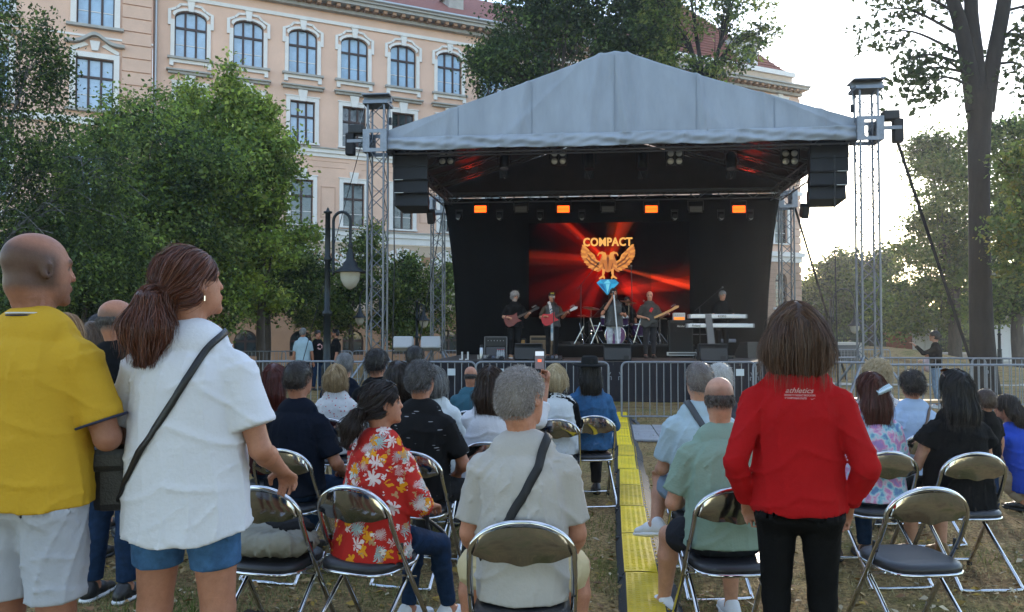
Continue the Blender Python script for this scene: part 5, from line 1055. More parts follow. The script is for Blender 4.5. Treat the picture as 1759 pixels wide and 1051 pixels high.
# ================================================================== BAND GEAR ON THE DECK
def ST(name, label, cat, px, ly, rz=0, group=None, z=0): return SE(name, label, cat, sp(px, ly), ly, DZ + z, rz, group)
WEDGE = mat('wedge_grille', (.075, .077, .085), .75, var=.2, vscale=120)
for px, ly, lb, g in ((908, 2.35, 'black floor monitor wedge in front of the left guitarists', 0), (1060, 2.3, 'black floor monitor wedge at the singer\'s feet', 0), (1223, 2.3, 'black floor monitor wedge before the keyboards', 0)):
    t = ST('floor_monitor', lb, 'loudspeaker', px, ly, 0, 'floor monitor wedges'); k = MB(); M_ = Matrix.Rotation(R(90), 3, 'Z')
    prof = [(-.27, 0), (.20, 0), (.27, .08), (.10, .40), (-.20, .40), (-.27, .30)]          # y,z profile
    k.add([(-.33, -y, z) for y, z in prof] + [(.33, -y, z) for y, z in prof], [tuple(range(5, -1, -1)), tuple(range(6, 12))] + [(i, (i + 1) % 6, 6 + (i + 1) % 6, 6 + i) for i in range(6)]); k.build('cabinet', BLK_P, t)
    k = MB(); k.b2((-.31, -.285, .03), (.31, -.272, .30)); k.build('rear_panel', mat('wedge_back', (.035, .035, .039), .7), t); MB().b2((-.32, -.24, .401), (.32, .12, .41)).build('top_panel', WEDGE, t); MB().b2((.14, -.292, .05), (.27, -.286, .13)).build('connector_plate', BLK_M, t)
for px, ly, rz, lb in ((985, 4.9, R(60), 'dark wedge speaker standing behind the second guitarist'), (1285, 4.6, R(-140), 'wedge monitor tipped on its side right of the keyboard player')):
    t = ST('floor_monitor', lb, 'loudspeaker', px, ly, rz, 'floor monitor wedges'); k = MB(); prof = [(-.22, 0), (.2, 0), (.24, .1), (.04, .42), (-.2, .42)]; n = 5
    k.add([(-.28, -y, z) for y, z in prof] + [(.28, -y, z) for y, z in prof], [tuple(range(n - 1, -1, -1)), tuple(range(n, 2 * n))] + [(i, (i + 1) % n, n + (i + 1) % n, n + i) for i in range(n)]); k.build('cabinet', BLK_P, t); M_ = Matrix.Rotation(R(-32), 3, 'X'); MB().box((0, -.135, .265), (.5, .012, .34), M_).build('grille', mat('wedge_front', (.10, .10, .095), .7, var=.2, vscale=200), t)
# bass stack
t = ST('bass_cabinet', 'tall black bass cabinet with white script lettering', 'amplifier', 1168, 4.5); MB().box((0, 0, .58), (.64, .38, .84), None, .02).build('cabinet', BLK_P, t); MB().box((0, -.193, .56), (.56, .012, .74)).build('grille', mat('cab_cloth', (.012, .012, .013), .9), t)
me = TXT['cabinet']; me.materials.append(mat('script_white', (.6, .6, .58), .5)); link('lettering', me, t, (.0, -.203, .84), (R(90), 0, 0), (.062, .07, 1))
t = ST('cabinet_dolly', 'white edged flight case tray under the bass cabinet', 'flight case', 1170, 4.5); MB().b2((-.40, -.24, .06), (.40, .24, .15)).build('tray', mat('case_white', (.55, .55, .56), .4, .4), t); MB().b2((-.36, -.246, .085), (.36, -.24, .125)).build('tray_panel', BLK_P, t)
for s in (-1, 1): MB().lathe([(.03, -.02), (.03, .02)], 10, (s * .3, -.2, .03), Matrix.Rotation(R(90), 3, 'Y')).build('castor', BLK_P, t)
t = ST('amplifier_head', 'small orange and white amplifier head on the bass cabinet', 'amplifier', 1166, 4.5, 0, None, 1.0); MB().box((0, 0, .1), (.32, .22, .2), None, .015).build('housing', mat('amp_white', (.6, .58, .54), .5), t); MB().b2((-.14, -.115, .01), (.14, -.108, .085)).build('orange_panel', mat('amp_orange', (.7, .2, .03), .5, emit=(1, .25, .03), estr=.25), t)
for i in range(5): MB().lathe([(.01, 0), (.009, .012)], 8, (-.1 + .05 * i, -.115, .14), Matrix.Rotation(R(90), 3, 'X')).build('knob', BLK_P, t)
# guitar amps left
t = ST('guitar_amplifier', 'beige tolex guitar amplifier behind the second guitarist', 'amplifier', 930, 4.6); MB().box((0, 0, .3), (.62, .26, .56), None, .02).build('cabinet', mat('beige_tolex', (.20, .155, .10), .8, bump=.1), t); MB().box((0, -.135, .24), (.54, .012, .38)).build('grille', mat('amp_cloth', (.14, .105, .07), .9), t); MB().box((0, -.134, .5), (.54, .012, .07)).build('control_panel', BLK_M, t)
t = ST('small_amplifier', 'little amber fronted amplifier behind the first guitarist', 'amplifier', 897, 5.0); MB().box((0, 0, .25), (.2, .2, .5)).build('cabinet', BLK_P, t); MB().box((0, -.105, .4), (.16, .012, .12)).build('control_panel', mat('amber_panel', (.35, .2, .05), .5), t)
t = ST('equipment_rack', 'black rack unit with red lights by the first guitarist', 'amplifier', 853, 3.6); MB().box((0, 0, .42), (.55, .35, .24), None, .015).build('amplifier_head', BLK_P, t); MB().box((0, 0, .15), (.5, .4, .28), None, .015).build('rack_case', mat('rack_grey', (.06, .06, .07), .6), t)
k = MB(); [k.b2((s * .29 - .012, -.19, .0), (s * .29 + .012, -.17, .56)) for s in (-1, 1)]; k.b2((-.3, -.19, .55), (.3, -.17, .57)); k.build('rack_frame', ALU_D, t)
for i in range(6): MB().lathe([(.012, 0), (.01, .015)], 8, (-.2 + .08 * i, -.178, .46), Matrix.Rotation(R(90), 3, 'X')).build('knob', mat('knob_grey', (.3, .3, .3), .4), t)
# bottles, cups, thermos, mugs
t = ST('thermos', 'steel thermos flask on the left of the stage front', 'thermos', 827, 2.6); MB().lathe([(.05, 0), (.052, .02), (.052, .28), (.04, .3)], 12).build('flask', mat('steel_flask', (.45, .45, .46), .3, .8), t); MB().lathe([(.042, .3), (.042, .36), (.02, .37)], 12).build('lid', BLK_P, t)
for i, px in enumerate((833, 838, 822, 829)):
    o = MB().lathe([(.022, 0), (.034, .11), (.036, .112), (.032, .108), (.02, .01)], 10).build('paper_cup', mat('paper_white', (.62, .6, .56), .7)); o.location = S(sp(px, 2.5 + .12 * i), 2.5 + .12 * i, DZ); tag(o, 'white paper cup beside the thermos, %s' % ('second from the right', 'rightmost', 'leftmost', 'second from the left')[i], 'cup', 'white paper cups by the thermos')
for i, px in enumerate((855, 858.5, 862, 865.5)):
    t = ST('water_bottle', 'clear plastic water bottle by the first guitarist, %s of the row' % ('leftmost', 'second from the left', 'second from the right', 'rightmost')[i], 'bottle', px, 2.7, 0, 'row of water bottles'); MB().lathe([(.03, 0), (.033, .02), (.033, .17), (.014, .22), (.014, .24)], 10).build('bottle', mat('pet_plastic', (.5, .55, .6), .12, spec=.8, alpha=.55), t); MB().lathe([(.015, .24), (.015, .26)], 8).build('cap', mat('cap_red', (.4, .03, .05), .5), t)
for i, px in enumerate((794, 804)):
    t = ST('cable_clamp', 'small white L shaped clamp at the left stage edge, %s' % ('outer one', 'inner one')[i], 'clamp', px, 2.3); MB().b2((-.02, -.02, 0), (.02, .02, .2)).build('upright', mat('clamp_white', (.55, .55, .54), .5), t); MB().b2((-.07, -.02, 0), (-.02, .02, .03)).build('base', mat('clamp_white', (.55, .55, .54), .5), t)
for px, ly, lb in ((968, 4.9, 'upright bottle on the riser edge'), (975, 4.95, 'dark bottle next to the wedge on the riser')):
    o = MB().lathe([(.035, 0), (.035, .2), (.014, .26), (.014, .3)], 10).build('bottle', mat('bottle_grey', (.12, .12, .12), .3)); o.location = S(sp(px, ly), ly, DZ + .34 * 0 + .0); tag(o, lb, 'bottle')
for px, ly, lb in ((848, 2.25, 'flat black pedal board at the feet of the first guitarist'), (949, 2.5, 'silver edged pedal board at the feet of the second guitarist')):
    t = ST('pedal_board', lb, 'effects pedals', px, ly); MB().box((0, 0, .03), (.5, .28, .05), Matrix.Rotation(R(8), 3, 'X'), .01).build('board', BLK_M, t)
    for i in range(5): MB().box((-.2 + .1 * i, -.02, .075), (.07, .12, .05), Matrix.Rotation(R(8), 3, 'X'), .006).build('pedal', mat('pedal_%d' % (i % 3), ((.3, .3, .32), (.04, .04, .05), (.12, .14, .2))[i % 3], .4, .3), t)
# keyboards
def keyboards():
    ly = 3.6; x = sp(1232, ly); t = SE('keyboard_stand', 'single column two tier keyboard stand with grey post', 'stand', sp(1224, ly), ly, DZ)
    k = MB(); k.add([(-.09, -.1, .0), (.09, -.1, 0), (.09, .02, 0), (-.09, .02, 0), (-.19, -.02, 1.14), (-.03, -.02, 1.14), (-.03, .1, 1.14), (-.19, .1, 1.14)], [(3, 2, 1, 0), (4, 5, 6, 7), (0, 1, 5, 4), (1, 2, 6, 5), (2, 3, 7, 6), (3, 0, 4, 7)]); k.build('column', mat('column_grey', (.13, .13, .14), .45, .3), t)
    for z in (.84, 1.08):
        for s in (-1, 1): MB().tube([(-.1 + s * .05, .0, z - .04), (s * .4, .25, z - .02)], .018, 6).build('support_arm', ALU, t)
    MB().b2((-.5, -.1, 0), (.5, -.02, .05)).build('foot', BLK_M, t)
    for (z, w, xo, lb, txt) in ((1.03, 1.42, .02, 'upper silver keyboard on the column stand', 'key'), (.79, 1.66, .08, 'lower silver keyboard on the column stand', 'key2')):
        kb = SE('keyboard', lb, 'keyboard', x + xo, ly + .12, DZ + z, 0, 'keyboards on the column stand')
        MB().box((0, .05, .06), (w, .36, .10), None, .02).build('housing', mat('keyboard_silver', (.62, .64, .67), .35, .3), kb); MB().b2((-w / 2 + .08, -.05, .111), (w / 2 - .12, .02, .118)).build('control_panel', mat('keyboard_panel', (.3, .33, .4), .4), kb)
        for i in range(36): MB().b2((-w / 2 + .1 + i * (w - .24) / 36, .07, .111), (-w / 2 + .1 + (i + .92) * (w - .24) / 36, .22, .122)).build('key', mat('ivory_key', (.75, .74, .7), .4), kb)
        me = TXT[txt]; 
        if not len(me.materials): me.materials.append(BLK_P)
        link('lettering', me, kb, (-w / 2 + .22 if txt == 'key2' else .1, -.137, .06), (R(90), 0, 0), (.075, .07, 1))
        for s in (-1, 1): MB().box((s * w / 2, .05, .06), (.05, .37, .11), None, .015).build('end_cheek', mat('cheek_grey', (.25, .26, .28), .5), kb)
    t = ST('keyboard_bench', 'folded metal stand behind the keyboards', 'stand', 1212, 4.6); MB().tube([(-.45, 0, .62), (.2, 0, .62), (.2, 0, .2), (-.45, 0, .2)], .016, 6).build('frame', ALU, t); MB().tube([(.3, 0, .45), (.8, .1, .45)], .05, 8).build('cushion', mat('cushion_grey', (.25, .27, .33), .8), t)
keyboards()
# mic stands
def mic(label, px, ly, h, lean=(0, 0), boom=None, m=None):
    t = ST('microphone_stand', label, 'microphone stand', px, ly); m = m or BLK_M; top = Vector((lean[0], lean[1], h))
    MB().tube([(0, 0, .02), top], .013, 8).build('pole', m, t); k = MB()
    for q in range(3): a = R(30 + 120 * q); k.tube([(0, 0, .12), (math.cos(a) * .3, math.sin(a) * .3, .01)], .01, 6)
    k.build('base', BLK_M, t); e = top
    if boom: e = top + Vector(boom); MB().tube([top - Vector(boom) * .25, e], .009, 6).build('boom', BLK_M, t); d = Vector(boom).normalized()
    else: d = (top - Vector((0, 0, 0))).normalized()
    k = MB(); k.tube([e, e + d * .13], [.012, .017], 8); k.build('microphone', BLK_M, t); MB().lathe([(0, -.025), (.02, -.018), (.026, 0), (.02, .02), (0, .026)], 10, e + d * .15).build('mic_grille', mat('mic_mesh', (.25, .25, .25), .4, .7), t); return t
mic('thin black microphone stand before the second guitarist', 951, 3.1, 1.42)
mic('boom microphone at the keyboard player\'s mouth', 1202, 4.1, 1.35, (0, 0), (.5, .1, .42))
mic('tall overhead boom stand left of the drum kit', 998, 5.0, 2.0, (0, 0), (.4, .1, .5)); mic('tall overhead stand right of the drum kit', 1088, 5.4, 2.4, (-.05, 0))
mic('short boom microphone over the drums at right', 1132, 5.0, 1.2, (0, 0), (-.3, 0, .25)); mic('short boom microphone left of the drums', 1012, 4.7, 1.0, (0, 0), (.3, 0, .3))
# drum kit
def drums():
    ly = 5.0; x = sp(1062, ly); t = SE('drum_kit', 'chrome and purple drum kit on the riser behind the singer', 'drum kit', x, ly, DZ + .34)
    chrome = CHROME; shell = mat('drum_shell', (.05, .02, .09), .25, .3, coat=.5); head = mat('drum_head_print', (.07, .015, .10), .5, col2=(.16, .06, .2), vscale=3)
    def drum(c, r, h, rot, nm): 
        d = MB().lathe([(r, -h / 2), (r, h / 2)], 20, c, rot).build(nm, shell, t); MB().lathe([(0, h / 2 + .004), (r * .97, h / 2 + .003)], 20, c, rot).build('drum_head', head if nm == 'bass_drum' else mat('drum_skin', (.6, .6, .58), .5), d)
        for s in (-1, 1): MB().lathe([(r + .002, -.02), (r + .018, -.02), (r + .018, .02), (r + .002, .02)], 20, Vector(c) + rot @ Vector((0, 0, s * h / 2)), rot, cap=False).build('hoop', chrome, d)
        return d
    Rf = Matrix.Rotation(R(90), 3, 'X'); bd = drum((-.1, -.35, .26), .27, .42, Rf, 'bass_drum'); me = TXT['drum']; me.materials.append(mat('script_white', (.6, .6, .58), .5)); link('lettering', me, bd, (-.1, -.575, .34), (R(90), 0, 0), (.1, .1, 1))
    for c, r, h, a in (((-.35, -.25, .66), .15, .22, 15), ((.12, -.25, .66), .16, .22, 15), ((.55, -.05, .4), .2, .32, 4), ((-.6, .05, .45), .18, .14, 3)): drum(c, r, h, Matrix.Rotation(R(a), 3, 'X'), 'tom_drum')
    def cym(c, r, tilt):
        cy = MB().lathe([(0, .02), (r * .18, .015), (r * .25, 0), (r, -.02), (r, -.023)], 24, c, Matrix.Rotation(R(tilt), 3, 'X') @ Matrix.Rotation(R(8), 3, 'Y')).build('cymbal', mat('bronze', (.20, .13, .06), .35, .9), t)
        k = MB(); k.tube([c, (c[0], c[1] + .05, 0.25)], .011, 6)
        for q in range(3): a = R(120 * q + 20); k.tube([(c[0], c[1] + .05, .32), (c[0] + .26 * math.cos(a), c[1] + .05 + .26 * math.sin(a), .0)], .01, 6)
        k.build('cymbal_stand', chrome, t)
    for c, r, tl in (((-.75, -.1, 1.02), .24, 10), ((.85, -.1, 1.05), .26, 12), ((-.95, .1, .8), .18, 2), ((.3, .2, 1.2), .24, 8), ((1.15, .1, .75), .2, 8)): cym(c, r, tl)
    for (a, b_) in (((-.78, -.5, .72), (-.56, -.42, .05)), ((.62, -.5, .78), (.4, -.45, .05)), ((.75, -.5, .7), (.95, -.5, .02)), ((-.95, -.5, .5), (-1.2, -.5, .02)), ((-.5, -.5, .6), (-.75, -.5, .02))): MB().tube([a, b_], .026, 8).build('chrome_column', chrome, t)
    for q in range(10):
        x0 = -1.2 + .26 * q; MB().tube([(x0, -.5, .02), (x0 + random.uniform(-.25, .25), -.3, random.uniform(.3, .6))], .011, 6).build('tripod_strut', chrome, t)
drums()
# ================================================================== PEOPLE: implicit-surface bodies
def smin(a, b_, k):
    h = np.clip(.5 + .5 * (b_ - a) / k, 0, 1); return b_ + (a - b_) * h - k * h * (1 - h)
class Field:
    """smooth union of tapered elliptical segments and ellipsoids, meshed with surface nets"""
    def __init__(s): s.p = []
    def seg(s, p0, p1, r0, r1, side=(1, 0, 0), k=.02, cap=None, sub=False):
        f = lambda r: (r, r) if np.isscalar(r) else tuple(r)
        s.p.append(('s', np.array(p0, float), np.array(p1, float), f(r0), f(r1), np.array(side, float), k, cap, sub)); return s
    def chain(s, pts, rs, side=(1, 0, 0), k=.02, cap=None):
        for i in range(len(pts) - 1): s.seg(pts[i], pts[i + 1], rs[i], rs[i + 1], side, k, cap)
        return s
    def ell(s, c, r, rot=None, k=.02, sub=False):
        s.p.append(('e', np.array(c, float), np.array(r, float), np.array(rot if rot is not None else np.eye(3), float), k, sub)); return s
    def eval_grid(s, vox, cut=None, disp=None, pad=.03):
        lo, hi = np.full(3, 1e9), np.full(3, -1e9); bb = []
        for q in s.p:
            if q[0] == 's': m = max(*q[3], *q[4]); a, b_ = np.minimum(q[1], q[2]) - m, np.maximum(q[1], q[2]) + m
            else: m = np.abs(q[3]) @ q[2]; a, b_ = q[1] - m, q[1] + m
            bb.append((a, b_))
            if not q[-1]: lo = np.minimum(lo, a); hi = np.maximum(hi, b_)
        lo -= pad; hi += pad; n = np.ceil((hi - lo) / vox).astype(int) + 1
        G = np.full(n, .12, np.float32)
        ax = [lo[i] + vox * np.arange(n[i]) for i in range(3)]
        for q, (a, b_) in zip(s.p, bb):
            k = q[6] if q[0] == 's' else q[4]; mg = k + 2.5 * vox
            i0 = np.clip(np.floor((a - mg - lo) / vox).astype(int), 0, n - 1); i1 = np.clip(np.ceil((b_ + mg - lo) / vox).astype(int) + 1, 1, n)
            if np.any(i1 <= i0): continue
            X = ax[0][i0[0]:i1[0], None, None]; Y = ax[1][None, i0[1]:i1[1], None]; Z = ax[2][None, None, i0[2]:i1[2]]
            if q[0] == 's':
                _, p0, p1, r0, r1, side, k, cap, sub = q; d = p1 - p0; L = np.linalg.norm(d) + 1e-9; d = d / L
                sv = side - d * side.dot(d); nl = np.linalg.norm(sv)
                if nl < .05: side = np.array([0, 1, 0.]); sv = side - d * side.dot(d); nl = np.linalg.norm(sv)
                sv /= nl; tv = np.cross(d, sv)
                rx, ry, rz = X - p0[0], Y - p0[1], Z - p0[2]
                t = rx * d[0] + ry * d[1] + rz * d[2]; tcl = np.clip(t, 0, L); w = t - tcl; f = tcl / L
                u = rx * sv[0] + ry * sv[1] + rz * sv[2]; v = rx * tv[0] + ry * tv[1] + rz * tv[2]
                A = r0[0] + (r1[0] - r0[0]) * f; B = r0[1] + (r1[1] - r0[1]) * f; C = cap if cap else (A + B) * .5
                D = (np.sqrt((u / A) ** 2 + (v / B) ** 2 + (w / C) ** 2) - 1) * np.minimum(A, B)
            else:
                _, c, r, rot, k, sub = q; rx, ry, rz = X - c[0], Y - c[1], Z - c[2]; E = []
                for j in range(3): E.append((rx * rot[0, j] + ry * rot[1, j] + rz * rot[2, j]) / r[j])
                D = (np.sqrt(E[0] ** 2 + E[1] ** 2 + E[2] ** 2) - 1) * r.min()
            g = G[i0[0]:i1[0], i0[1]:i1[1], i0[2]:i1[2]]
            G[i0[0]:i1[0], i0[1]:i1[1], i0[2]:i1[2]] = -smin(-g, D, k) if sub else smin(g, D, k)
        if disp is not None or cut is not None:
            X, Y, Z = ax[0][:, None, None], ax[1][None, :, None], ax[2][None, None, :]
            if disp is not None: G += disp(X, Y, Z).astype(np.float32)
            if cut is not None: G = np.maximum(G, cut(X, Y, Z).astype(np.float32))
        G[0] = G[-1] = .1; G[:, 0] = G[:, -1] = .1; G[:, :, 0] = G[:, :, -1] = .1
        return G, lo
    def mesh(s, vox, cut=None, disp=None):
        G, lo = s.eval_grid(vox, cut, disp); s.G, s.lo, s.vox = G, lo, vox
        return surface_nets(G, lo, vox)
    def sample(s, P):
        i = np.clip(((P - s.lo) / s.vox), 1, np.array(s.G.shape) - 2.01); j = i.astype(int); f = i - j; G = s.G; o = 0
        for a in (0, 1):
            for b_ in (0, 1):
                for c in (0, 1): o = o + G[j[:, 0] + a, j[:, 1] + b_, j[:, 2] + c] * np.abs(1 - a - f[:, 0]) * np.abs(1 - b_ - f[:, 1]) * np.abs(1 - c - f[:, 2])
        return o
    def grad(s, P):
        e = s.vox; g = np.stack([s.sample(P + np.eye(3)[i] * e) - s.sample(P - np.eye(3)[i] * e) for i in range(3)], -1); return g / (np.linalg.norm(g, axis=1, keepdims=True) + 1e-9)
def surface_nets(G, lo, vox):
    ins = G < 0; n = np.array(G.shape)
    c = np.zeros(n - 1, np.uint8)
    for a in (0, 1):
        for b_ in (0, 1):
            for d in (0, 1): c += ins[a:n[0] - 1 + a, b_:n[1] - 1 + b_, d:n[2] - 1 + d]
    act = (c > 0) & (c < 8); I = np.argwhere(act); idx = np.full(n - 1, -1, np.int32); idx[act] = np.arange(len(I))
    P = np.zeros((len(I), 3)); cnt = np.zeros(len(I)); cor = [(a, b_, d) for a in (0, 1) for b_ in (0, 1) for d in (0, 1)]
    val = {k: G[I[:, 0] + k[0], I[:, 1] + k[1], I[:, 2] + k[2]] for k in cor}
    for k in cor:
        for axn in range(3):
            if k[axn] == 0:
                k2 = list(k); k2[axn] = 1; k2 = tuple(k2); v0, v1 = val[k], val[k2]; m = (v0 < 0) != (v1 < 0); t = np.where(m, v0 / (v0 - v1 + 1e-12), 0)
                q = np.array(k, float)[None] + np.eye(3)[axn][None] * t[:, None]; P += np.where(m[:, None], q, 0); cnt += m
    V = lo + (I + P / np.maximum(cnt, 1)[:, None]) * vox; F_ = []
    for axn in range(3):
        o = [slice(1, n[i] - 1) for i in range(3)]; o[axn] = slice(0, n[axn] - 1); o2 = list(o); o2[axn] = slice(1, n[axn])
        s0, s1 = ins[tuple(o)], ins[tuple(o2)]; E = np.argwhere(s0 != s1)
        if not len(E): continue
        fl = s0[E[:, 0], E[:, 1], E[:, 2]]; b0 = E.copy()
        for i in range(3):
            if i != axn: b0[:, i] += 1
        u, v = [(1, 2), (2, 0), (0, 1)][axn]; q = []
        for du, dv in ((-1, -1), (0, -1), (0, 0), (-1, 0)):
            z = b0.copy(); z[:, u] += du; z[:, v] += dv; q.append(idx[z[:, 0], z[:, 1], z[:, 2]])
        Q = np.stack(q, -1); Q[~fl] = Q[~fl][:, ::-1]; F_.append(Q)
    return V, np.concatenate(F_)
def folds(amp, seed=0, fx=14, fz=9):
    rg = np.random.default_rng(seed); K = [(rg.normal(size=3) * np.array([fx, fx, fz]), rg.uniform(0, 6.28)) for _ in range(6)]
    K2 = [(rg.normal(size=3) * np.array([fx, fx, fz]) * 2.3, rg.uniform(0, 6.28)) for _ in range(4)]
    def f(X, Y, Z):
        wv = .35 * np.sin(9 * X + 7 * Z + seed) + .3 * np.sin(11 * Y - 8 * Z); o = 0
        for i, (k, ph) in enumerate(K): o = o + np.sin(k[0] * X + k[1] * Y + k[2] * Z + ph + 2.2 * wv) / (1 + .35 * i)
        q = 0
        for k, ph in K2: q = q + np.sin(k[0] * X + k[1] * Y + k[2] * Z + ph + 3 * wv)
        o = o * .33; ms = .35 + .65 * np.clip(.5 + np.sin(5 * X + 4 * Y - 9 * Z + seed), 0, 1); th = np.arctan2(X, Y + .001); zf = Z + .12 * np.sin(3 * X + seed); v1 = 1 - np.abs(np.sin(6.5 * th + 1.6 * np.sin(7 * Z + seed) + 4 * Z)); v2 = 1 - np.abs(np.sin(17 * (Z + .55 * np.abs(X)) + 1.8 * wv + seed)); v3 = 1 - np.abs(np.sin(31 * Z - 20 * X + 9 * Y + 3.5 * wv)); return .75 * amp * (1 - np.abs(o)) * ms - amp * (1.3 * v1 ** 4 * ms + 1.1 * v2 ** 5 * (1.3 - ms) + .9 * v3 ** 5 * ms * (q > 0)) + .3 * amp
    return f
def rotm(yaw=0, pitch=0, roll=0):
    """yaw>0 turns to the wearer's right (clockwise seen from above); pitch>0 looks up"""
    return np.array((Matrix.Rotation(-yaw, 3, 'Z') @ Matrix.Rotation(pitch, 3, 'X') @ Matrix.Rotation(roll, 3, 'Y')))
SKIN = attr_mat('skin', .5, .35, sss=.06, bump=.25, bscale=140, var=.55)
HAIRM = attr_mat('hair', .42, .45)
FAB = {}
def fabric(name, col, **kw):
    a = dict(rough=.85, var=.06, vscale=6, bump=.16, bscale=75, spec=.1); a.update(kw); r = a.pop('rough'); return mat(name, col, r, **a)
SK_L, SK_M, SK_T, SK_D = np.array([.50, .265, .175]), np.array([.41, .19, .118]), np.array([.33, .15, .093]), np.array([.30, .13, .08])
def ribbons(P0, steps_pts, width, rg):
    """list of (n,3) polylines stacked as (steps,n,3) -> ribbon mesh arrays"""
    S_ = np.stack(steps_pts, 0); k, n, _ = S_.shape; d = np.gradient(S_, axis=0); sd_ = np.cross(d, rg.normal(size=(1, n, 3))); sd_ /= np.linalg.norm(sd_, axis=2, keepdims=True) + 1e-9
    tp = (np.linspace(1, .25, k) * width)[:, None, None]; A, B = S_ - sd_ * tp, S_ + sd_ * tp; V = np.stack([A, B], 2).transpose(1, 0, 2, 3).reshape(-1, 3)      # n,k,2
    b0 = (np.arange(n) * 2 * k)[:, None] + (np.arange(k - 1) * 2)[None]; Q = np.stack([b0, b0 + 1, b0 + 3, b0 + 2], -1).reshape(-1, 4); return V, Q, 2 * k
class Person:
    def __init__(s, label, px, Y, h=1.75, pose='stand', yaw=0, head=(0, 0), w=1.0, belly=0, lean=0, skin=SK_M, vox=.012, z=None, x=None, hs=1.0, fem=False, group=None, crouch=False, slouch=0, seat=.455, roll=0, sh=1.0):
        h = h * (.975 if pose == 'sit' else 1); s.sc = h / 1.75; s.vox = vox / s.sc; s.skin = skin; s.fem = fem; x = wx(px, Y) if x is None else x
        s.t = thing('person', label, 'person', (x, Y, gz(x, Y) if z is None else z), -R(yaw), group); s.pose = pose; s.w = w; s.rg = np.random.default_rng(abs(hash(label)) % 1000 if False else sum(map(ord, label)) % 997); s.seed = sum(map(ord, label)) % 97
        drop = 0 if pose == 'stand' else (.83 - seat / s.sc)
        s.drop = drop; s.pel = np.array([0, 0, .93 - drop]); L = lean
        s.wai = s.pel + [0, L * .30 - slouch * .3, .17]; s.che = s.pel + [0, L * .68 - slouch * .3, .36]; s.shc = s.pel + [0, L * .95, .472]; s.neb = s.pel + [0, L * 1.05, .55]; s.hc = s.neb + np.array([0, L * .18 + .02, .172])
        s.hr = rotm(R(head[0]), R(head[1]), R(roll)); s.hs = hs; s.sw = (.175 if not fem else .158) * (1 + .5 * (w - 1)) * sh; s.belly = belly; s.L = L
        s.shl = {-1: s.shc + [-s.sw, 0, -.045], 1: s.shc + [s.sw, 0, -.045]}; s.hip = {q: s.pel + [q * .088 * (1 + .4 * (w - 1)), 0, -.01] for q in (-1, 1)}
        s.arms = {}; s.legs = {}; s.fingers = {}
        if pose == 'stand':
            for q in (-1, 1): s.arm(q, (.06 * q, .0, -.29), (.03 * q, .06, -.25)); s.leg(q, (.10 * q, .01, .50), (.105 * q, -.03, .075))
        else:
            for q in (-1, 1): s.arm(q, (.05 * q, .06, -.28), (-.03 * q, .22, -.06)); s.leg(q, (.12 * q, .43, .50 / s.sc if False else .49), (.12 * q, .38, .075))
    def arm(s, q, e, w_, curl=.5): el = s.shl[q] + np.array(e, float); s.arms[q] = (el, el + np.array(w_, float), curl); return s
    def arm_to(s, q, el, wr, curl=.5): s.arms[q] = (np.array(el, float), np.array(wr, float), curl); return s
    def leg(s, q, kn, an, toe=None): s.legs[q] = (np.array(kn, float), np.array(an, float), np.array(toe if toe else (.035 * q, .99, 0), float)); return s
    # ---- body
    def torso_r(s):
        w, f, b_ = s.w, s.fem, s.belly
        return [(.165 * w + (.008 if f else 0), .115 * w), ((.142 if f else .15) * w + b_ * .35, .105 * w + b_ * .5), (.155 * w if f else .165 * w, .115 * w + b_ * .15), (.14 * (1 + .5 * (w - 1)), .082 * w), (.058, .058)]
    def body(s, stubble=None, bald=None, feat=True):
        F_ = Field(); T = s.torso_r(); P = [s.pel, s.wai, s.che, s.shc, s.neb]
        F_.chain(P, [(a * .94, b_ * .94) for a, b_ in T], k=.03); F_.seg(s.pel + [0, 0, -.06], s.pel, (.13 * s.w, .09 * s.w), (.16 * s.w, .11 * s.w), k=.03, cap=.03)
        H, hr, hs = s.hc, s.hr, s.hs
        def hp(x, y, z): return H + hr @ (np.array([x, y, z]) * hs)
        fat = 1 + .35 * max(0, s.w - 1)
        F_.seg(s.neb - [0, 0, .03], hp(0, -.02, -.055), .062 * fat * (.86 if s.fem else 1), .055 * fat * (.84 if s.fem else 1), k=.035)
        F_.ell(hp(0, -.014, .032), np.array([.076, .097, .084]) * hs, hr, k=.02); F_.ell(hp(0, .022, -.025), np.array([.064, .068, .088]) * hs * np.array([fat, 1, 1]), hr, k=.025); F_.ell(hp(0, .032, -.074), np.array([.05 * fat, .052, .04]) * hs, hr, k=.02); F_.ell(hp(0, .078, -.1), np.array([.02, .016, .017]) * hs, hr, k=.02)
        F_.ell(hp(0, -.06, -.05), np.array([.055 * fat, .04, .05]) * hs, hr, k=.03)
        F_.seg(hp(0, .084, .012), hp(0, .101, -.026), .008 * hs, .012 * hs, k=.014); F_.ell(hp(0, .072, .026), np.array([.05, .02, .014]) * hs, hr, k=.012); F_.ell(hp(0, .088, -.060), np.array([.024, .011, .012]) * hs, hr, k=.01)
        if s.vox < .02:
            for q in (-1, 1):
                F_.ell(hp(q * .079, -.008, -.006), np.array([.008, .021, .033]) * hs, hr @ rotm(q * .35), k=.006); F_.ell(hp(q * .085, -.003, -.004), np.array([.006, .010, .018]) * hs, hr @ rotm(q * .35), k=.004, sub=True)
                F_.ell(hp(q * .033, .084, .004), np.array([.014, .008, .007]) * hs, hr, k=.01, sub=True)
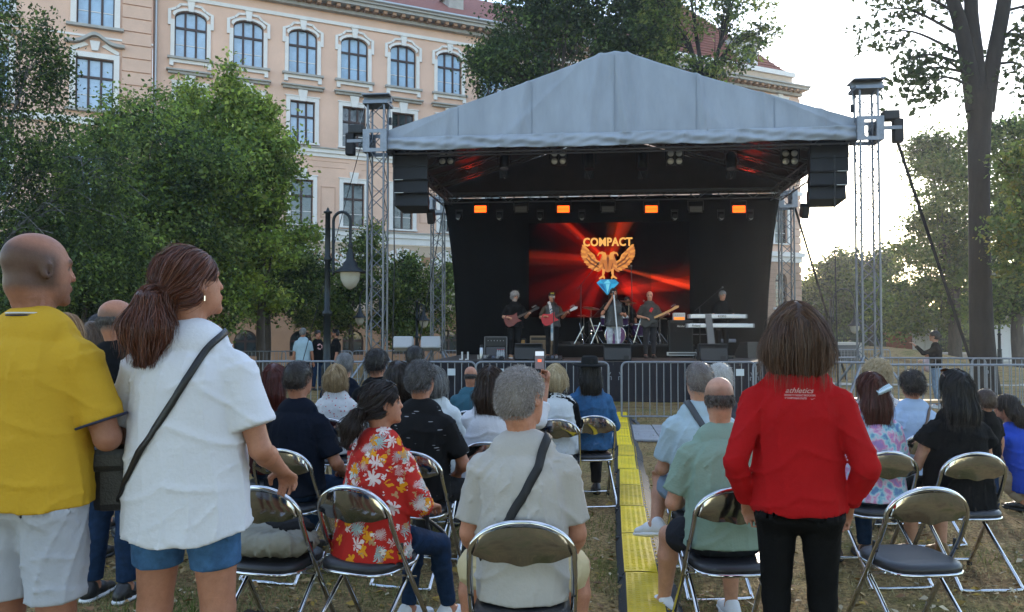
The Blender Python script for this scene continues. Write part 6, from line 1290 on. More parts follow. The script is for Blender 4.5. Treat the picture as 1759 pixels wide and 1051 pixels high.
        for q in (-1, 1):
            el, wr, curl = s.arms[q]; a = s.shl[q]; m = 1 + .6 * (s.w - 1); ff = .9 if s.fem else 1
            F_.ell(a + [q * -.012, 0, -.01], (.054 * m, .052 * m, .054 * m), k=.035); F_.seg(a, a + (el - a) * .45, .052 * m * ff, .049 * m * ff, k=.03); F_.seg(a + (el - a) * .45, el, .049 * m * ff, .039 * m * ff, k=.02)
            md = el + (wr - el) * .3; F_.seg(el, md, .039 * m * ff, .041 * m * ff, k=.015); F_.seg(md, wr, .041 * m * ff, .027 * ff, k=.012); s.hand(F_, q, el, wr, curl)
            kn, an, toe = s.legs[q]; h = s.hip[q]; F_.seg(h, kn, .085 * s.w, .054 * m, k=.03); cf = kn + (an - kn) * .3; back = np.array([0, -.02, 0]) if s.pose == 'stand' else np.array([0, -.015, 0])
            F_.seg(kn, cf + back, .052 * m, .056 * m, k=.02); F_.seg(cf + back, an, .056 * m, .034, k=.02); F_.seg(an, an + toe * .14 - [0, 0, .04], .036, .03, k=.02); F_.seg(an + [0, 0, -.02], an - toe * .05 - [0, 0, .04], .036, .028, k=.02)
        V, Q = F_.mesh(s.vox); s.bodyF = F_
        col = np.tile(s.skin, (len(V), 1)).astype(float); Lc = (V - H) @ hr / hs; hd = np.linalg.norm(Lc, axis=1) < .17; x, y, z = Lc.T
        blot = (np.sin(V[:, 0] * 31 + V[:, 2] * 17) * np.sin(V[:, 1] * 23 - V[:, 2] * 29))[:, None]; col *= 1 + .06 * blot
        red = np.clip(1 - np.abs(np.linalg.norm(Lc - [0, .09, -.02], axis=1)) / .07, 0, 1)[:, None] * hd[:, None]; col = col * (1 - .25 * red) + np.array([.5, .17, .11]) * .25 * red
        lips = hd & (y > .08) & (np.abs(z + .062) < .009) & (np.abs(x) < .024); col[lips] = col[lips] * np.array([.85, .5, .5])
        for q in (-1, 1):
            eye = hd & (y > .068) & (np.abs(x - q * .033) < .015) & (np.abs(z - .003) < .006); col[eye] = [.05, .035, .03]
            if feat: brow = hd & (y > .065) & (np.abs(x - q * .034) < .022) & (np.abs(z - .024 - .002 * np.abs(x / .03)) < .0055); col[brow] = col[brow] * .35
        if stubble is not None:
            c, am, reg = stubble; m = reg(x, y, z) * hd * am; col = col * (1 - m[:, None]) + np.array(c) * m[:, None]
        if bald is not None:
            c, reg = bald; m = np.clip(reg(x, y, z), 0, 1) * hd; col = col * (1 - m[:, None]) + np.array(c) * m[:, None]
        s.bodyo = link('body', np_mesh('body', V, Q, SKIN, True, col), s.t, None, None, (s.sc,) * 3); return s
    def tuck(s, F_):
        """draw the body in under a garment so that no skin shows through the cloth"""
        me = s.bodyo.data; n = len(me.vertices); V = np.empty(n * 3, np.float32); me.vertices.foreach_get('co', V); V = V.reshape(-1, 3).astype(float); N = np.empty(n * 3, np.float32); me.vertex_normals.foreach_get('vector', N); N = N.reshape(-1, 3)
        inb = np.all((V > F_.lo + 2 * F_.vox) & (V < F_.lo + (np.array(F_.G.shape) - 3) * F_.vox), 1); i = np.where(inb)[0]
        for _ in range(2):
            P = V[i]; d = F_.sample(P); g = F_.grad(P); m = (d > -.016) & (d < .022) & ((g * N[i]).sum(1) > .45); P[m] -= g[m] * (np.clip(d[m], -.016, .022) + .016)[:, None]; V[i] = P
        me.vertices.foreach_set('co', V.astype(np.float32).ravel()); me.update()
    def hand(s, F_, q, el, wr, curl):
        d = (wr - el); d = d / np.linalg.norm(d); hint = np.array([0, 0, 1.]) if abs(d[2]) < .8 else np.array([0, 1., 0]); n_ = hint - d * hint.dot(d); n_ /= np.linalg.norm(n_); sd_ = np.cross(d, n_) * q
        if hasattr(s, 'palm') and q in s.palm: n_ = np.array(s.palm[q], float); n_ -= d * n_.dot(d); n_ /= np.linalg.norm(n_); sd_ = np.cross(d, n_) * q
        pc = wr + d * .085; F_.seg(wr, pc, (.026, .019), (.041, .014), side=sd_, k=.012)
        for i, (o, ln) in enumerate(((-.030, .072), (-.010, .082), (.011, .076), (.030, .058))):
            b0 = pc + sd_ * o * .95; a1 = curl * .9; a2 = curl * 1.9; d1 = d * math.cos(a1) - n_ * math.sin(a1); d2 = d * math.cos(a2) - n_ * math.sin(a2); m = b0 + d1 * ln * .5; F_.seg(b0 - d * .012, m, .0098, .009, k=.004); F_.seg(m, m + d2 * ln * .5, .009, .0075, k=.004)
        th = wr + d * .03 - sd_ * .022; t1 = th + (d * .6 - sd_ * .75 - n_ * .25 * curl) * .045; F_.seg(th, t1, .014, .0115, k=.01); F_.seg(t1, t1 + (d * .9 - sd_ * .2 - n_ * .5 * curl) * .035, .0115, .0085, k=.005)
    # ---- clothes
    def top(s, m, sleeve=.8, hem=-.06, loose=1.0, flare=0, amp=.006, name='shirt', slr=1.0, neck=.0, dip=0, collar=None, extra=None, k=.03, ks=.022):
        """sleeve: 0 none, .8 short, 1+ covers the fraction of the forearm; hem: height relative to the pelvis"""
        F_ = Field(); T = s.torso_r(); lo = .024 * loose; zh = hem
        wd = [T[0], T[1], T[2], T[3]]; hp_ = np.maximum(np.array(T[1]), np.array(T[0]) * .97) if loose > .6 else np.array(T[1])
        hip = np.array(T[0]) + lo * 1.05 + flare; dn = s.pel + np.array([0, 0, min(zh, -.005)]); low = hip + flare * .6
        if s.pose != 'stand' and zh > -.2: dn = s.pel + np.array([0, -.01, zh])
        k = .005; F_.seg(dn - [0, 0, .02], s.wai, low, hp_ + lo + flare * .5, k=k, cap=.012); F_.seg(s.wai, s.che, hp_ + lo + flare * .5, np.array(T[2]) + lo * .85, k=k); F_.seg(s.che, s.shc, np.array(T[2]) + lo * .85, (T[3][0] + .014, T[3][1] + .014), k=k); F_.seg(s.shc, s.neb + [0, -.004, -.052 + neck], (T[3][0] + .010, T[3][1] + .008), (.102, .076), k=.025, cap=.008)
        if s.fem:
            for q in (-1, 1): F_.ell(s.che + [q * .07, .085 * s.w, -.01], (.075 * s.w, .07 * s.w, .08), k=.05)
        for q in (-1, 1):
            el, wr, _ = s.arms[q]; a = s.shl[q]; mm = 1 + .6 * (s.w - 1); F_.ell(a + [q * -.005, 0, 0], np.array([.064, .06, .06]) * mm, k=.035)
            if sleeve > 0:
                e = a + (el - a) * min(sleeve, 1.0); r1 = (.060 * slr + .004) * mm; F_.seg(a, e, .063 * mm * (1 + .25 * (slr - 1)), r1 if sleeve < 1 else .052 * mm * slr, k=ks, cap=.008 if sleeve < 1 else None)
                if sleeve > 1: e2 = el + (wr - el) * (sleeve - 1); F_.seg(el, e2, .052 * mm * slr, (.043 + .006 * (2 - sleeve)) * slr, k=ks * .5, cap=.008 if sleeve < 1.95 else .015)
                elif sleeve == 1: pass
        if extra: extra(F_)
        if collar: F_.seg(s.neb + [0, -.01, -.02], s.neb + [0, -.005, .028], (.074, .072), (.07, .068), k=.012, cap=.006)
        f0 = folds(amp / s.sc, s.seed, 16, 10); fd = lambda X, Y, Z: f0(X, Y, Z) * np.clip((s.neb[2] - .03 - Z) / .09 + (np.abs(X) > .13), .08, 1)
        cut = lambda X, Y, Z: (s.pel[2] + zh - .008 + dip * (np.abs(X) / .22) ** 2.2 + .004 * np.sin(X * 40)) - Z + 0 * Y
        V, Q = F_.mesh(s.vox, cut, fd); s.topF = F_; s.tuck(F_)
        o = link(name, np_mesh(name, V, Q, m), s.t, None, None, (s.sc,) * 3); s.topo = o; return s
    def legs_wear(s, m, length=1.9, loose=1.0, amp=.005, name='trousers', waist=.06, flare=0):
        F_ = Field(); T = s.torso_r(); a0 = np.array(T[0]) + .012 * loose; F_.seg(s.pel + [0, 0, -.03], s.pel + [0, 0, waist], a0, (np.array(T[1]) + np.array(T[0])) / 2 + .008, k=.02, cap=.01)
        F_.ell(s.pel + [0, 0, -.06], (.12 * s.w, .11 * s.w, .08), k=.03)
        for q in (-1, 1):
            kn, an, _ = s.legs[q]; h = s.hip[q]; m1 = 1 + .6 * (s.w - 1); r0, rk, ra = .092 * s.w + .006 * loose, .058 * m1 + .012 * loose, .043 + .012 * loose + flare
            e = h + (kn - h) * min(1, length); rr = r0 + (rk - r0) * min(1, length) + flare * (length < 1.2); F_.seg(h, e, r0, rr, k=.03, cap=.01 if length <= 1 else None)
            if s.pose != 'stand': F_.ell(h + [0, -.03, -.02], (.10 * s.w, .10 * s.w, .085), k=.03)
            elif length > .2: F_.ell(h + [q * .01, -.045 * s.w, -.02], (.085 * s.w, .07 * s.w, .09), k=.04)
            if length > 1: cf = kn + (an - kn) * min(1, (length - 1)); mid = kn + (cf - kn) * .35 + [0, -.012, 0]; F_.seg(kn, mid, rk, (.056 * m1 + .01 * loose), k=.02); F_.seg(mid, cf, .056 * m1 + .01 * loose, ra, k=.02, cap=.01)
        V, Q = F_.mesh(s.vox, None, folds(amp / s.sc, s.seed + 5, 10, 18)); s.tuck(F_)
        if hasattr(s, 'topF'):
            T_ = s.topF; d = T_.sample(V); g = T_.grad(V); mk = (d > -.01) & (d < .03) & ((g * F_.grad(V)).sum(1) > .3) & np.all((V > T_.lo + 2 * T_.vox) & (V < T_.lo + (np.array(T_.G.shape) - 3) * T_.vox), 1); V[mk] -= g[mk] * (d[mk] + .01)[:, None]
        link(name, np_mesh(name, V, Q, m), s.t, None, None, (s.sc,) * 3); return s
    def shoes(s, m, sole=None, name='shoe', ankle=False):
        for q in (-1, 1):
            kn, an, toe = s.legs[q]; F_ = Field(); g = an * [1, 1, 0] + [0, 0, an[2] - .075]; side = np.cross(toe, [0, 0, 1.])
            F_.seg(g - toe * .05 + [0, 0, .045], g + toe * .06 + [0, 0, .05], (.04, .045), (.044, .042), side=side, k=.02); F_.seg(g + toe * .06 + [0, 0, .045], g + toe * .165 + [0, 0, .032], (.046, .04), (.038, .026), side=side, k=.02); F_.seg(g - toe * .03 + [0, 0, .06], g - toe * .02 + [0, 0, .10 if ankle else .085], .042, .042, k=.02)
            V, Q = F_.mesh(min(s.vox, .012)); sh = link(name, np_mesh(name, V, Q, m), s.t, None, None, (s.sc,) * 3)
            if sole:
                F_ = Field(); F_.seg(g - toe * .055 + [0, 0, .014], g + toe * .06 + [0, 0, .014], (.046, .02), (.05, .02), side=side, k=.015, cap=.04); F_.seg(g + toe * .06 + [0, 0, .014], g + toe * .17 + [0, 0, .014], (.05, .02), (.042, .018), side=side, k=.015, cap=.04); V, Q = F_.mesh(min(s.vox, .011)); link('sole', np_mesh('sole', V, Q, sole), sh)
        return s
    # ---- hair
    def hair(s, style, col, col2=None, n=2600, vol=1.0, length=.3, name='hair', width=.0013):
        H, hr, hs = s.hc, s.hr, s.hs; rg = s.rg; F_ = Field(); col = np.array(col, float); col2 = np.array(col2 if col2 is not None else col * 1.7, float)
        def hp(x, y, z): return H + hr @ (np.array([x, y, z]) * hs)
        v = vol; steps, sl, wob, lift = 7, .012, .25, .001; flow = None
        def cap(th=.01, low=-.02, front=.055):
            F_.ell(hp(0, -.016, .034), np.array([.078 + th, .099 + th, .086 + th]) * hs, hr, k=.02); F_.ell(hp(0, -.05, -.012 + low * .5), np.array([.074 + th * .8, .064 + th, .066]) * hs, hr, k=.03)
            F_.ell(hp(0, .105, -.045), np.array([.072, .085, .085]) * hs, hr, k=.02, sub=True)                                   # face
            for q in (-1, 1): F_.ell(hp(q * .088, .012, -.03), np.array([.03, .034, .042]) * hs, hr, k=.012, sub=True)            # ears
            F_.ell(hp(0, -.03, -.15), np.array([.09, .09, .065]) * hs, hr, k=.015, sub=True)                                       # nape
        dn = hr.T @ np.array([0, 0, -1.])
        def loc(P): return (P - H) @ hr / hs
        if style == 'short':
            cap(.010 * v); steps, sl = 3, .007 * max(v, .6); flow = lambda P, N: N * .42 + np.array([0, 0, -.5]) + (hr @ np.array([0, -.25, 0])) + rg.normal(size=P.shape) * .28; lift = -.002
        elif style == 'pony':
            cap(.007); tie = hp(0, -.112, -.035); F_.ell(tie, (.024, .026, .026), k=.02)
            tdn = np.array([s.tail[0], s.tail[1], -1.0]) if hasattr(s, 'tail') else np.array([0, -.1, -1.]); tdn /= np.linalg.norm(tdn); p1 = tie + hr @ np.array([0, -.04, -.01]); p2 = p1 + tdn * length * .45 + hr @ np.array([0, -.012, 0]); p3 = p1 + tdn * length
            F_.seg(tie, p1, .022, .034 * v, k=.015); F_.seg(p1, p2, .036 * v, (.058 * v, .045 * v), k=.02); F_.seg(p2, p3, (.058 * v, .045 * v), (.022 * v, .018 * v), k=.02)
            def flow(P, N):
                to = tie - P; dist = np.linalg.norm(to, axis=1, keepdims=True); tail = (((P - tie) @ tdn)[:, None] > -.015) & (dist < length * 1.3) & (((P - H) @ hr)[:, 1:2] < -.095); return np.where(tail, tdn[None] + rg.normal(size=P.shape) * .18, to / (dist + 1e-6) + rg.normal(size=P.shape) * .04)
            steps, sl = 8, .014
        elif style in ('long', 'bob'):
            cap(.012 * v); ln = length
            bk = np.array([0, -.058, -.01]); zb = hp(*bk); low = np.array([zb[0], min(zb[1], s.neb[1] - .045 - .02 * s.w) if style == 'long' else zb[1], zb[2] - ln])
            mid = (zb + low) / 2 + np.array([0, -.012, 0]); F_.seg(zb, mid, (.088 * v, .06 * v), (.098 * v, .058 * v), side=hr[:, 0], k=.03); F_.seg(mid, low, (.098 * v, .058 * v), (.085 * v if style == 'long' else .105 * v, .04 * v if style == 'long' else .062 * v), side=hr[:, 0], k=.03)
            if style == 'bob':
                for q in (-1, 1): F_.seg(hp(q * .07, -.01, .0), hp(q * .082 * v, .0, -ln * .85), (.035, .055), (.034 * v, .055), side=hr[:, 0], k=.03)
            flow = lambda P, N: np.array([0, 0, -1.0]) * 1.0 + N * .02 + rg.normal(size=P.shape) * (.10 if style == 'bob' else .06) + (hr @ np.array([1, 0, 0]))[None] * (np.sign(loc(P)[:, :1]) * (loc(P)[:, 2:] > .06) * .9)
            steps, sl = 10, max(.016, ln * .07)
        elif style == 'curly':
            cap(.02 * v); F_.ell(hp(0, -.02, .03), np.array([.10, .115, .10]) * v * hs, hr, k=.03); F_.ell(hp(0, -.06, -.05), np.array([.085, .07, .06]) * v * hs, hr, k=.03)
            F_.ell(hp(0, .115, -.04), np.array([.075, .085, .085]) * hs, hr, k=.02, sub=True); flow = lambda P, N: N * .35 + rg.normal(size=P.shape) * .9 + np.array([0, 0, -.3]); steps, sl = 6, .010; wob = .9
        elif style == 'fringe':                       # balding: hair only round the sides and back
            F_.ell(hp(0, -.02, -.005), np.array([.0785, .0985, .058]) * hs, hr, k=.01); F_.ell(hp(0, .11, -.02), np.array([.11, .105, .12]) * hs, hr, k=.015, sub=True); F_.ell(hp(0, .0, .075), np.array([.085, .085, .055]) * hs, hr, k=.02, sub=True); F_.ell(hp(0, -.03, -.13), np.array([.09, .09, .07]) * hs, hr, k=.015, sub=True)
            for q in (-1, 1): F_.ell(hp(q * .088, .016, -.03), np.array([.03, .036, .05]) * hs, hr, k=.01, sub=True)
            flow = lambda P, N: N * .14 + np.array([0, 0, -.8]) + rg.normal(size=P.shape) * .2; steps, sl = 3, .005
        vx = max(.006, min(s.vox, .012)); V, Q = F_.mesh(vx, None, (lambda X, Y, Z: (0.0012 * np.sin(150 * X + 6 * np.sin(14 * Z)) + .001 * np.sin(130 * Y + 20 * Z) + .004 * np.sin(34 * X + 9 * np.sin(7 * Z)) * np.sin(29 * Y + 5 * Z)) * (style in ('bob', 'long', 'pony')) + 0 * X) if style != 'curly' else (lambda X, Y, Z: .006 * np.sin(120 * X + 2 * np.sin(90 * Z)) * np.sin(115 * Y) * np.sin(125 * Z)))
        tone = (.5 + .5 * np.sin(V[:, 0] * 90 + 4 * np.sin(V[:, 2] * 9))) * .6; C = col * .8 + (col2 - col)[None] * (tone * .35)[:, None]; base = len(V)
        if n:
            i = rg.integers(0, len(V), n); P = V[i] + rg.normal(size=(n, 3)) * vx * .4; pts = []
            N = F_.grad(P); k0 = rg.random((n, 1)); P = P - N * F_.sample(P)[:, None] + N * (.0015 + .002 * k0); pts.append(P.copy())
            fr = 1.0
            for st in range(steps):
                N = F_.grad(P); d = flow(P, N)
                if style not in ('short', 'curly', 'fringe'):
                    tg = d - N * (d * N).sum(1, keepdims=True); ins = (F_.sample(P) < .012)[:, None]; d = np.where(ins, tg, d)
                d = d / (np.linalg.norm(d, axis=1, keepdims=True) + 1e-9); P = P + d * sl * (.7 + .6 * k0)
                if style not in ('short', 'curly', 'fringe'):
                    dist = F_.sample(P)[:, None]; N = F_.grad(P); fly = (k0 > .86) * .016; P = np.where(dist < .02, P + N * (.002 + (.005 + fly) * k0 * (st + 1) / steps - np.clip(dist, -.02, .02)), P)
                pts.append(P.copy())
            RV, RQ, per = ribbons(None, pts, width / s.sc, rg); t_ = rg.random((n, 1)) ** 1.6; rc = col * (1 - t_) + col2 * t_; rc = rc * (.75 + .5 * rg.random((n, 1)))
            V = np.concatenate([V, RV]); Q = np.concatenate([Q, RQ + base]); C = np.concatenate([C, np.repeat(rc, per, 0)])
        link(name, np_mesh(name, V, Q, HAIRM, True, C), s.t, None, None, (s.sc,) * 3); s.hairF = F_; return s
    def part(s, name, mb, m): return link(name, mb.mesh(name, m), s.t, None, None, (s.sc,) * 3)
    def strap_over(s, name, m, pts, w=.02, off=.006, par=None):
        """a band laid on the shirt through surface points; pts given near the torso, snapped to it"""
        P = np.array([p[:] for p in curve_pts(pts, 8)]); F_ = s.topF
        for _ in range(4): P = P - F_.grad(P) * (F_.sample(P) - off / s.sc)[:, None]
        for _ in range(6): P[1:-1] = .25 * P[:-2] + .5 * P[1:-1] + .25 * P[2:]
        P = P + F_.grad(P) * np.clip(off / s.sc - F_.sample(P), 0, 1)[:, None]
        N = F_.grad(P); d = np.gradient(P, axis=0); sd_ = np.cross(d, N); sd_ /= np.linalg.norm(sd_, axis=1, keepdims=True) + 1e-9; wv = w / s.sc
        rows = np.stack([P - sd_ * wv - N * .004, P - sd_ * wv + N * .001, P + N * .003, P + sd_ * wv + N * .001, P + sd_ * wv - N * .004], 1); n = len(P); V = rows.reshape(-1, 3)
        Q = np.concatenate([np.array([[i * 5 + j, i * 5 + j + 1, i * 5 + j + 6, i * 5 + j + 5] for j in range(4)]) for i in range(n - 1)]); return link(name, np_mesh(name, V, Q, m), par or s.t, None, None, (s.sc,) * 3)
    def print_on(s, name, me, m, x, z, w, h=None, proud=.003):
        """flat lettering pressed on the back of the shirt (seen from -y); x,z in shirt units"""
        co = np.array([v.co[:] for v in me.vertices]); co[:, :2] -= (co[:, :2].max(0) + co[:, :2].min(0)) / 2; k = w / (co[:, 0].max() - co[:, 0].min()); kz = (h / (co[:, 1].max() - co[:, 1].min())) if h else k
        P = np.stack([x + co[:, 0] * k, np.full(len(co), -.35), z + co[:, 1] * kz], -1)
        for _ in range(60):
            d = s.topF.sample(P); P[:, 1] += np.clip(d - proud / s.sc, -.01, .01)
        me2 = bpy.data.meshes.new(name); me2.from_pydata([tuple(p) for p in P], [], [tuple(f.vertices) for f in me.polygons]); me2.materials.append(m); me2.update(); return link(name, me2, s.topo)
# scalp colour regions (head-local coordinates)
def buzz(zlo=-.05): return lambda x, y, z: np.clip((z - zlo - .35 * np.clip(y, 0, 1) * 2.0) / .02, 0, 1) * np.clip((.062 - y + z * .25) / .02, 0, 1)
def fringe_reg(x, y, z): return np.clip((.052 - z - .25 * y) / .03, 0, 1) * np.clip((.03 - y) / .03, 0, 1) * np.clip((z + .075) / .02, 0, 1)
def beard(x, y, z): return np.clip((-.035 - z) / .015, 0, 1) * np.clip((y - .01) / .02, 0, 1) * np.clip((z + .135) / .01, 0, 1)
# ================================================================== AUDIENCE
def nt_mat(name):
    m = bpy.data.materials.new(name); m.use_nodes = True; nt = m.node_tree; return m, nt, nt.nodes['Principled BSDF']
def floral():
    m, nt, b_ = nt_mat('red_floral_print'); N, Lk = nt.nodes.new, nt.links.new; t = N('ShaderNodeTexCoord')
    base = None; colr = None
    def rgb(c): r = N('ShaderNodeRGB'); r.outputs[0].default_value = (*c, 1); return r.outputs[0]
    cur = rgb((.46, .022, .016))
    def mathn(op, a, b__=None):
        n = N('ShaderNodeMath'); n.operation = op
        for i, v in enumerate((a, b__)):
            if v is None: continue
            if isinstance(v, (int, float)): n.inputs[i].default_value = v
            else: Lk(v, n.inputs[i])
        return n.outputs[0]
    def layer(scale, off, col, petals, r0, r1, thr, warp=.045):
        nonlocal cur
        mp_ = N('ShaderNodeMapping'); mp_.inputs['Location'].default_value = off; mp_.inputs['Rotation'].default_value = (.35, .2, off[0]); Lk(t.outputs['Object'], mp_.inputs[0])
        ns = N('ShaderNodeTexNoise'); ns.inputs['Scale'].default_value = 26; Lk(mp_.outputs[0], ns.inputs['Vector'])
        ad = N('ShaderNodeVectorMath'); ad.operation = 'MULTIPLY_ADD'; Lk(ns.outputs['Color'], ad.inputs[0]); ad.inputs[1].default_value = (warp,) * 3; Lk(mp_.outputs[0], ad.inputs[2])
        v = N('ShaderNodeTexVoronoi'); v.inputs['Scale'].default_value = scale; v.inputs['Randomness'].default_value = .85; Lk(ad.outputs[0], v.inputs['Vector'])
        sc = N('ShaderNodeVectorMath'); sc.operation = 'SCALE'; Lk(ad.outputs[0], sc.inputs[0]); sc.inputs['Scale'].default_value = 1.0
        sb = N('ShaderNodeVectorMath'); sb.operation = 'SUBTRACT'; Lk(sc.outputs[0], sb.inputs[0]); Lk(v.outputs['Position'], sb.inputs[1])
        sp_ = N('ShaderNodeSeparateXYZ'); Lk(sb.outputs[0], sp_.inputs[0])
        an = mathn('ARCTAN2', sp_.outputs['Z'], mathn('ADD', sp_.outputs['X'], mathn('MULTIPLY', sp_.outputs['Y'], .7))); pet = mathn('ABSOLUTE', mathn('SINE', mathn('MULTIPLY', an, petals / 2)))
        rad = mathn('ADD', mathn('MULTIPLY', pet, r1), r0); dist = mathn('MULTIPLY', v.outputs['Distance'], 1.0)
        ins = mathn('LESS_THAN', dist, rad); sx = N('ShaderNodeSeparateColor'); Lk(v.outputs['Color'], sx.inputs[0]); on = mathn('MULTIPLY', ins, mathn('GREATER_THAN', sx.outputs[0], thr))
        mx = N('ShaderNodeMix'); mx.data_type = 'RGBA'; Lk(on, mx.inputs[0]); Lk(cur, mx.inputs[6]); mx.inputs[7].default_value = (*col, 1); cur = mx.outputs[2]
    layer(9, (0, 0, 0), (.72, .60, .56), 7, .10, .34, .35); layer(8, (.3, .1, .2), (.28, .46, .44), 19, .06, .36, .45); layer(13, (.7, .4, .5), (.72, .30, .012), 5, .16, .28, .45); layer(14, (.2, .8, .1), (.45, .26, .12), 3, .05, .30, .55); layer(16, (.9, .3, .6), (.74, .66, .62), 5, .08, .26, .6); layer(10, (.55, .9, .35), (.6, .5, .48), 23, .02, .34, .7)
    Lk(cur, b_.inputs['Base Color']); b_.inputs['Roughness'].default_value = .8; b_.inputs['Specular IOR Level'].default_value = .2; return m
def tiedye():
    m, nt, b_ = nt_mat('tie_dye_print'); n = nt.nodes.new('ShaderNodeTexNoise'); n.inputs['Scale'].default_value = 16; n.inputs['Detail'].default_value = 3; t = nt.nodes.new('ShaderNodeTexCoord'); nt.links.new(t.outputs['Object'], n.inputs['Vector'])
    r = nt.nodes.new('ShaderNodeValToRGB'); nt.links.new(n.outputs[0], r.inputs[0]); e = r.color_ramp.elements
    for p, c in ((.36, (.12, .22, .42)), (.44, (.25, .5, .58)), (.52, (.55, .50, .60)), (.60, (.55, .22, .40)), (.68, (.32, .20, .45))):
        q = e.new(p); q.color = (*c, 1)
    e.remove(e[0]); e.remove(e[-1]); nt.links.new(r.outputs[0], b_.inputs['Base Color']); b_.inputs['Roughness'].default_value = .85; return m
def dotted(name, base, dot, scale, thr, stretch=(1, 1, 1)):
    m, nt, b_ = nt_mat(name); t = nt.nodes.new('ShaderNodeTexCoord'); mp_ = nt.nodes.new('ShaderNodeMapping'); mp_.inputs['Scale'].default_value = stretch; mp_.inputs['Rotation'].default_value = (0, R(10), 0); nt.links.new(t.outputs['Object'], mp_.inputs[0])
    v = nt.nodes.new('ShaderNodeTexVoronoi'); v.inputs['Scale'].default_value = scale; v.inputs['Randomness'].default_value = .55; nt.links.new(mp_.outputs[0], v.inputs['Vector']); l = nt.nodes.new('ShaderNodeMath'); l.operation = 'LESS_THAN'; nt.links.new(v.outputs['Distance'], l.inputs[0]); l.inputs[1].default_value = thr
    mx = nt.nodes.new('ShaderNodeMix'); mx.data_type = 'RGBA'; nt.links.new(l.outputs[0], mx.inputs[0]); mx.inputs[6].default_value = (*base, 1); mx.inputs[7].default_value = (*dot, 1); nt.links.new(mx.outputs[2], b_.inputs['Base Color']); b_.inputs['Roughness'].default_value = .85; b_.inputs['Specular IOR Level'].default_value = .2; return m
BLKT = fabric('black_tee', (.0055, .006, .007)); NAVYT = fabric('navy_tee', (.006, .009, .018)); WHT = fabric('white_cotton', (.64, .64, .68), var=.02); BLKP = fabric('black_leggings', (.005, .005, .0055), rough=.7); DENIM = fabric('dark_denim', (.012, .028, .065), var=.25, vscale=30); DENIM_L = fabric('light_denim', (.22, .30, .40), var=.25, vscale=18); DENIM_M = fabric('mid_denim', (.05, .12, .24), var=.25, vscale=24)
STRAPB = mat('strap_webbing', (.012, .012, .014), .7, bump=.2, bscale=300); LEATHER = mat('black_leather', (.012, .012, .014), .42, bump=.15, bscale=120)
SNEAK = mat('white_sneaker', (.66, .67, .70), .6, bump=.1, bscale=150); SOLE_W = mat('white_sole', (.72, .72, .72), .6)
# ---- bald man in yellow
p = Person('bald man in a yellow polo shirt standing at the left edge, head turned right', 58, 2.80, 1.85, 'stand', yaw=12, head=(26, 0), w=1.10, belly=.03, skin=SK_T, vox=.0085, hs=1.06)
for q in (-1, 1): p.arm(q, (.085 * q, .03, -.27), (-.16 * q, .20, .0))
p.body(stubble=((.14, .085, .06), .35, beard), bald=((.06, .043, .036), lambda x, y, z: .8 * np.clip((.075 - z - .3 * y) / .04, 0, 1) * np.clip((.045 - y) / .03, 0, 1) * np.clip((z + .08) / .03, 0, 1)))
YEL = fabric('yellow_pique', (.56, .33, .030), var=.04); p.top(YEL, .78, -.06, 1.1, .004, .006, 'polo_shirt', 1.08, collar=True)
p.legs_wear(fabric('grey_chino', (.42, .43, .48)), .86, 1.5, .007, 'shorts', -.01, .012); p.shoes(fabric('tan_shoe', (.3, .2, .12)), SOLE_W)
k = MB(); c = p.neb + [0, -.007, .02]; ring = [Vector((.0765 * math.cos(a), c[1] + .0745 * math.sin(a), c[2] + .002)) for a in [2 * math.pi * i / 28 for i in range(28)]]
k.tube(ring, .0032, 5, closed=True); p.part('collar_stripe', k, mat('stripe_white', (.6, .6, .6), .8)); k = MB(); k.tube([v + Vector((0, 0, -.0075)) for v in ring], .0032, 5, closed=True); p.part('collar_stripe', k, mat('stripe_navy', (.015, .02, .05), .8))
a_, e_ = p.shl[1], p.arms[1][0]; d_ = e_ - a_; c_ = a_ + d_ * .79; u_, v_, w_ = frame(d_); k = MB(); k.tube([Vector(c_) + (u_ * math.cos(t_) + v_ * math.sin(t_)) * .0795 for t_ in [2 * math.pi * i / 24 for i in range(24)]], .0045, 5, closed=True); p.part('sleeve_trim', k, mat('stripe_navy', (.015, .02, .05), .8))
# ---- woman in white
p = Person('woman in a loose white T-shirt with auburn ponytail and black shoulder bag', 324, 2.88, 1.80, 'stand', yaw=6, head=(34, 10), w=1.10, belly=.02, fem=True, skin=SK_M, vox=.0085, hs=1.06, sh=1.06)
p.arm_to(1, p.shl[1] + np.array([.095, .0, -.29]), p.shl[1] + np.array([.085, .21, -.40]), 1.0); p.palm = {1: (0, 0, 1)}; p.arm(-1, (-.10, .05, -.27), (.05, .22, .02))
for q in (-1, 1): p.leg(q, (.118 * q, .01, .50), (.115 * q, -.03, .075))
p.body(); p.top(WHT, .72, -.17, 1.15, .010, .007, 'white_tshirt', 1.2, dip=.03); p.legs_wear(DENIM_M, .62, .7, .004, 'denim_shorts', .04, .004); p.shoes(SNEAK, SOLE_W)
p.tail = (-.02, -.03); p.hair('pony', (.055, .017, .010), (.20, .066, .034), 7500, 1.5, .185)
k = MB(); tie = p.hc + p.hr @ np.array([0, -.112, -.035]); k.lathe([(.026, -.012), (.03, 0), (.026, .012)], 14, Vector(tie) + Vector(p.hr @ np.array([0, -.012, -.002])), Matrix(p.hr.tolist()) @ Matrix.Rotation(R(80), 3, 'X')); p.part('hair_band', k, STRAPB)
ea = p.hc + p.hr @ np.array([.083, -.004, -.045]); k = MB(); k.tube([Vector(ea), Vector(ea) - Vector((0, 0, .018))], .0035, 6); p.part('earring', k, CHROME)
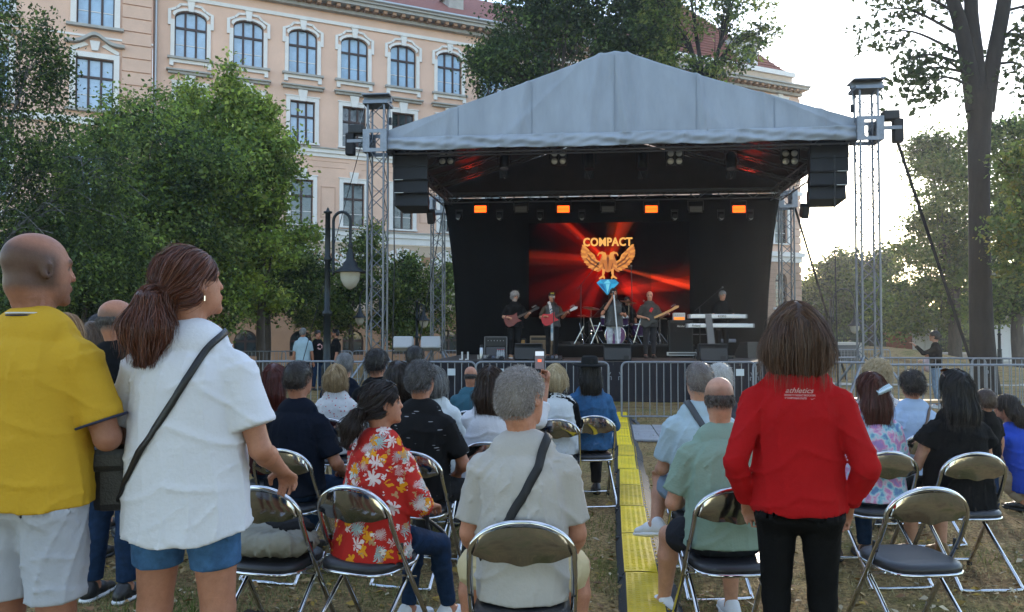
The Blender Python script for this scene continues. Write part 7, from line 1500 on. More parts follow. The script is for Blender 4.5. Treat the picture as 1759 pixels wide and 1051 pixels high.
zs = p.pel[2]; p.strap_over('bag_strap', LEATHER, [(.10, .02, zs + .53), (.11, -.12, zs + .47), (.04, -.16, zs + .33), (-.08, -.17, zs + .16), (-.19, -.13, zs + .02), (-.25, -.03, zs - .05)], .0125)
t = thing('shoulder_bag', 'small black leather bag hanging at the hip of the woman in white', 'bag', (wx(196, 2.9), 2.95, at(196, 880, 2.9).z), R(12)); MB().box((0, 0, .12), (.13, .2, .22), None, .03).build('bag_body', LEATHER, t); MB().box((-.01, -.02, .2), (.14, .19, .09), None, .025).build('flap', LEATHER, t); MB().tube([(.04, 0, .2), (.075, -.02, .29)], .008, 6).build('strap_ring', CHROME, t)
# ---- woman in red
p = Person('woman in a red sweatshirt and black leggings with a dark brown bob, seen from behind', 1368, 3.15, 1.605, 'stand', yaw=14, head=(0, 0), w=1.04, fem=True, skin=SK_M, vox=.0085, hs=1.05, sh=1.06)
for q in (-1, 1): p.arm_to(q, p.shl[q] + np.array([.095 * q, -.07, -.265]), p.shl[q] + np.array([.045 * q, .05, -.44]), .8)
for q in (-1, 1): p.leg(q, (.095 * q, .01, .50), (.09 * q, -.03, .075))
p.body(); REDS = fabric('red_fleece', (.37, .008, .010), var=.05)
def rib(F_): F_.seg(p.pel + [0, 0, -.045], p.pel + [0, 0, -.01], (.168, .122), (.18, .135), k=.02, cap=.012)
p.top(REDS, 1.97, -.045, .85, .0, .0075, 'sweatshirt', 1.08, extra=rib, ks=.008); p.legs_wear(BLKP, 1.95, .0, .0025, 'leggings', .06); p.shoes(LEATHER, BLK_P)
p.hair('bob', (.036, .018, .012), (.19, .095, .055), 12000, 1.2, .088, width=.0010)
wp = mat('print_white', (.58, .33, .31), .8); zt = p.shc[2]
me = TXT['sweat1']; p.print_on('print', me, wp, -.0, zt + .008, .115, .022); p.print_on('print', TXT['sweat2'], wp, .0, zt - .012, .125, .0075); p.print_on('print', TXT['sweat3'], wp, -.018, zt - .024, .088, .0075)
sw = bpy.data.meshes.new('tick'); sw.from_pydata([(0, .3, 0), (.25, 0, 0), (1.2, .35, 0), (.3, .16, 0)], [], [(0, 1, 3), (1, 2, 3)]); p.print_on('print', sw, wp, .052, zt - .026, .022, .007)
def sit(key, dy=.07): x, y, rz = CH[key]; return (x - math.sin(rz) * dy, y + math.cos(rz) * dy)
def sitter(label, key, h=1.72, yaw=None, dy=.07, **kw):
    x, y = sit(key, dy); rz = CH[key][2]; return Person(label, 0, y, h, 'sit', yaw=-math.degrees(rz) if yaw is None else yaw, x=x, **kw)
# ---- man in grey
p = sitter('grey haired man in a pale grey T-shirt and cream shorts seated in the front centre', 'grey', 1.74, w=1.0, belly=.05, head=(40, 0), skin=SK_L * [.98, .86, .82], vox=.0085, lean=.03, hs=1.07, sh=1.02)
for q in (-1, 1): p.leg(q, (.25 * q, .40, .48), (.24 * q, .36, .075)); p.arm_to(q, p.shl[q] + np.array([.05 * q, .02, -.28]), p.shl[q] + np.array([.04 * q, .19, -.40]), .55)
p.body(); p.top(fabric('pale_grey_tee', (.43, .40, .37)), .80, -.09, 1.1, .004, .009, 'grey_tshirt', 1.05); p.legs_wear(fabric('cream_shorts', (.60, .50, .30)), .74, 1.6, .007, 'shorts', -.02, .02); p.shoes(SNEAK, SOLE_W)
p.hair('short', (.26, .22, .20), (.46, .42, .40), 12000, .4, width=.0009); zs = p.pel[2]
p.strap_over('sling_strap', STRAPB, [(.085, .06, zs + .54), (.095, -.05, zs + .535), (.06, -.15, zs + .43), (-.02, -.17, zs + .30), (-.12, -.16, zs + .17), (-.20, -.08, zs + .08)], .018)
# ---- floral blouse
p = sitter('woman with dark ponytail in a red blouse printed with white and yellow flowers', 'floral', 1.55, yaw=34, w=1.06, fem=True, head=(34, 4), skin=SK_M, vox=.0085, lean=.05, hs=1.04)
p.leg(1, (.13, .44, .485), (.14, .52, .075), (.35, .93, 0)); p.leg(-1, (-.06, .44, .485), (-.05, .36, .075), (.15, .98, 0)); p.arm_to(1, p.shl[1] + np.array([.10, .05, -.25]), p.shl[1] + np.array([.0, .27, -.31])); p.arm_to(-1, p.shl[-1] + np.array([-.07, .08, -.26]), p.shl[-1] + np.array([.05, .30, -.30]))
p.body(); p.top(floral(), 1.35, -.11, 1.3, .03, .010, 'floral_blouse', 1.35); p.legs_wear(DENIM, 1.9, .5, .005, 'jeans', .03); p.shoes(SNEAK, SOLE_W)
p.tail = (-.25, -.25); p.hair('pony', (.012, .008, .007), (.045, .026, .02), 4200, 1.0, .17)
k = MB(); g_ = [p.hc + p.hr @ np.array([q * .05, .055 - abs(q) * .0, .118]) for q in (-1, 1)]
for c in g_: k.lathe([(0, .002), (.024, .001), (.026, -.002)], 14, Vector(c), Matrix(p.hr.tolist()) @ Matrix.Rotation(R(-38), 3, 'X'))
for q in (-1, 1): k.tube([Vector(p.hc + p.hr @ np.array([q * .074, .05, .112])), Vector(p.hc + p.hr @ np.array([q * .093, -.03, .075]))], .0035, 5)
p.part('sunglasses', k, mat('sunglass_black', (.01, .01, .012), .15)); k = MB(); tie = p.hc + p.hr @ np.array([0, -.12, -.03]); k.lathe([(.024, -.01), (.029, 0), (.024, .01)], 12, Vector(tie), Matrix(p.hr.tolist()) @ Matrix.Rotation(R(80), 3, 'X')); p.part('hair_band', k, mat('grey_band', (.3, .32, .32), .7))
o = MB().tube(curve_pts([at(705, 872, 4.1), at(745, 900, 4.25), at(765, 920, 4.25), at(752, 935, 4.2), at(735, 905, 4.2), at(735, 880, 4.2)], 5), .011, 6).build('bag_strap', LEATHER); tag(o, 'black bag strap looping over the knee of the floral blouse woman', 'strap')
# ---- green T-shirt man
p = sitter('balding man in a pale green T-shirt and dark shorts right of the cable ramp', 'green', 1.61, w=1.08, belly=.05, head=(8, -2), skin=SK_L, vox=.009, lean=.06, yaw=-4)
p.leg(-1, (-.20, .42, .49), (-.21, .50, .075), (-.25, .96, 0)); p.leg(1, (.16, .42, .49), (.17, .40, .075)); p.arm_to(-1, p.shl[-1] + np.array([-.085, .03, -.28]), p.shl[-1] + np.array([.06, .24, -.30])); p.arm_to(1, p.shl[1] + np.array([.085, .03, -.28]), p.shl[1] + np.array([-.06, .24, -.30]))
p.body(bald=((.09, .065, .055), lambda x, y, z: .5 * fringe_reg(x, y, z))); p.top(fabric('sage_tee', (.22, .31, .25)), .78, -.05, 1.3, .012, .009, 'green_tshirt', 1.2); p.legs_wear(fabric('dark_shorts', (.02, .022, .028)), .70, 1.4, .006, 'shorts', .03, .015); p.shoes(SNEAK, SOLE_W); p.hair('fringe', (.05, .038, .032), (.16, .14, .13), 3500, 1)
# ---- light blue T-shirt man + neighbour
p = sitter('close cropped man in a light blue T-shirt with a dark sling strap', 'lblue', 1.70, w=1.08, head=(-4, 4), skin=SK_L, vox=.010, lean=.03, belly=.03); p.leg(-1, (-.16, .40, .58), (-.24, .26, .32), (-.5, .8, -.2)); p.leg(1, (.1, .44, .5), (.08, .45, .075))
p.body(bald=((.19, .14, .12), lambda x, y, z: .7 * buzz()(x, y, z))); p.top(fabric('ice_blue_tee', (.36, .45, .50)), .78, -.05, 1.3, .01, .008, 'blue_tshirt', 1.2); p.legs_wear(fabric('blue_shorts', (.2, .26, .34)), .7, 1.3, .006, 'shorts', .03, .012); p.shoes(SNEAK, SOLE_W); p.hair('short', (.15, .12, .11), (.3, .27, .25), 2600, .35); zs = p.pel[2]
p.strap_over('sling_strap', mat('sling_grey', (.05, .055, .065), .7), [(-.06, .05, zs + .54), (-.07, -.06, zs + .53), (-.01, -.15, zs + .42), (.08, -.16, zs + .3), (.18, -.12, zs + .16)], .02)
p = Person('white haired man half hidden behind the man in light blue', 1236, 5.75, 1.62, 'sit', w=1.0, skin=SK_L, vox=.014); p.body(); p.top(fabric('charcoal_tee', (.05, .05, .06)), .8, -.05, 1.2); p.legs_wear(DENIM, 1.9); p.shoes(LEATHER, BLK_P); p.hair('short', (.42, .40, .38), (.65, .63, .6), 1500, 1.2)
# ---- left block of seats
p = sitter('dark cropped man in a plain navy T-shirt seated left of the floral blouse', 'navy', 1.69, w=1.06, head=(10, 0), skin=SK_M, vox=.010, lean=.02, belly=.03, yaw=18); p.arm_to(1, p.shl[1] + np.array([.11, .02, -.27]), p.shl[1] + np.array([.06, .2, -.36])); p.leg(1, (.2, .42, .49), (.22, .40, .075))
p.body(bald=((.05, .035, .03), lambda x, y, z: .8 * buzz()(x, y, z))); p.top(NAVYT, .82, -.05, 1.35, .01, .008, 'navy_tshirt', 1.2); p.legs_wear(DENIM, 1.9, .8); p.shoes(LEATHER, BLK_P); p.hair('short', (.02, .014, .012), (.06, .045, .04), 3200, .5)
p = sitter('grey haired man in a black T-shirt patterned with small white dashes', 'dash', 1.70, w=1.06, head=(14, 0), skin=SK_M, vox=.010, lean=.02, belly=.02, yaw=14); p.arm_to(1, p.shl[1] + np.array([.11, .04, -.27]), p.shl[1] + np.array([.02, .2, -.36])); p.leg(1, (.20, .44, .49), (.22, .42, .075)); p.leg(-1, (-.12, .44, .49), (-.12, .42, .075))
p.body(); p.top(dotted('black_dash_print', (.0055, .0055, .0065), (.30, .30, .32), 9, .16, (.9, .9, 6)), .80, -.06, 1.35, .01, .008, 'patterned_tshirt', 1.2); p.legs_wear(fabric('grey_black_trousers', (.02, .02, .022)), 1.9, 1.2); p.shoes(LEATHER, SOLE_W); p.hair('short', (.055, .05, .048), (.22, .21, .21), 5200, 1.0)
p = sitter('blond bobbed woman in a white blouse with red embroidery', 'blond', 1.52, w=1.08, fem=True, head=(6, -6), skin=SK_L, vox=.012, lean=.02); p.body(); p.top(dotted('embroidered_white', (.56, .55, .55), (.45, .06, .07), 26, .2, (1, 1, 1)), .9, -.06, 1.4, .02, .007, 'embroidered_blouse', 1.4); p.legs_wear(DENIM, 1.9); p.shoes(LEATHER, BLK_P); p.hair('bob', (.26, .165, .08), (.55, .40, .22), 3000, 1.02, .09)
p = Person('grey haired man in navy beyond the blond woman with embroidery', 592, 7.7, 1.70, 'sit', w=1.1, skin=SK_L, vox=.014); p.body(); p.top(NAVYT, .8, -.05, 1.2); p.legs_wear(DENIM, 1.9); p.shoes(LEATHER, BLK_P); p.hair('short', (.12, .115, .11), (.32, .31, .31), 1500, 1.0)
p = Person('red haired woman in dark clothes at the left of the navy T-shirt man', 472, 5.9, 1.60, 'sit', w=1.0, skin=SK_L, vox=.014, fem=True); p.body(); p.top(fabric('maroon_top', (.05, .012, .014)), 1.8, -.05, 1.2); p.legs_wear(DENIM, 1.9); p.shoes(LEATHER, BLK_P); p.hair('long', (.06, .010, .008), (.16, .03, .02), 1800, 1.0, .22)
p = Person('young man with thick black hair in a black T-shirt with red lettering', 648, 7.3, 1.74, 'sit', yaw=8, head=(14, 0), w=1.05, skin=SK_M, vox=.012, lean=.0, seat=.47); p.body(); p.top(BLKT, .8, -.05, 1.3, .01, .007, 'black_tshirt', 1.2); p.print_on('print', TXT['shirt'], mat('print_red', (.5, .02, .03), .8), -.03, p.che[2] + .02, .26, .055); p.legs_wear(DENIM, 1.9); p.shoes(LEATHER, BLK_P); p.hair('short', (.012, .009, .008), (.04, .03, .025), 2600, 1.7)
p = Person('dark haired person in the front rows right of the young man with red lettering', 713, 8.4, 1.72, 'sit', w=1.0, skin=SK_M, vox=.014, seat=.5); p.body(); p.top(BLKT, .8, -.05, 1.2); p.legs_wear(DENIM, 1.9); p.shoes(LEATHER, BLK_P); p.hair('short', (.012, .009, .008), (.03, .025, .022), 1500, 1.6)
p = Person('dark haired woman in black just left of the dash pattern T-shirt man', 685, 5.9, 1.64, 'sit', w=1.0, fem=True, skin=SK_M, vox=.014); p.body(); p.top(BLKT, 1.8, -.05, 1.2); p.legs_wear(DENIM, 1.9); p.shoes(LEATHER, BLK_P); p.hair('bob', (.014, .008, .006), (.05, .03, .02), 1800, 1.05, .12)
p = sitter('grey haired woman in a long sleeved white top', 'gwoman', 1.57, w=1.1, fem=True, head=(6, 0), skin=SK_L, vox=.012, yaw=8); p.arm_to(1, p.shl[1] + np.array([.12, .04, -.26]), p.shl[1] + np.array([-.04, .25, -.28])); p.body(); p.top(fabric('off_white_knit', (.60, .63, .63)), 1.9, -.06, 1.3, .01, .006, 'white_top', 1.15); p.legs_wear(DENIM, 1.9); p.shoes(LEATHER, BLK_P); p.hair('bob', (.10, .095, .09), (.36, .35, .34), 2600, 1.0, .08)
p = Person('bald man with a dark fringe in a teal shirt', 808, 7.75, 1.45, 'sit', w=1.1, skin=SK_M, vox=.012, lean=.06, head=(2, -6)); p.body(); p.top(fabric('teal_shirt', (.045, .12, .16)), 1.9, -.05, 1.3, .01, .006, 'teal_shirt', 1.1); p.legs_wear(DENIM, 1.9); p.shoes(LEATHER, BLK_P); p.hair('fringe', (.03, .025, .022), (.10, .09, .085), 1500)
# woman filming with her phone
p = sitter('dark haired woman in a white shirt holding up a phone', 'phone', 1.60, w=1.08, fem=True, head=(4, 6), skin=SK_M, vox=.010, yaw=8)
p.arm_to(1, (.37, .06, 1.03), (.415, .17, 1.30), .9); p.arm_to(-1, (.04, .24, .98), (.30, .20, 1.31), .9); p.palm = {1: (.6, .3, 0), -1: (-.6, .3, 0)}
p.body(); p.top(WHT, 1.5, -.06, 1.4, .015, .008, 'white_shirt', 1.3); p.legs_wear(DENIM, 1.9); p.shoes(LEATHER, BLK_P); p.hair('long', (.020, .010, .0075), (.07, .038, .026), 4500, 1.10, .20)
PH = p.t.matrix_basis @ Vector((0, 0, 0)); 
c_ = at(927, 618, 5.68); t = thing('phone', 'black smartphone held up filming the stage', 'phone', (c_.x, c_.y, c_.z - .075), R(-4)); MB().box((0, 0, .075), (.075, .009, .155), None, .004).build('case', BLK_P, t); MB().b2((-.033, -.0065, .01), (.033, -.0052, .14)).build('display', mat('phone_display', (.01, .01, .012), .3, emit=(.05, .045, .06), estr=.5), t); MB().b2((-.031, -.0085, .105), (.031, -.007, .136)).build('display_sky', mat('phone_sky', (.1, .1, .12), .3, emit=(.35, .42, .5), estr=.4), t); MB().b2((-.014, -.0095, .06), (.014, -.0075, .08)).build('display_stage', mat('phone_red', (.1, .02, .01), .3, emit=(.6, .1, .05), estr=.4), t)
p = sitter('blond woman in a white quilted vest with black sleeves', 'vest', 1.53, w=1.08, fem=True, head=(20, -4), skin=SK_L, vox=.012, yaw=4); p.body(); p.top(BLKT, .85, -.0, .9, 0, .004, 'black_shirt', 1.15); p.top(fabric('quilted_white', (.58, .60, .62)), 0, -.06, 1.7, .012, .010, 'vest'); p.legs_wear(DENIM, 1.9); p.shoes(LEATHER, BLK_P); p.hair('bob', (.36, .26, .14), (.66, .54, .36), 3200, 1.04, .08)
p = sitter('person in a denim shirt with long black hair and a black brimmed hat', 'hat', 1.60, w=1.12, fem=True, head=(-4, 0), skin=SK_L, vox=.011, yaw=-2); p.arm(-1, (-.10, .05, -.27), (.05, .2, .0)); p.arm(1, (.10, .05, -.27), (-.05, .2, .0)); p.body(); p.top(fabric('denim_shirt', (.035, .11, .24), var=.22, vscale=14), 1.95, -.06, 1.4, .015, .010, 'denim_shirt', 1.2); p.legs_wear(fabric('black_jeans', (.01, .01, .012)), 1.9); p.shoes(LEATHER, BLK_P); p.hair('long', (.007, .006, .006), (.028, .024, .024), 3600, 1.05, .24)
k = MB(); hc = Vector(p.hc); k.lathe([(.0, .128), (.06, .135), (.08, .145), (.09, .12), (.098, .07), (.10, .062), (.19, .05), (.20, .054), (.198, .06), (.10, .07)], 28, hc + Vector((0, -.012, .015)), Matrix.Diagonal((.93, 1.1, 1)) @ Matrix.Rotation(R(3), 3, 'X')); p.part('hat', k, fabric('black_felt', (.010, .011, .012)))
# ---- right block
p = sitter('red haired woman with a pale blue hair clip in a tie dye top', 'clip', 1.55, w=1.08, fem=True, head=(-8, 0), skin=SK_L, vox=.010, yaw=-2); p.arm(1, (.10, .06, -.26), (-.06, .22, .0)); p.body(); p.top(tiedye(), 1.6, -.07, 1.4, .02, .009, 'tie_dye_top', 1.25); p.legs_wear(DENIM, 1.9); p.shoes(mat('brown_shoe', (.06, .035, .025), .6), BLK_P); p.hair('long', (.035, .008, .006), (.13, .030, .018), 5200, 1.02, .24)
c = p.hc + np.array([.035, -.135, .005]); k = MB()
for i in range(9): a = -1 + 2 * i / 8; k.tube([Vector(c) + Vector((a * .045 - .006, .01, a * .022 + .02)), Vector(c) + Vector((a * .045, -.022, a * .022 + .004)), Vector(c) + Vector((a * .045 + .008, .006, a * .022 - .02))], .006, 5)
k.tube([Vector(c) + Vector((-.05, -.02, -.02)), Vector(c) + Vector((.05, -.02, .024))], .010, 6); p.part('hair_clip', k, mat('clip_ice', (.55, .68, .78), .25))
p = Person('curly blond woman in a speckled blouse behind the hair clip woman', 1506, 6.6, 1.60, 'sit', w=1.05, fem=True, skin=SK_L, vox=.012, yaw=-4); p.body(); p.top(dotted('speckled_blouse', (.5, .48, .5), (.1, .09, .14), 40, .28), 1.4, -.05, 1.3, .015); p.legs_wear(DENIM, 1.9); p.shoes(LEATHER, BLK_P); p.hair('curly', (.38, .28, .16), (.62, .52, .36), 4200, 1.05)
p = sitter('short dark haired woman in a pale blue blouse with a brown strap', 'blouse', 1.50, w=1.14, fem=True, head=(0, -4), skin=SK_M, vox=.011, yaw=-4); p.body(); p.top(fabric('pale_blue_linen', (.34, .44, .60)), .95, -.06, 1.4, .02, .009, 'pale_blue_blouse', 1.4); p.legs_wear(fabric('ice_trousers', (.36, .42, .5)), 1.9, 1.2); p.shoes(LEATHER, BLK_P); p.hair('short', (.016, .011, .010), (.055, .042, .036), 3000, 1.5); zs = p.pel[2]
p.strap_over('bag_strap', mat('brown_strap', (.10, .06, .04), .6), [(.10, .04, zs + .52), (.09, -.1, zs + .49), (.02, -.15, zs + .38), (-.08, -.16, zs + .26), (-.17, -.13, zs + .14)], .011)
p = sitter('woman in a black dress with long straight black hair and tan sandals', 'black', 1.58, w=1.10, fem=True, head=(-4, 0), skin=SK_L, vox=.010, yaw=-2, sh=1.0); p.arm_to(-1, p.shl[-1] + np.array([-.10, .06, -.27]), p.shl[-1] + np.array([-.02, .26, -.28])); p.arm(1, (.10, .06, -.26), (-.06, .22, .0)); p.leg(-1, (-.12, .43, .49), (-.16, .34, .11)); p.leg(1, (.10, .43, .49), (.06, .32, .11))
p.body(); p.top(BLKT, .42, -.13, 1.4, .03, .009, 'black_dress', 1.5); p.legs_wear(BLKT, .8, 1.6, .006, 'skirt', .02, .05); p.shoes(mat('cork_sandal', (.22, .12, .03), .6), mat('cork_sole', (.25, .14, .04), .7)); p.hair('long', (.006, .0055, .006), (.024, .022, .026), 7000, 1.12, .30)
k = MB()
for q in (-1, 1): k.lathe([(0, .002), (.026, .001), (.028, -.003)], 14, Vector(p.hc + p.hr @ np.array([q * .045, .045, .128])), Matrix.Rotation(R(-30), 3, 'X')); k.tube([Vector(p.hc + p.hr @ np.array([q * .07, .05, .12])), Vector(p.hc + p.hr @ np.array([q * .095, -.035, .08]))], .004, 5)
k.tube([Vector(p.hc + p.hr @ np.array([q * .07, .05, .124])) for q in (-1, 0, 1)], .006, 5); k.tube([Vector(p.hc + p.hr @ np.array([q * .05, .045, .128])) for q in (-1, 1)], .006, 5); p.part('sunglasses', k, mat('tortoise', (.10, .035, .012), .2))
# crouching girl and child at the right edge
p = Person('dark haired girl in a royal blue T-shirt and beige trousers crouching at the right edge', 1768, 6.8, 1.62, 'sit', yaw=-38, head=(-10, -6), w=1.05, fem=True, skin=SK_M, vox=.011, lean=.16, seat=.14)
for q in (-1, 1): p.leg(q, (.13 * q, .36, .40), (.10 * q, .02, .09))
p.arm_to(-1, p.shl[-1] + np.array([-.03, .25, -.08]), p.shl[-1] + np.array([.03, .42, .02])); p.arm_to(1, p.shl[1] + np.array([.04, .20, -.18]), p.shl[1] + np.array([-.05, .42, -.12])); p.body(); p.top(fabric('royal_blue_tee', (.022, .065, .42)), .8, -.05, 1.3, .01, .009, 'blue_tshirt', 1.2); p.legs_wear(fabric('beige_trousers', (.30, .235, .17)), 1.9, 1.5, .007); p.shoes(LEATHER, BLK_P); p.hair('long', (.014, .010, .009), (.06, .042, .034), 4500, 1.0, .13)
p = Person('small child with short brown hair in black beside the crouching girl', 1691, 6.7, 1.02, 'stand', yaw=-10, w=1.1, hs=1.35, skin=SK_L, vox=.014); p.arm_to(-1, p.shl[-1] + np.array([-.05, .02, .2]), p.shl[-1] + np.array([-.06, .06, .46]), .1); p.body(); p.top(BLKT, .8, -.05, 1.4); p.legs_wear(DENIM, 1.9); p.shoes(LEATHER, SOLE_W); p.hair('short', (.05, .028, .018), (.12, .075, .05), 1500, 1.2)
# woman with baby
p = Person('woman in a black jumper and pale jeans filming while carrying a baby', 1606, 17.0, 1.64, 'stand', yaw=-62, head=(4, 4), w=1.0, fem=True, skin=SK_L, vox=.015); p.arm_to(-1, p.shl[-1] + np.array([-.02, .24, -.10]), p.shl[-1] + np.array([.03, .42, .08]), .6); p.arm_to(1, p.shl[1] + np.array([.03, .05, -.26]), p.shl[1] + np.array([-.12, .26, -.27])); p.body(); p.top(BLKT, 1.9, -.0, 1.2, 0, .006, 'black_jumper'); p.legs_wear(DENIM_L, 1.92, 1.3, .006, 'jeans'); p.shoes(SNEAK, SOLE_W); p.hair('short', (.014, .011, .010), (.04, .03, .028), 900, 1.2); k = MB(); k.lathe([(0, .04), (.035, .025), (.045, 0), (.035, -.025), (0, -.04)], 10, Vector(p.hc + np.array([0, -.12, .0]))); p.part('hair_bun', k, mat('bun_black', (.012, .01, .01), .6))
W = p.t.location; rot = Matrix.Rotation(R(62), 3, 'Z'); c = Vector(W) + rot @ Vector((.02, .46, 1.42)); o = MB().box((0, 0, 0), (.07, .012, .14), None, .004).build('phone', BLK_P); o.location = c; o.rotation_euler = (0, 0, R(62)); tag(o, 'dark phone held out by the woman with the baby', 'phone')
bb = thing('baby', 'baby in pink and white with a knitted cap held against the black jumper', 'baby', Vector(W) + rot @ Vector((.0, .16, .86)), R(62)); F_ = Field(); F_.ell((0, 0, .30), (.062, .066, .07)); F_.chain([(0, 0, .02), (0, 0, .12), (0, 0, .21)], [(.085, .075), (.09, .08), (.06, .055)]); F_.seg((.07, .02, .18), (.11, .08, .10), .03, .022); F_.seg((-.07, .02, .18), (-.11, .08, .10), .03, .022); F_.seg((.04, .03, .03), (.07, .10, -.07), .04, .028); F_.seg((-.04, .03, .03), (-.07, .10, -.07), .04, .028); V, Q = F_.mesh(.011); link('body', np_mesh('body', V, Q, SKIN, True, np.tile(SK_L, (len(V), 1))), bb); F_ = Field(); F_.chain([(0, 0, .0), (0, 0, .12), (0, 0, .2)], [(.095, .085), (.1, .09), (.068, .062)]); F_.seg((.07, .02, .18), (.1, .06, .12), .04, .034); F_.seg((-.07, .02, .18), (-.1, .06, .12), .04, .034); V, Q = F_.mesh(.012, None, folds(.006, 3)); link('romper', np_mesh('romper', V, Q, dotted('pink_white', (.55, .42, .44), (.6, .2, .25), 14, .3)), bb); F_ = Field(); F_.ell((0, -.01, .325), (.068, .07, .062)); V, Q = F_.mesh(.011, lambda X, Y, Z: .30 - Z + 0 * X + 0 * Y); link('cap', np_mesh('cap', V, Q, fabric('mauve_cap', (.45, .36, .45))), bb)
# ---- standing people behind the bald man
p = Person('balding man in a black T-shirt standing between the yellow polo and the white T-shirt', 200, 4.55, 1.70, 'stand', yaw=8, head=(46, 4), w=1.1, skin=SK_M, vox=.011); p.body(bald=((.13, .10, .088), lambda x, y, z: .65 * fringe_reg(x, y, z))); p.top(BLKT, .8, -.12, 1.3, .01, .007, 'black_tshirt', 1.2); p.legs_wear(DENIM, 1.9, 1.0); p.shoes(LEATHER, SOLE_W); p.hair('fringe', (.06, .05, .045), (.16, .14, .13), 2200)
k = MB(); c = Vector(p.neb) + Vector((0, -.004, .012)); k.tube([c + Vector((.066 * math.cos(a), .066 * math.sin(a), .01 * math.sin(a))) for a in [2 * math.pi * i / 24 for i in range(24)]], .0025, 5, closed=True); p.part('necklace', k, mat('gold_chain', (.6, .4, .12), .3, .9))
for (px, Y, h, c1, c2, st, lb, yw, tp) in ((112, 4.9, 1.62, (.28, .15, .07), (.5, .32, .17), 'bob', 'strawberry blond woman with glasses behind the shoulder of the yellow polo', 20, BLKT), (160, 5.4, 1.58, (.08, .045, .025), (.2, .13, .08), 'bob', 'brown haired woman beside the balding man in black', 10, fabric('grey_top', (.1, .1, .11))), (172, 6.2, 1.66, (.014, .012, .014), (.04, .035, .04), 'short', 'dark haired head furthest back behind the balding man in black', 6, NAVYT), (238, 6.0, 1.66, (.02, .014, .012), (.06, .04, .035), 'short', 'person in black and red glimpsed beside the auburn ponytail', -40, fabric('black_red', (.02, .012, .012)))):
    p = Person(lb, px, Y, h, 'stand', yaw=yw, w=1.0, fem=st == 'bob', skin=SK_L, vox=.014); p.body(); p.top(tp, .8, -.1, 1.2); p.legs_wear(DENIM, 1.9); p.shoes(LEATHER, BLK_P); p.hair(st, c1, c2, 1600, 1.05, .10)
# three men chatting by the building
for (px, Y, h, yw, tp, hc_, lb, hd) in ((521, 22.5, 1.78, -6, fabric('sky_blue_shirt', (.33, .45, .52)), (.16, .155, .15), 'grey haired man in a light blue shirt chatting beyond the barriers', 10), (546, 22.8, 1.72, 140, BLKT, (.02, .015, .014), 'dark haired man in a black T-shirt with white print chatting beyond the barriers', 0), (577, 22.6, 1.74, -110, BLKT, (.012, .011, .012), 'man in a black cap and T-shirt right of the lamp post', 0)):
    p = Person(lb, px, Y, h, 'stand', yaw=yw, head=(hd, 0), w=1.08, skin=SK_M, vox=.018)
    if 'cap' in lb: p.arm_to(1, p.shl[1] + np.array([.03, .16, -.2]), p.hc + np.array([.02, .14, -.07]), .9)
    p.body(stubble=((.04, .03, .025), .8, beard) if 'cap' in lb else None); p.top(tp, .8, -.1, 1.25); p.legs_wear(DENIM, 1.92, 1.1); p.shoes(LEATHER, BLK_P); p.hair('short', hc_, np.array(hc_) * 2, 500, 1.1)
    if 'print' in lb: me = bpy.data.meshes.new('emblem'); me.from_pydata([(math.cos(a) * r_, math.sin(a) * r_, 0) for a in [i * math.pi / 6 for i in range(12)] for r_ in (.6, 1)], [], [(2 * i, 2 * i + 1, (2 * i + 3) % 24, (2 * i + 2) % 24) for i in range(12) if i % 4]); pr = [(x, z) for x, z in ((-.07, 0), (.0, .07), (.07, 0), (0, -.07))]; F0 = p.topF; k = MB(); co = [(p.che[0] + math.cos(a) * r_, .4, p.che[2] + .0 + math.sin(a) * r_) for a in [i * math.pi / 8 for i in range(16)] for r_ in (.05, .09)]; P = np.array(co); 
    if 'print' in lb:
        for _ in range(80): P[:, 1] -= np.clip(F0.sample(P) - .004, -.01, .01)
        k.add([tuple(q) for q in P], [(2 * i, 2 * i + 1, (2 * i + 3) % 32, (2 * i + 2) % 32) for i in range(16) if i % 5]); p.part('print', k, wp)
    if 'cap' in lb: k = MB(); k.lathe([(.092, -.005), (.09, .03), (.07, .075), (.0, .092)], 14, Vector(p.hc) + Vector((0, -.012, .045))); k.box(Vector(p.hc) + Vector((0, -.1, .05)), (.13, .1, .012)); p.part('cap', k, BLKT)
# things on the bag chair, the cup on the grass
x, y, rz = CH['bag']; t = thing('jacket', 'khaki grey jacket heaped on the chair beside the woman in white', 'jacket', (x, y, gz(x, y) + .45), rz)
F_ = Field(); F_.ell((0, .05, .05), (.19, .17, .06), k=.03); F_.ell((-.08, .0, .09), (.11, .12, .06), k=.04); F_.ell((.1, .02, .07), (.1, .12, .05), k=.04); F_.seg((-.15, -.08, .05), (.12, -.1, .1), .045, .05, k=.03); V, Q = F_.mesh(.009, None, folds(.007, 8, 14, 14)); link('cloth', np_mesh('cloth', V, Q, fabric('khaki_cloth', (.25, .24, .20))), t); F_ = Field(); F_.ell((.02, .1, .12), (.15, .1, .05), k=.03); F_.seg((-.15, .08, .1), (.0, .14, .15), .04, .05, k=.03); V, Q = F_.mesh(.009, None, folds(.007, 9, 14, 14)); link('dark_lining', np_mesh('dark_lining', V, Q, fabric('dark_knit', (.02, .02, .022))), t)
o = link('travel_bag', *[np_mesh('travel_bag', *Field().seg((-.14, 0, .08), (.14, 0, .08), (.1, .08), (.1, .08), side=(0, 1, 0), k=.02, cap=.04).mesh(.01, None, folds(.01, 4)), fabric('brown_bag', (.05, .035, .028)))]); o.location = (x - .02, y + .05, gz(x, y) + .18); o.rotation_euler = (0, 0, rz); tag(o, 'brown soft bag under the seat of the khaki jacket chair', 'bag'); o.location.z = gz(x, y) + .0
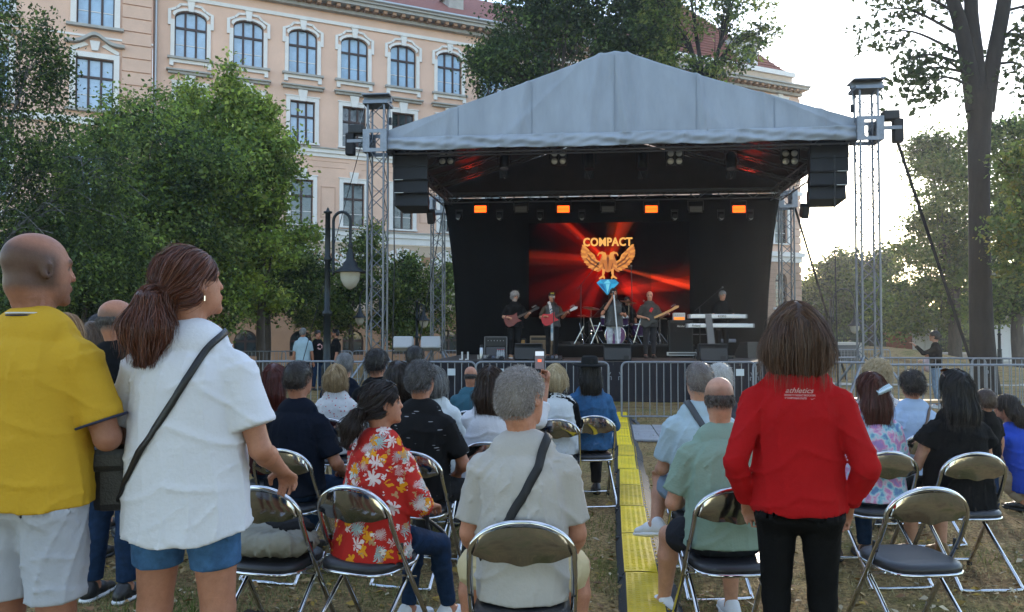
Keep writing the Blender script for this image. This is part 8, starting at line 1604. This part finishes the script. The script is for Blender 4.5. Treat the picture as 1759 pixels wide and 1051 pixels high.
c = at(1200, 740, 5.4); c.z = gz(c.x, c.y) + .01; o = MB().lathe([(.026, 0), (.036, .12), (.037, .12), (.027, .004)], 14).build('plastic_cup', mat('clear_plastic', (.6, .62, .62), .15, alpha=.35, spec=.7)); o.location = c; tag(o, 'clear plastic cup standing on the grass by the cable ramp', 'cup')
# ================================================================== BAND
def SP(label, px, ly, h, yaw, **kw):
    q = S(sp(px, ly), ly, DZ); pr = Person(label, 0, q.y, h, 'stand', yaw=yaw, x=q.x, z=DZ, **kw); return pr
def guitar(label, person, body_c, nut, m, shape, neckm, head_m):
    """body_c and nut in the person's local (unscaled) frame"""
    sc = person.sc; a, b_ = Vector(body_c), Vector(nut); d = (b_ - a).normalized(); n_ = Vector((0, 1, 0)); n_ = (n_ - d * n_.dot(d)).normalized(); u = d.cross(n_)
    M_ = Matrix((d, u, n_)).transposed()                 # local: x along neck, y across, z outwards
    t = thing('guitar', label, 'guitar', person.t.matrix_basis @ (a * sc), 0); t.rotation_euler = (person.t.rotation_euler.to_matrix() @ M_).to_euler()
    if shape == 'v': poly = [(.16, .03), (.23, .13), (.10, .12), (-.02, .16), (-.15, .15), (-.2, .05), (-.19, -.08), (-.10, -.17), (.02, -.12), (.10, -.10), (.2, -.12), (.17, -.03)]
    else: poly = [(.15, .03), (.2, .11), (.25, .13), (.16, .15), (.04, .11), (-.08, .15), (-.19, .13), (-.23, .02), (-.2, -.1), (-.1, -.16), (.02, -.12), (.1, -.13), (.17, -.12), (.15, -.03)]
    k = MB(); n = len(poly); P = [Vector((x, y, -.022)) for x, y in poly] + [Vector((x, y, .022)) for x, y in poly]; k.add(P, [tuple(range(n - 1, -1, -1)), tuple(range(n, 2 * n))] + [(i, (i + 1) % n, n + (i + 1) % n, n + i) for i in range(n)]); o = k.build('guitar_body', m, t); o.modifiers.new('b', 'BEVEL').width = .008
    Ln = (b_ - a).length * sc; MB().b2((.1, -.027, .018), (Ln, .027, .04)).build('neck', neckm, t)
    for i in range(14): MB().b2((.14 + (Ln - .16) * i / 14, -.027, .04), (.144 + (Ln - .16) * i / 14, .027, .043)).build('fret', CHROME, t)
    k = MB(); k.prism([(Ln, -.027), (Ln + .19, -.05), (Ln + .2, .0), (Ln + .13, .05), (Ln, .03)], -.03, -.008); k = MB(); hp = [(Ln, -.027), (Ln + .14, -.055), (Ln + .22, -.02), (Ln + .19, .02), (Ln, .027)]; k.add([(x, y, .01) for x, y in hp] + [(x, y, .032) for x, y in hp], [(4, 3, 2, 1, 0), (5, 6, 7, 8, 9)] + [(i, (i + 1) % 5, 5 + (i + 1) % 5, 5 + i) for i in range(5)]); k.build('headstock', head_m, t)
    for i in range(4): MB().lathe([(.008, 0), (.008, .03)], 6, (Ln + .04 + .035 * i, -.07, .02), Matrix.Rotation(R(90), 3, 'X')).build('tuning_peg', CHROME, t)
    for x in (.0, .07): MB().b2((x - .014, -.045, .023), (x + .014, .045, .032)).build('pickup', BLK_P, t)
    MB().b2((-.09, -.04, .023), (-.06, .04, .036)).build('bridge', CHROME, t)
    k = MB(); [k.tube([(-.07, y, .038), (Ln + .02, y, .044)], .0012, 4) for y in (-.018, -.009, 0, .009, .018)]; k.build('string', CHROME, t); return t
def play(p, body_c, nut, frac=.78, r=1):
    a, b_ = np.array(body_c), np.array(nut); p.arm_to(1, p.shl[1] + np.array([.12, -.0, -.26]), a + np.array([.10, .06, .06]), .6); fr = a + (b_ - a) * frac; p.arm_to(-1, p.shl[-1] + np.array([-.10, .05, -.26]), fr + np.array([-.02, .02, -.03]), .9)
REDG = mat('guitar_red', (.42, .012, .025), .4, coat=.1); ROSE = mat('rosewood', (.05, .028, .018), .5); MAPLE = mat('maple_neck', (.48, .26, .09), .4)
p = SP('grey long haired guitarist in black at the left of the stage', 884, 3.5, 1.72, 168, w=1.12, belly=.04, head=(-14, -14), skin=SK_L, vox=.016, lean=.03); bc, nt_ = (.12, .20, 1.02), (-.42, .26, 1.26); play(p, bc, nt_); p.body(stubble=((.4, .38, .36), .7, beard)); p.top(BLKT, .85, -.12, 1.4, .02, .008, 'black_shirt', 1.3); p.legs_wear(fabric('black_trousers', (.012, .012, .013)), 1.92, 1.5); p.shoes(mat('tan_shoe', (.16, .11, .06), .6), SOLE_W); p.hair('curly', (.26, .25, .25), (.5, .49, .48), 1200, 1.0)
guitar('dark red electric guitar played by the grey long haired man', p, bc, nt_, mat('guitar_dark_red', (.14, .016, .014), .4, coat=.1), 'v', ROSE, BLK_P)
p = SP('guitarist in a black and yellow cap, leather vest and long pale scarf', 948, 3.5, 1.70, 176, w=1.08, belly=.03, head=(0, 0), skin=SK_M, vox=.016); bc, nt_ = (.10, .18, 1.06), (-.46, .24, 1.28); play(p, bc, nt_); p.body(); p.top(fabric('olive_tee', (.045, .036, .026)), .85, -.05, 1.0, 0, .006, 'olive_tshirt', 1.2)
p.top(LEATHER, 0, -.08, 1.6, .01, .008, 'leather_vest'); p.legs_wear(fabric('black_trousers', (.012, .012, .013)), 1.92, .8); p.shoes(LEATHER, BLK_P)
k = MB(); k.lathe([(.094, -.01), (.092, .03), (.07, .08), (0, .1)], 16, Vector(p.hc) + Vector((0, -.01, .04))); o = p.part('cap', k, BLKT); k = MB(); k.box(Vector(p.hc) + Vector((0, .12, .045)), (.14, .1, .014), Matrix.Rotation(R(-12), 3, 'X')); k.b2((-.05, .0, .0), (.05, .0, .0)); p.part('cap_peak', k, BLKT); k = MB(); k.box(Vector(p.hc) + Vector((0, .078, .085)), (.09, .012, .04), Matrix.Rotation(R(-30), 3, 'X')); p.part('cap_badge', k, mat('badge_yellow', (.6, .42, .04), .7))
zz = p.neb[2]; p.strap_over('scarf', dotted('scarf_print', (.42, .42, .44), (.05, .1, .14), 18, .35), [(.06, -.02, zz + .0), (.06, .08, zz - .05), (.045, .17, zz - .18), (.03, .19, zz - .4), (.02, .18, zz - .6)], .035, .012); k = MB(); k.b2((-.03, .17, zz - 1.0), (.05, .19, zz - .52)); p.part('scarf_end', k, mat('scarf_blue', (.12, .24, .32), .8, col2=(.5, .5, .52), vscale=8)); p.hair('short', (.1, .09, .085), (.2, .19, .18), 500, .8)
k = MB(); [k.lathe([(0, .002), (.024, .001)], 10, Vector(p.hc + np.array([q * .032, .102, .004])), Matrix.Rotation(R(-90), 3, 'X')) for q in (-1, 1)]; k.tube([Vector(p.hc + np.array([q * .034, .102, .006])) for q in (-1, 1)], .004, 4); p.part('sunglasses', k, mat('sunglass_silver', (.3, .32, .35), .15, .6))
guitar('bright red electric guitar played by the man in the leather vest', p, bc, nt_, REDG, 'v', ROSE, mat('headstock_silver', (.4, .42, .46), .3, .4))
p = SP('long haired singer in a black vest and pale jeans holding the microphone', 1054, 2.9, 1.76, 176, w=1.05, head=(-6, 4), skin=SK_M, vox=.015); p.arm_to(1, p.shl[1] + np.array([.12, .08, -.22]), p.hc + np.array([.05, .14, -.10]), 1.1); p.arm_to(-1, p.shl[-1] + np.array([-.11, .0, -.26]), p.shl[-1] + np.array([-.02, .17, -.22]), 1.1); p.body(stubble=((.03, .02, .018), .85, beard)); p.top(BLKT, .75, -.08, 1.2, .01, .007, 'black_tshirt', 1.1); p.top(LEATHER, 0, -.10, 1.9, .015, .008, 'vest'); p.legs_wear(fabric('washed_jeans', (.42, .44, .49), var=.35, vscale=7), 1.92, .9); p.shoes(LEATHER, BLK_P); p.hair('long', (.010, .008, .008), (.03, .024, .022), 1200, .95, .16); hw = p.t.matrix_basis @ Vector(p.arms[1][1] * p.sc)
t = thing('microphone_stand', 'white microphone stand slanting in front of the singer', 'microphone stand', S(sp(1064, 2.6), 2.6, DZ)); lc = lambda q: q - Vector(t.location); tp = hw + Vector((.02, -.05, .05)); MB().tube([(0, 0, .03), lc(tp)], .016, 8).build('pole', mat('white_pole', (.62, .65, .7), .4), t); MB().lathe([(.15, 0), (.15, .015), (.03, .03)], 18).build('base', BLK_M, t); MB().tube([lc(tp), lc(tp) + Vector((-.01, .06, .06))], [.014, .02], 8).build('microphone', BLK_M, t); MB().lathe([(0, -.026), (.02, -.018), (.027, 0), (.02, .02), (0, .027)], 10, lc(tp) + Vector((-.012, .075, .075))).build('mic_grille', mat('mic_mesh', (.25, .25, .25), .4, .7), t)
p = SP('bald bass player in a grey T-shirt and black trousers', 1116, 3.9, 1.74, 178, w=1.08, head=(10, -6), skin=SK_L, vox=.016); bc, nt_ = (.06, .18, 1.0), (-.52, .26, 1.27); play(p, bc, nt_, .72); p.body(bald=((.25, .15, .11), lambda x, y, z: .3 * fringe_reg(x, y, z))); p.top(fabric('charcoal_grey_tee', (.05, .048, .046)), .85, -.1, 1.35, .01, .007, 'grey_tshirt', 1.2); k = MB(); P = np.array([(-.01 + x_, .4, p.che[2] + z_) for x_, z_ in ((-.06, .02), (.0, .05), (.06, -.05), (0, -.09))])
for _ in range(80): P[:, 1] -= np.clip(p.topF.sample(P) - .006, -.01, .01)
k.add([tuple(q) for q in P], [(0, 1, 2, 3)]); p.part('print', k, mat('print_red', (.5, .02, .03), .8)); p.legs_wear(fabric('charcoal_jeans', (.03, .03, .034)), 1.92, 1.1); p.shoes(LEATHER, BLK_P)
guitar('black electric bass with a maple neck played by the bald man', p, bc, nt_, mat('bass_black', (.008, .008, .009), .45, coat=.1), 's', MAPLE, MAPLE)
p = SP('grey haired keyboard player in a black T-shirt behind the keyboards', 1240, 4.4, 1.76, 182, w=1.04, head=(-16, -12), skin=SK_L, vox=.016, lean=.08); p.arm(1, (.08, .1, -.25), (.1, .2, .0)); p.arm(-1, (-.08, .10, -.25), (.05, .22, -.03)); p.body(); p.top(BLKT, .8, -.1, 1.25, .01, .006, 'black_tshirt', 1.15); p.legs_wear(fabric('black_trousers', (.012, .012, .013)), 1.92, 1.0); p.shoes(LEATHER, SOLE_W); p.hair('short', (.2, .19, .18), (.4, .38, .37), 500, .8)
q_ = S(sp(1078, 5.55), 5.55, DZ + .34); p = Person('drummer in black half hidden behind the singer', 0, q_.y, 1.70, 'sit', yaw=178, x=q_.x, z=DZ + .34, w=1.0, skin=SK_M, vox=.018); p.body(); p.top(BLKT, .8, -.05, 1.2); p.legs_wear(DENIM, 1.9); p.shoes(LEATHER, BLK_P); p.hair('short', (.012, .01, .01), (.03, .025, .022), 400, 1.5)
t = thing('drum_stool', 'round black stool under the drummer', 'stool', (q_.x, q_.y, DZ + .34)); MB().lathe([(.17, .38), (.18, .41), (.17, .455), (0, .46)], 16).build('seat', BLK_P, t); MB().tube([(0, 0, .05), (0, 0, .4)], .02, 8).build('post', CHROME, t)
for q in range(3): MB().tube([(0, 0, .2), (.22 * math.cos(q * 2.1), .22 * math.sin(q * 2.1), .0)], .012, 6).build('leg', CHROME, t)
# ================================================================== evening haze
def haze():
    m = bpy.data.materials.new('thin_haze'); m.use_nodes = True; nt = m.node_tree; nt.nodes.clear(); out = nt.nodes.new('ShaderNodeOutputMaterial'); v = nt.nodes.new('ShaderNodeVolumePrincipled')
    v.inputs['Color'].default_value = (.92, .93, .95, 1); v.inputs['Density'].default_value = .0008; v.inputs['Anisotropy'].default_value = .55; nt.links.new(v.outputs[0], out.inputs['Volume'])
    o = MB().b2((-170, -40, -1.6), (200, 160, 34)).build('haze', m); tag(o, 'thin evening haze hanging in the air of the park', 'haze', kind='stuff')
haze()
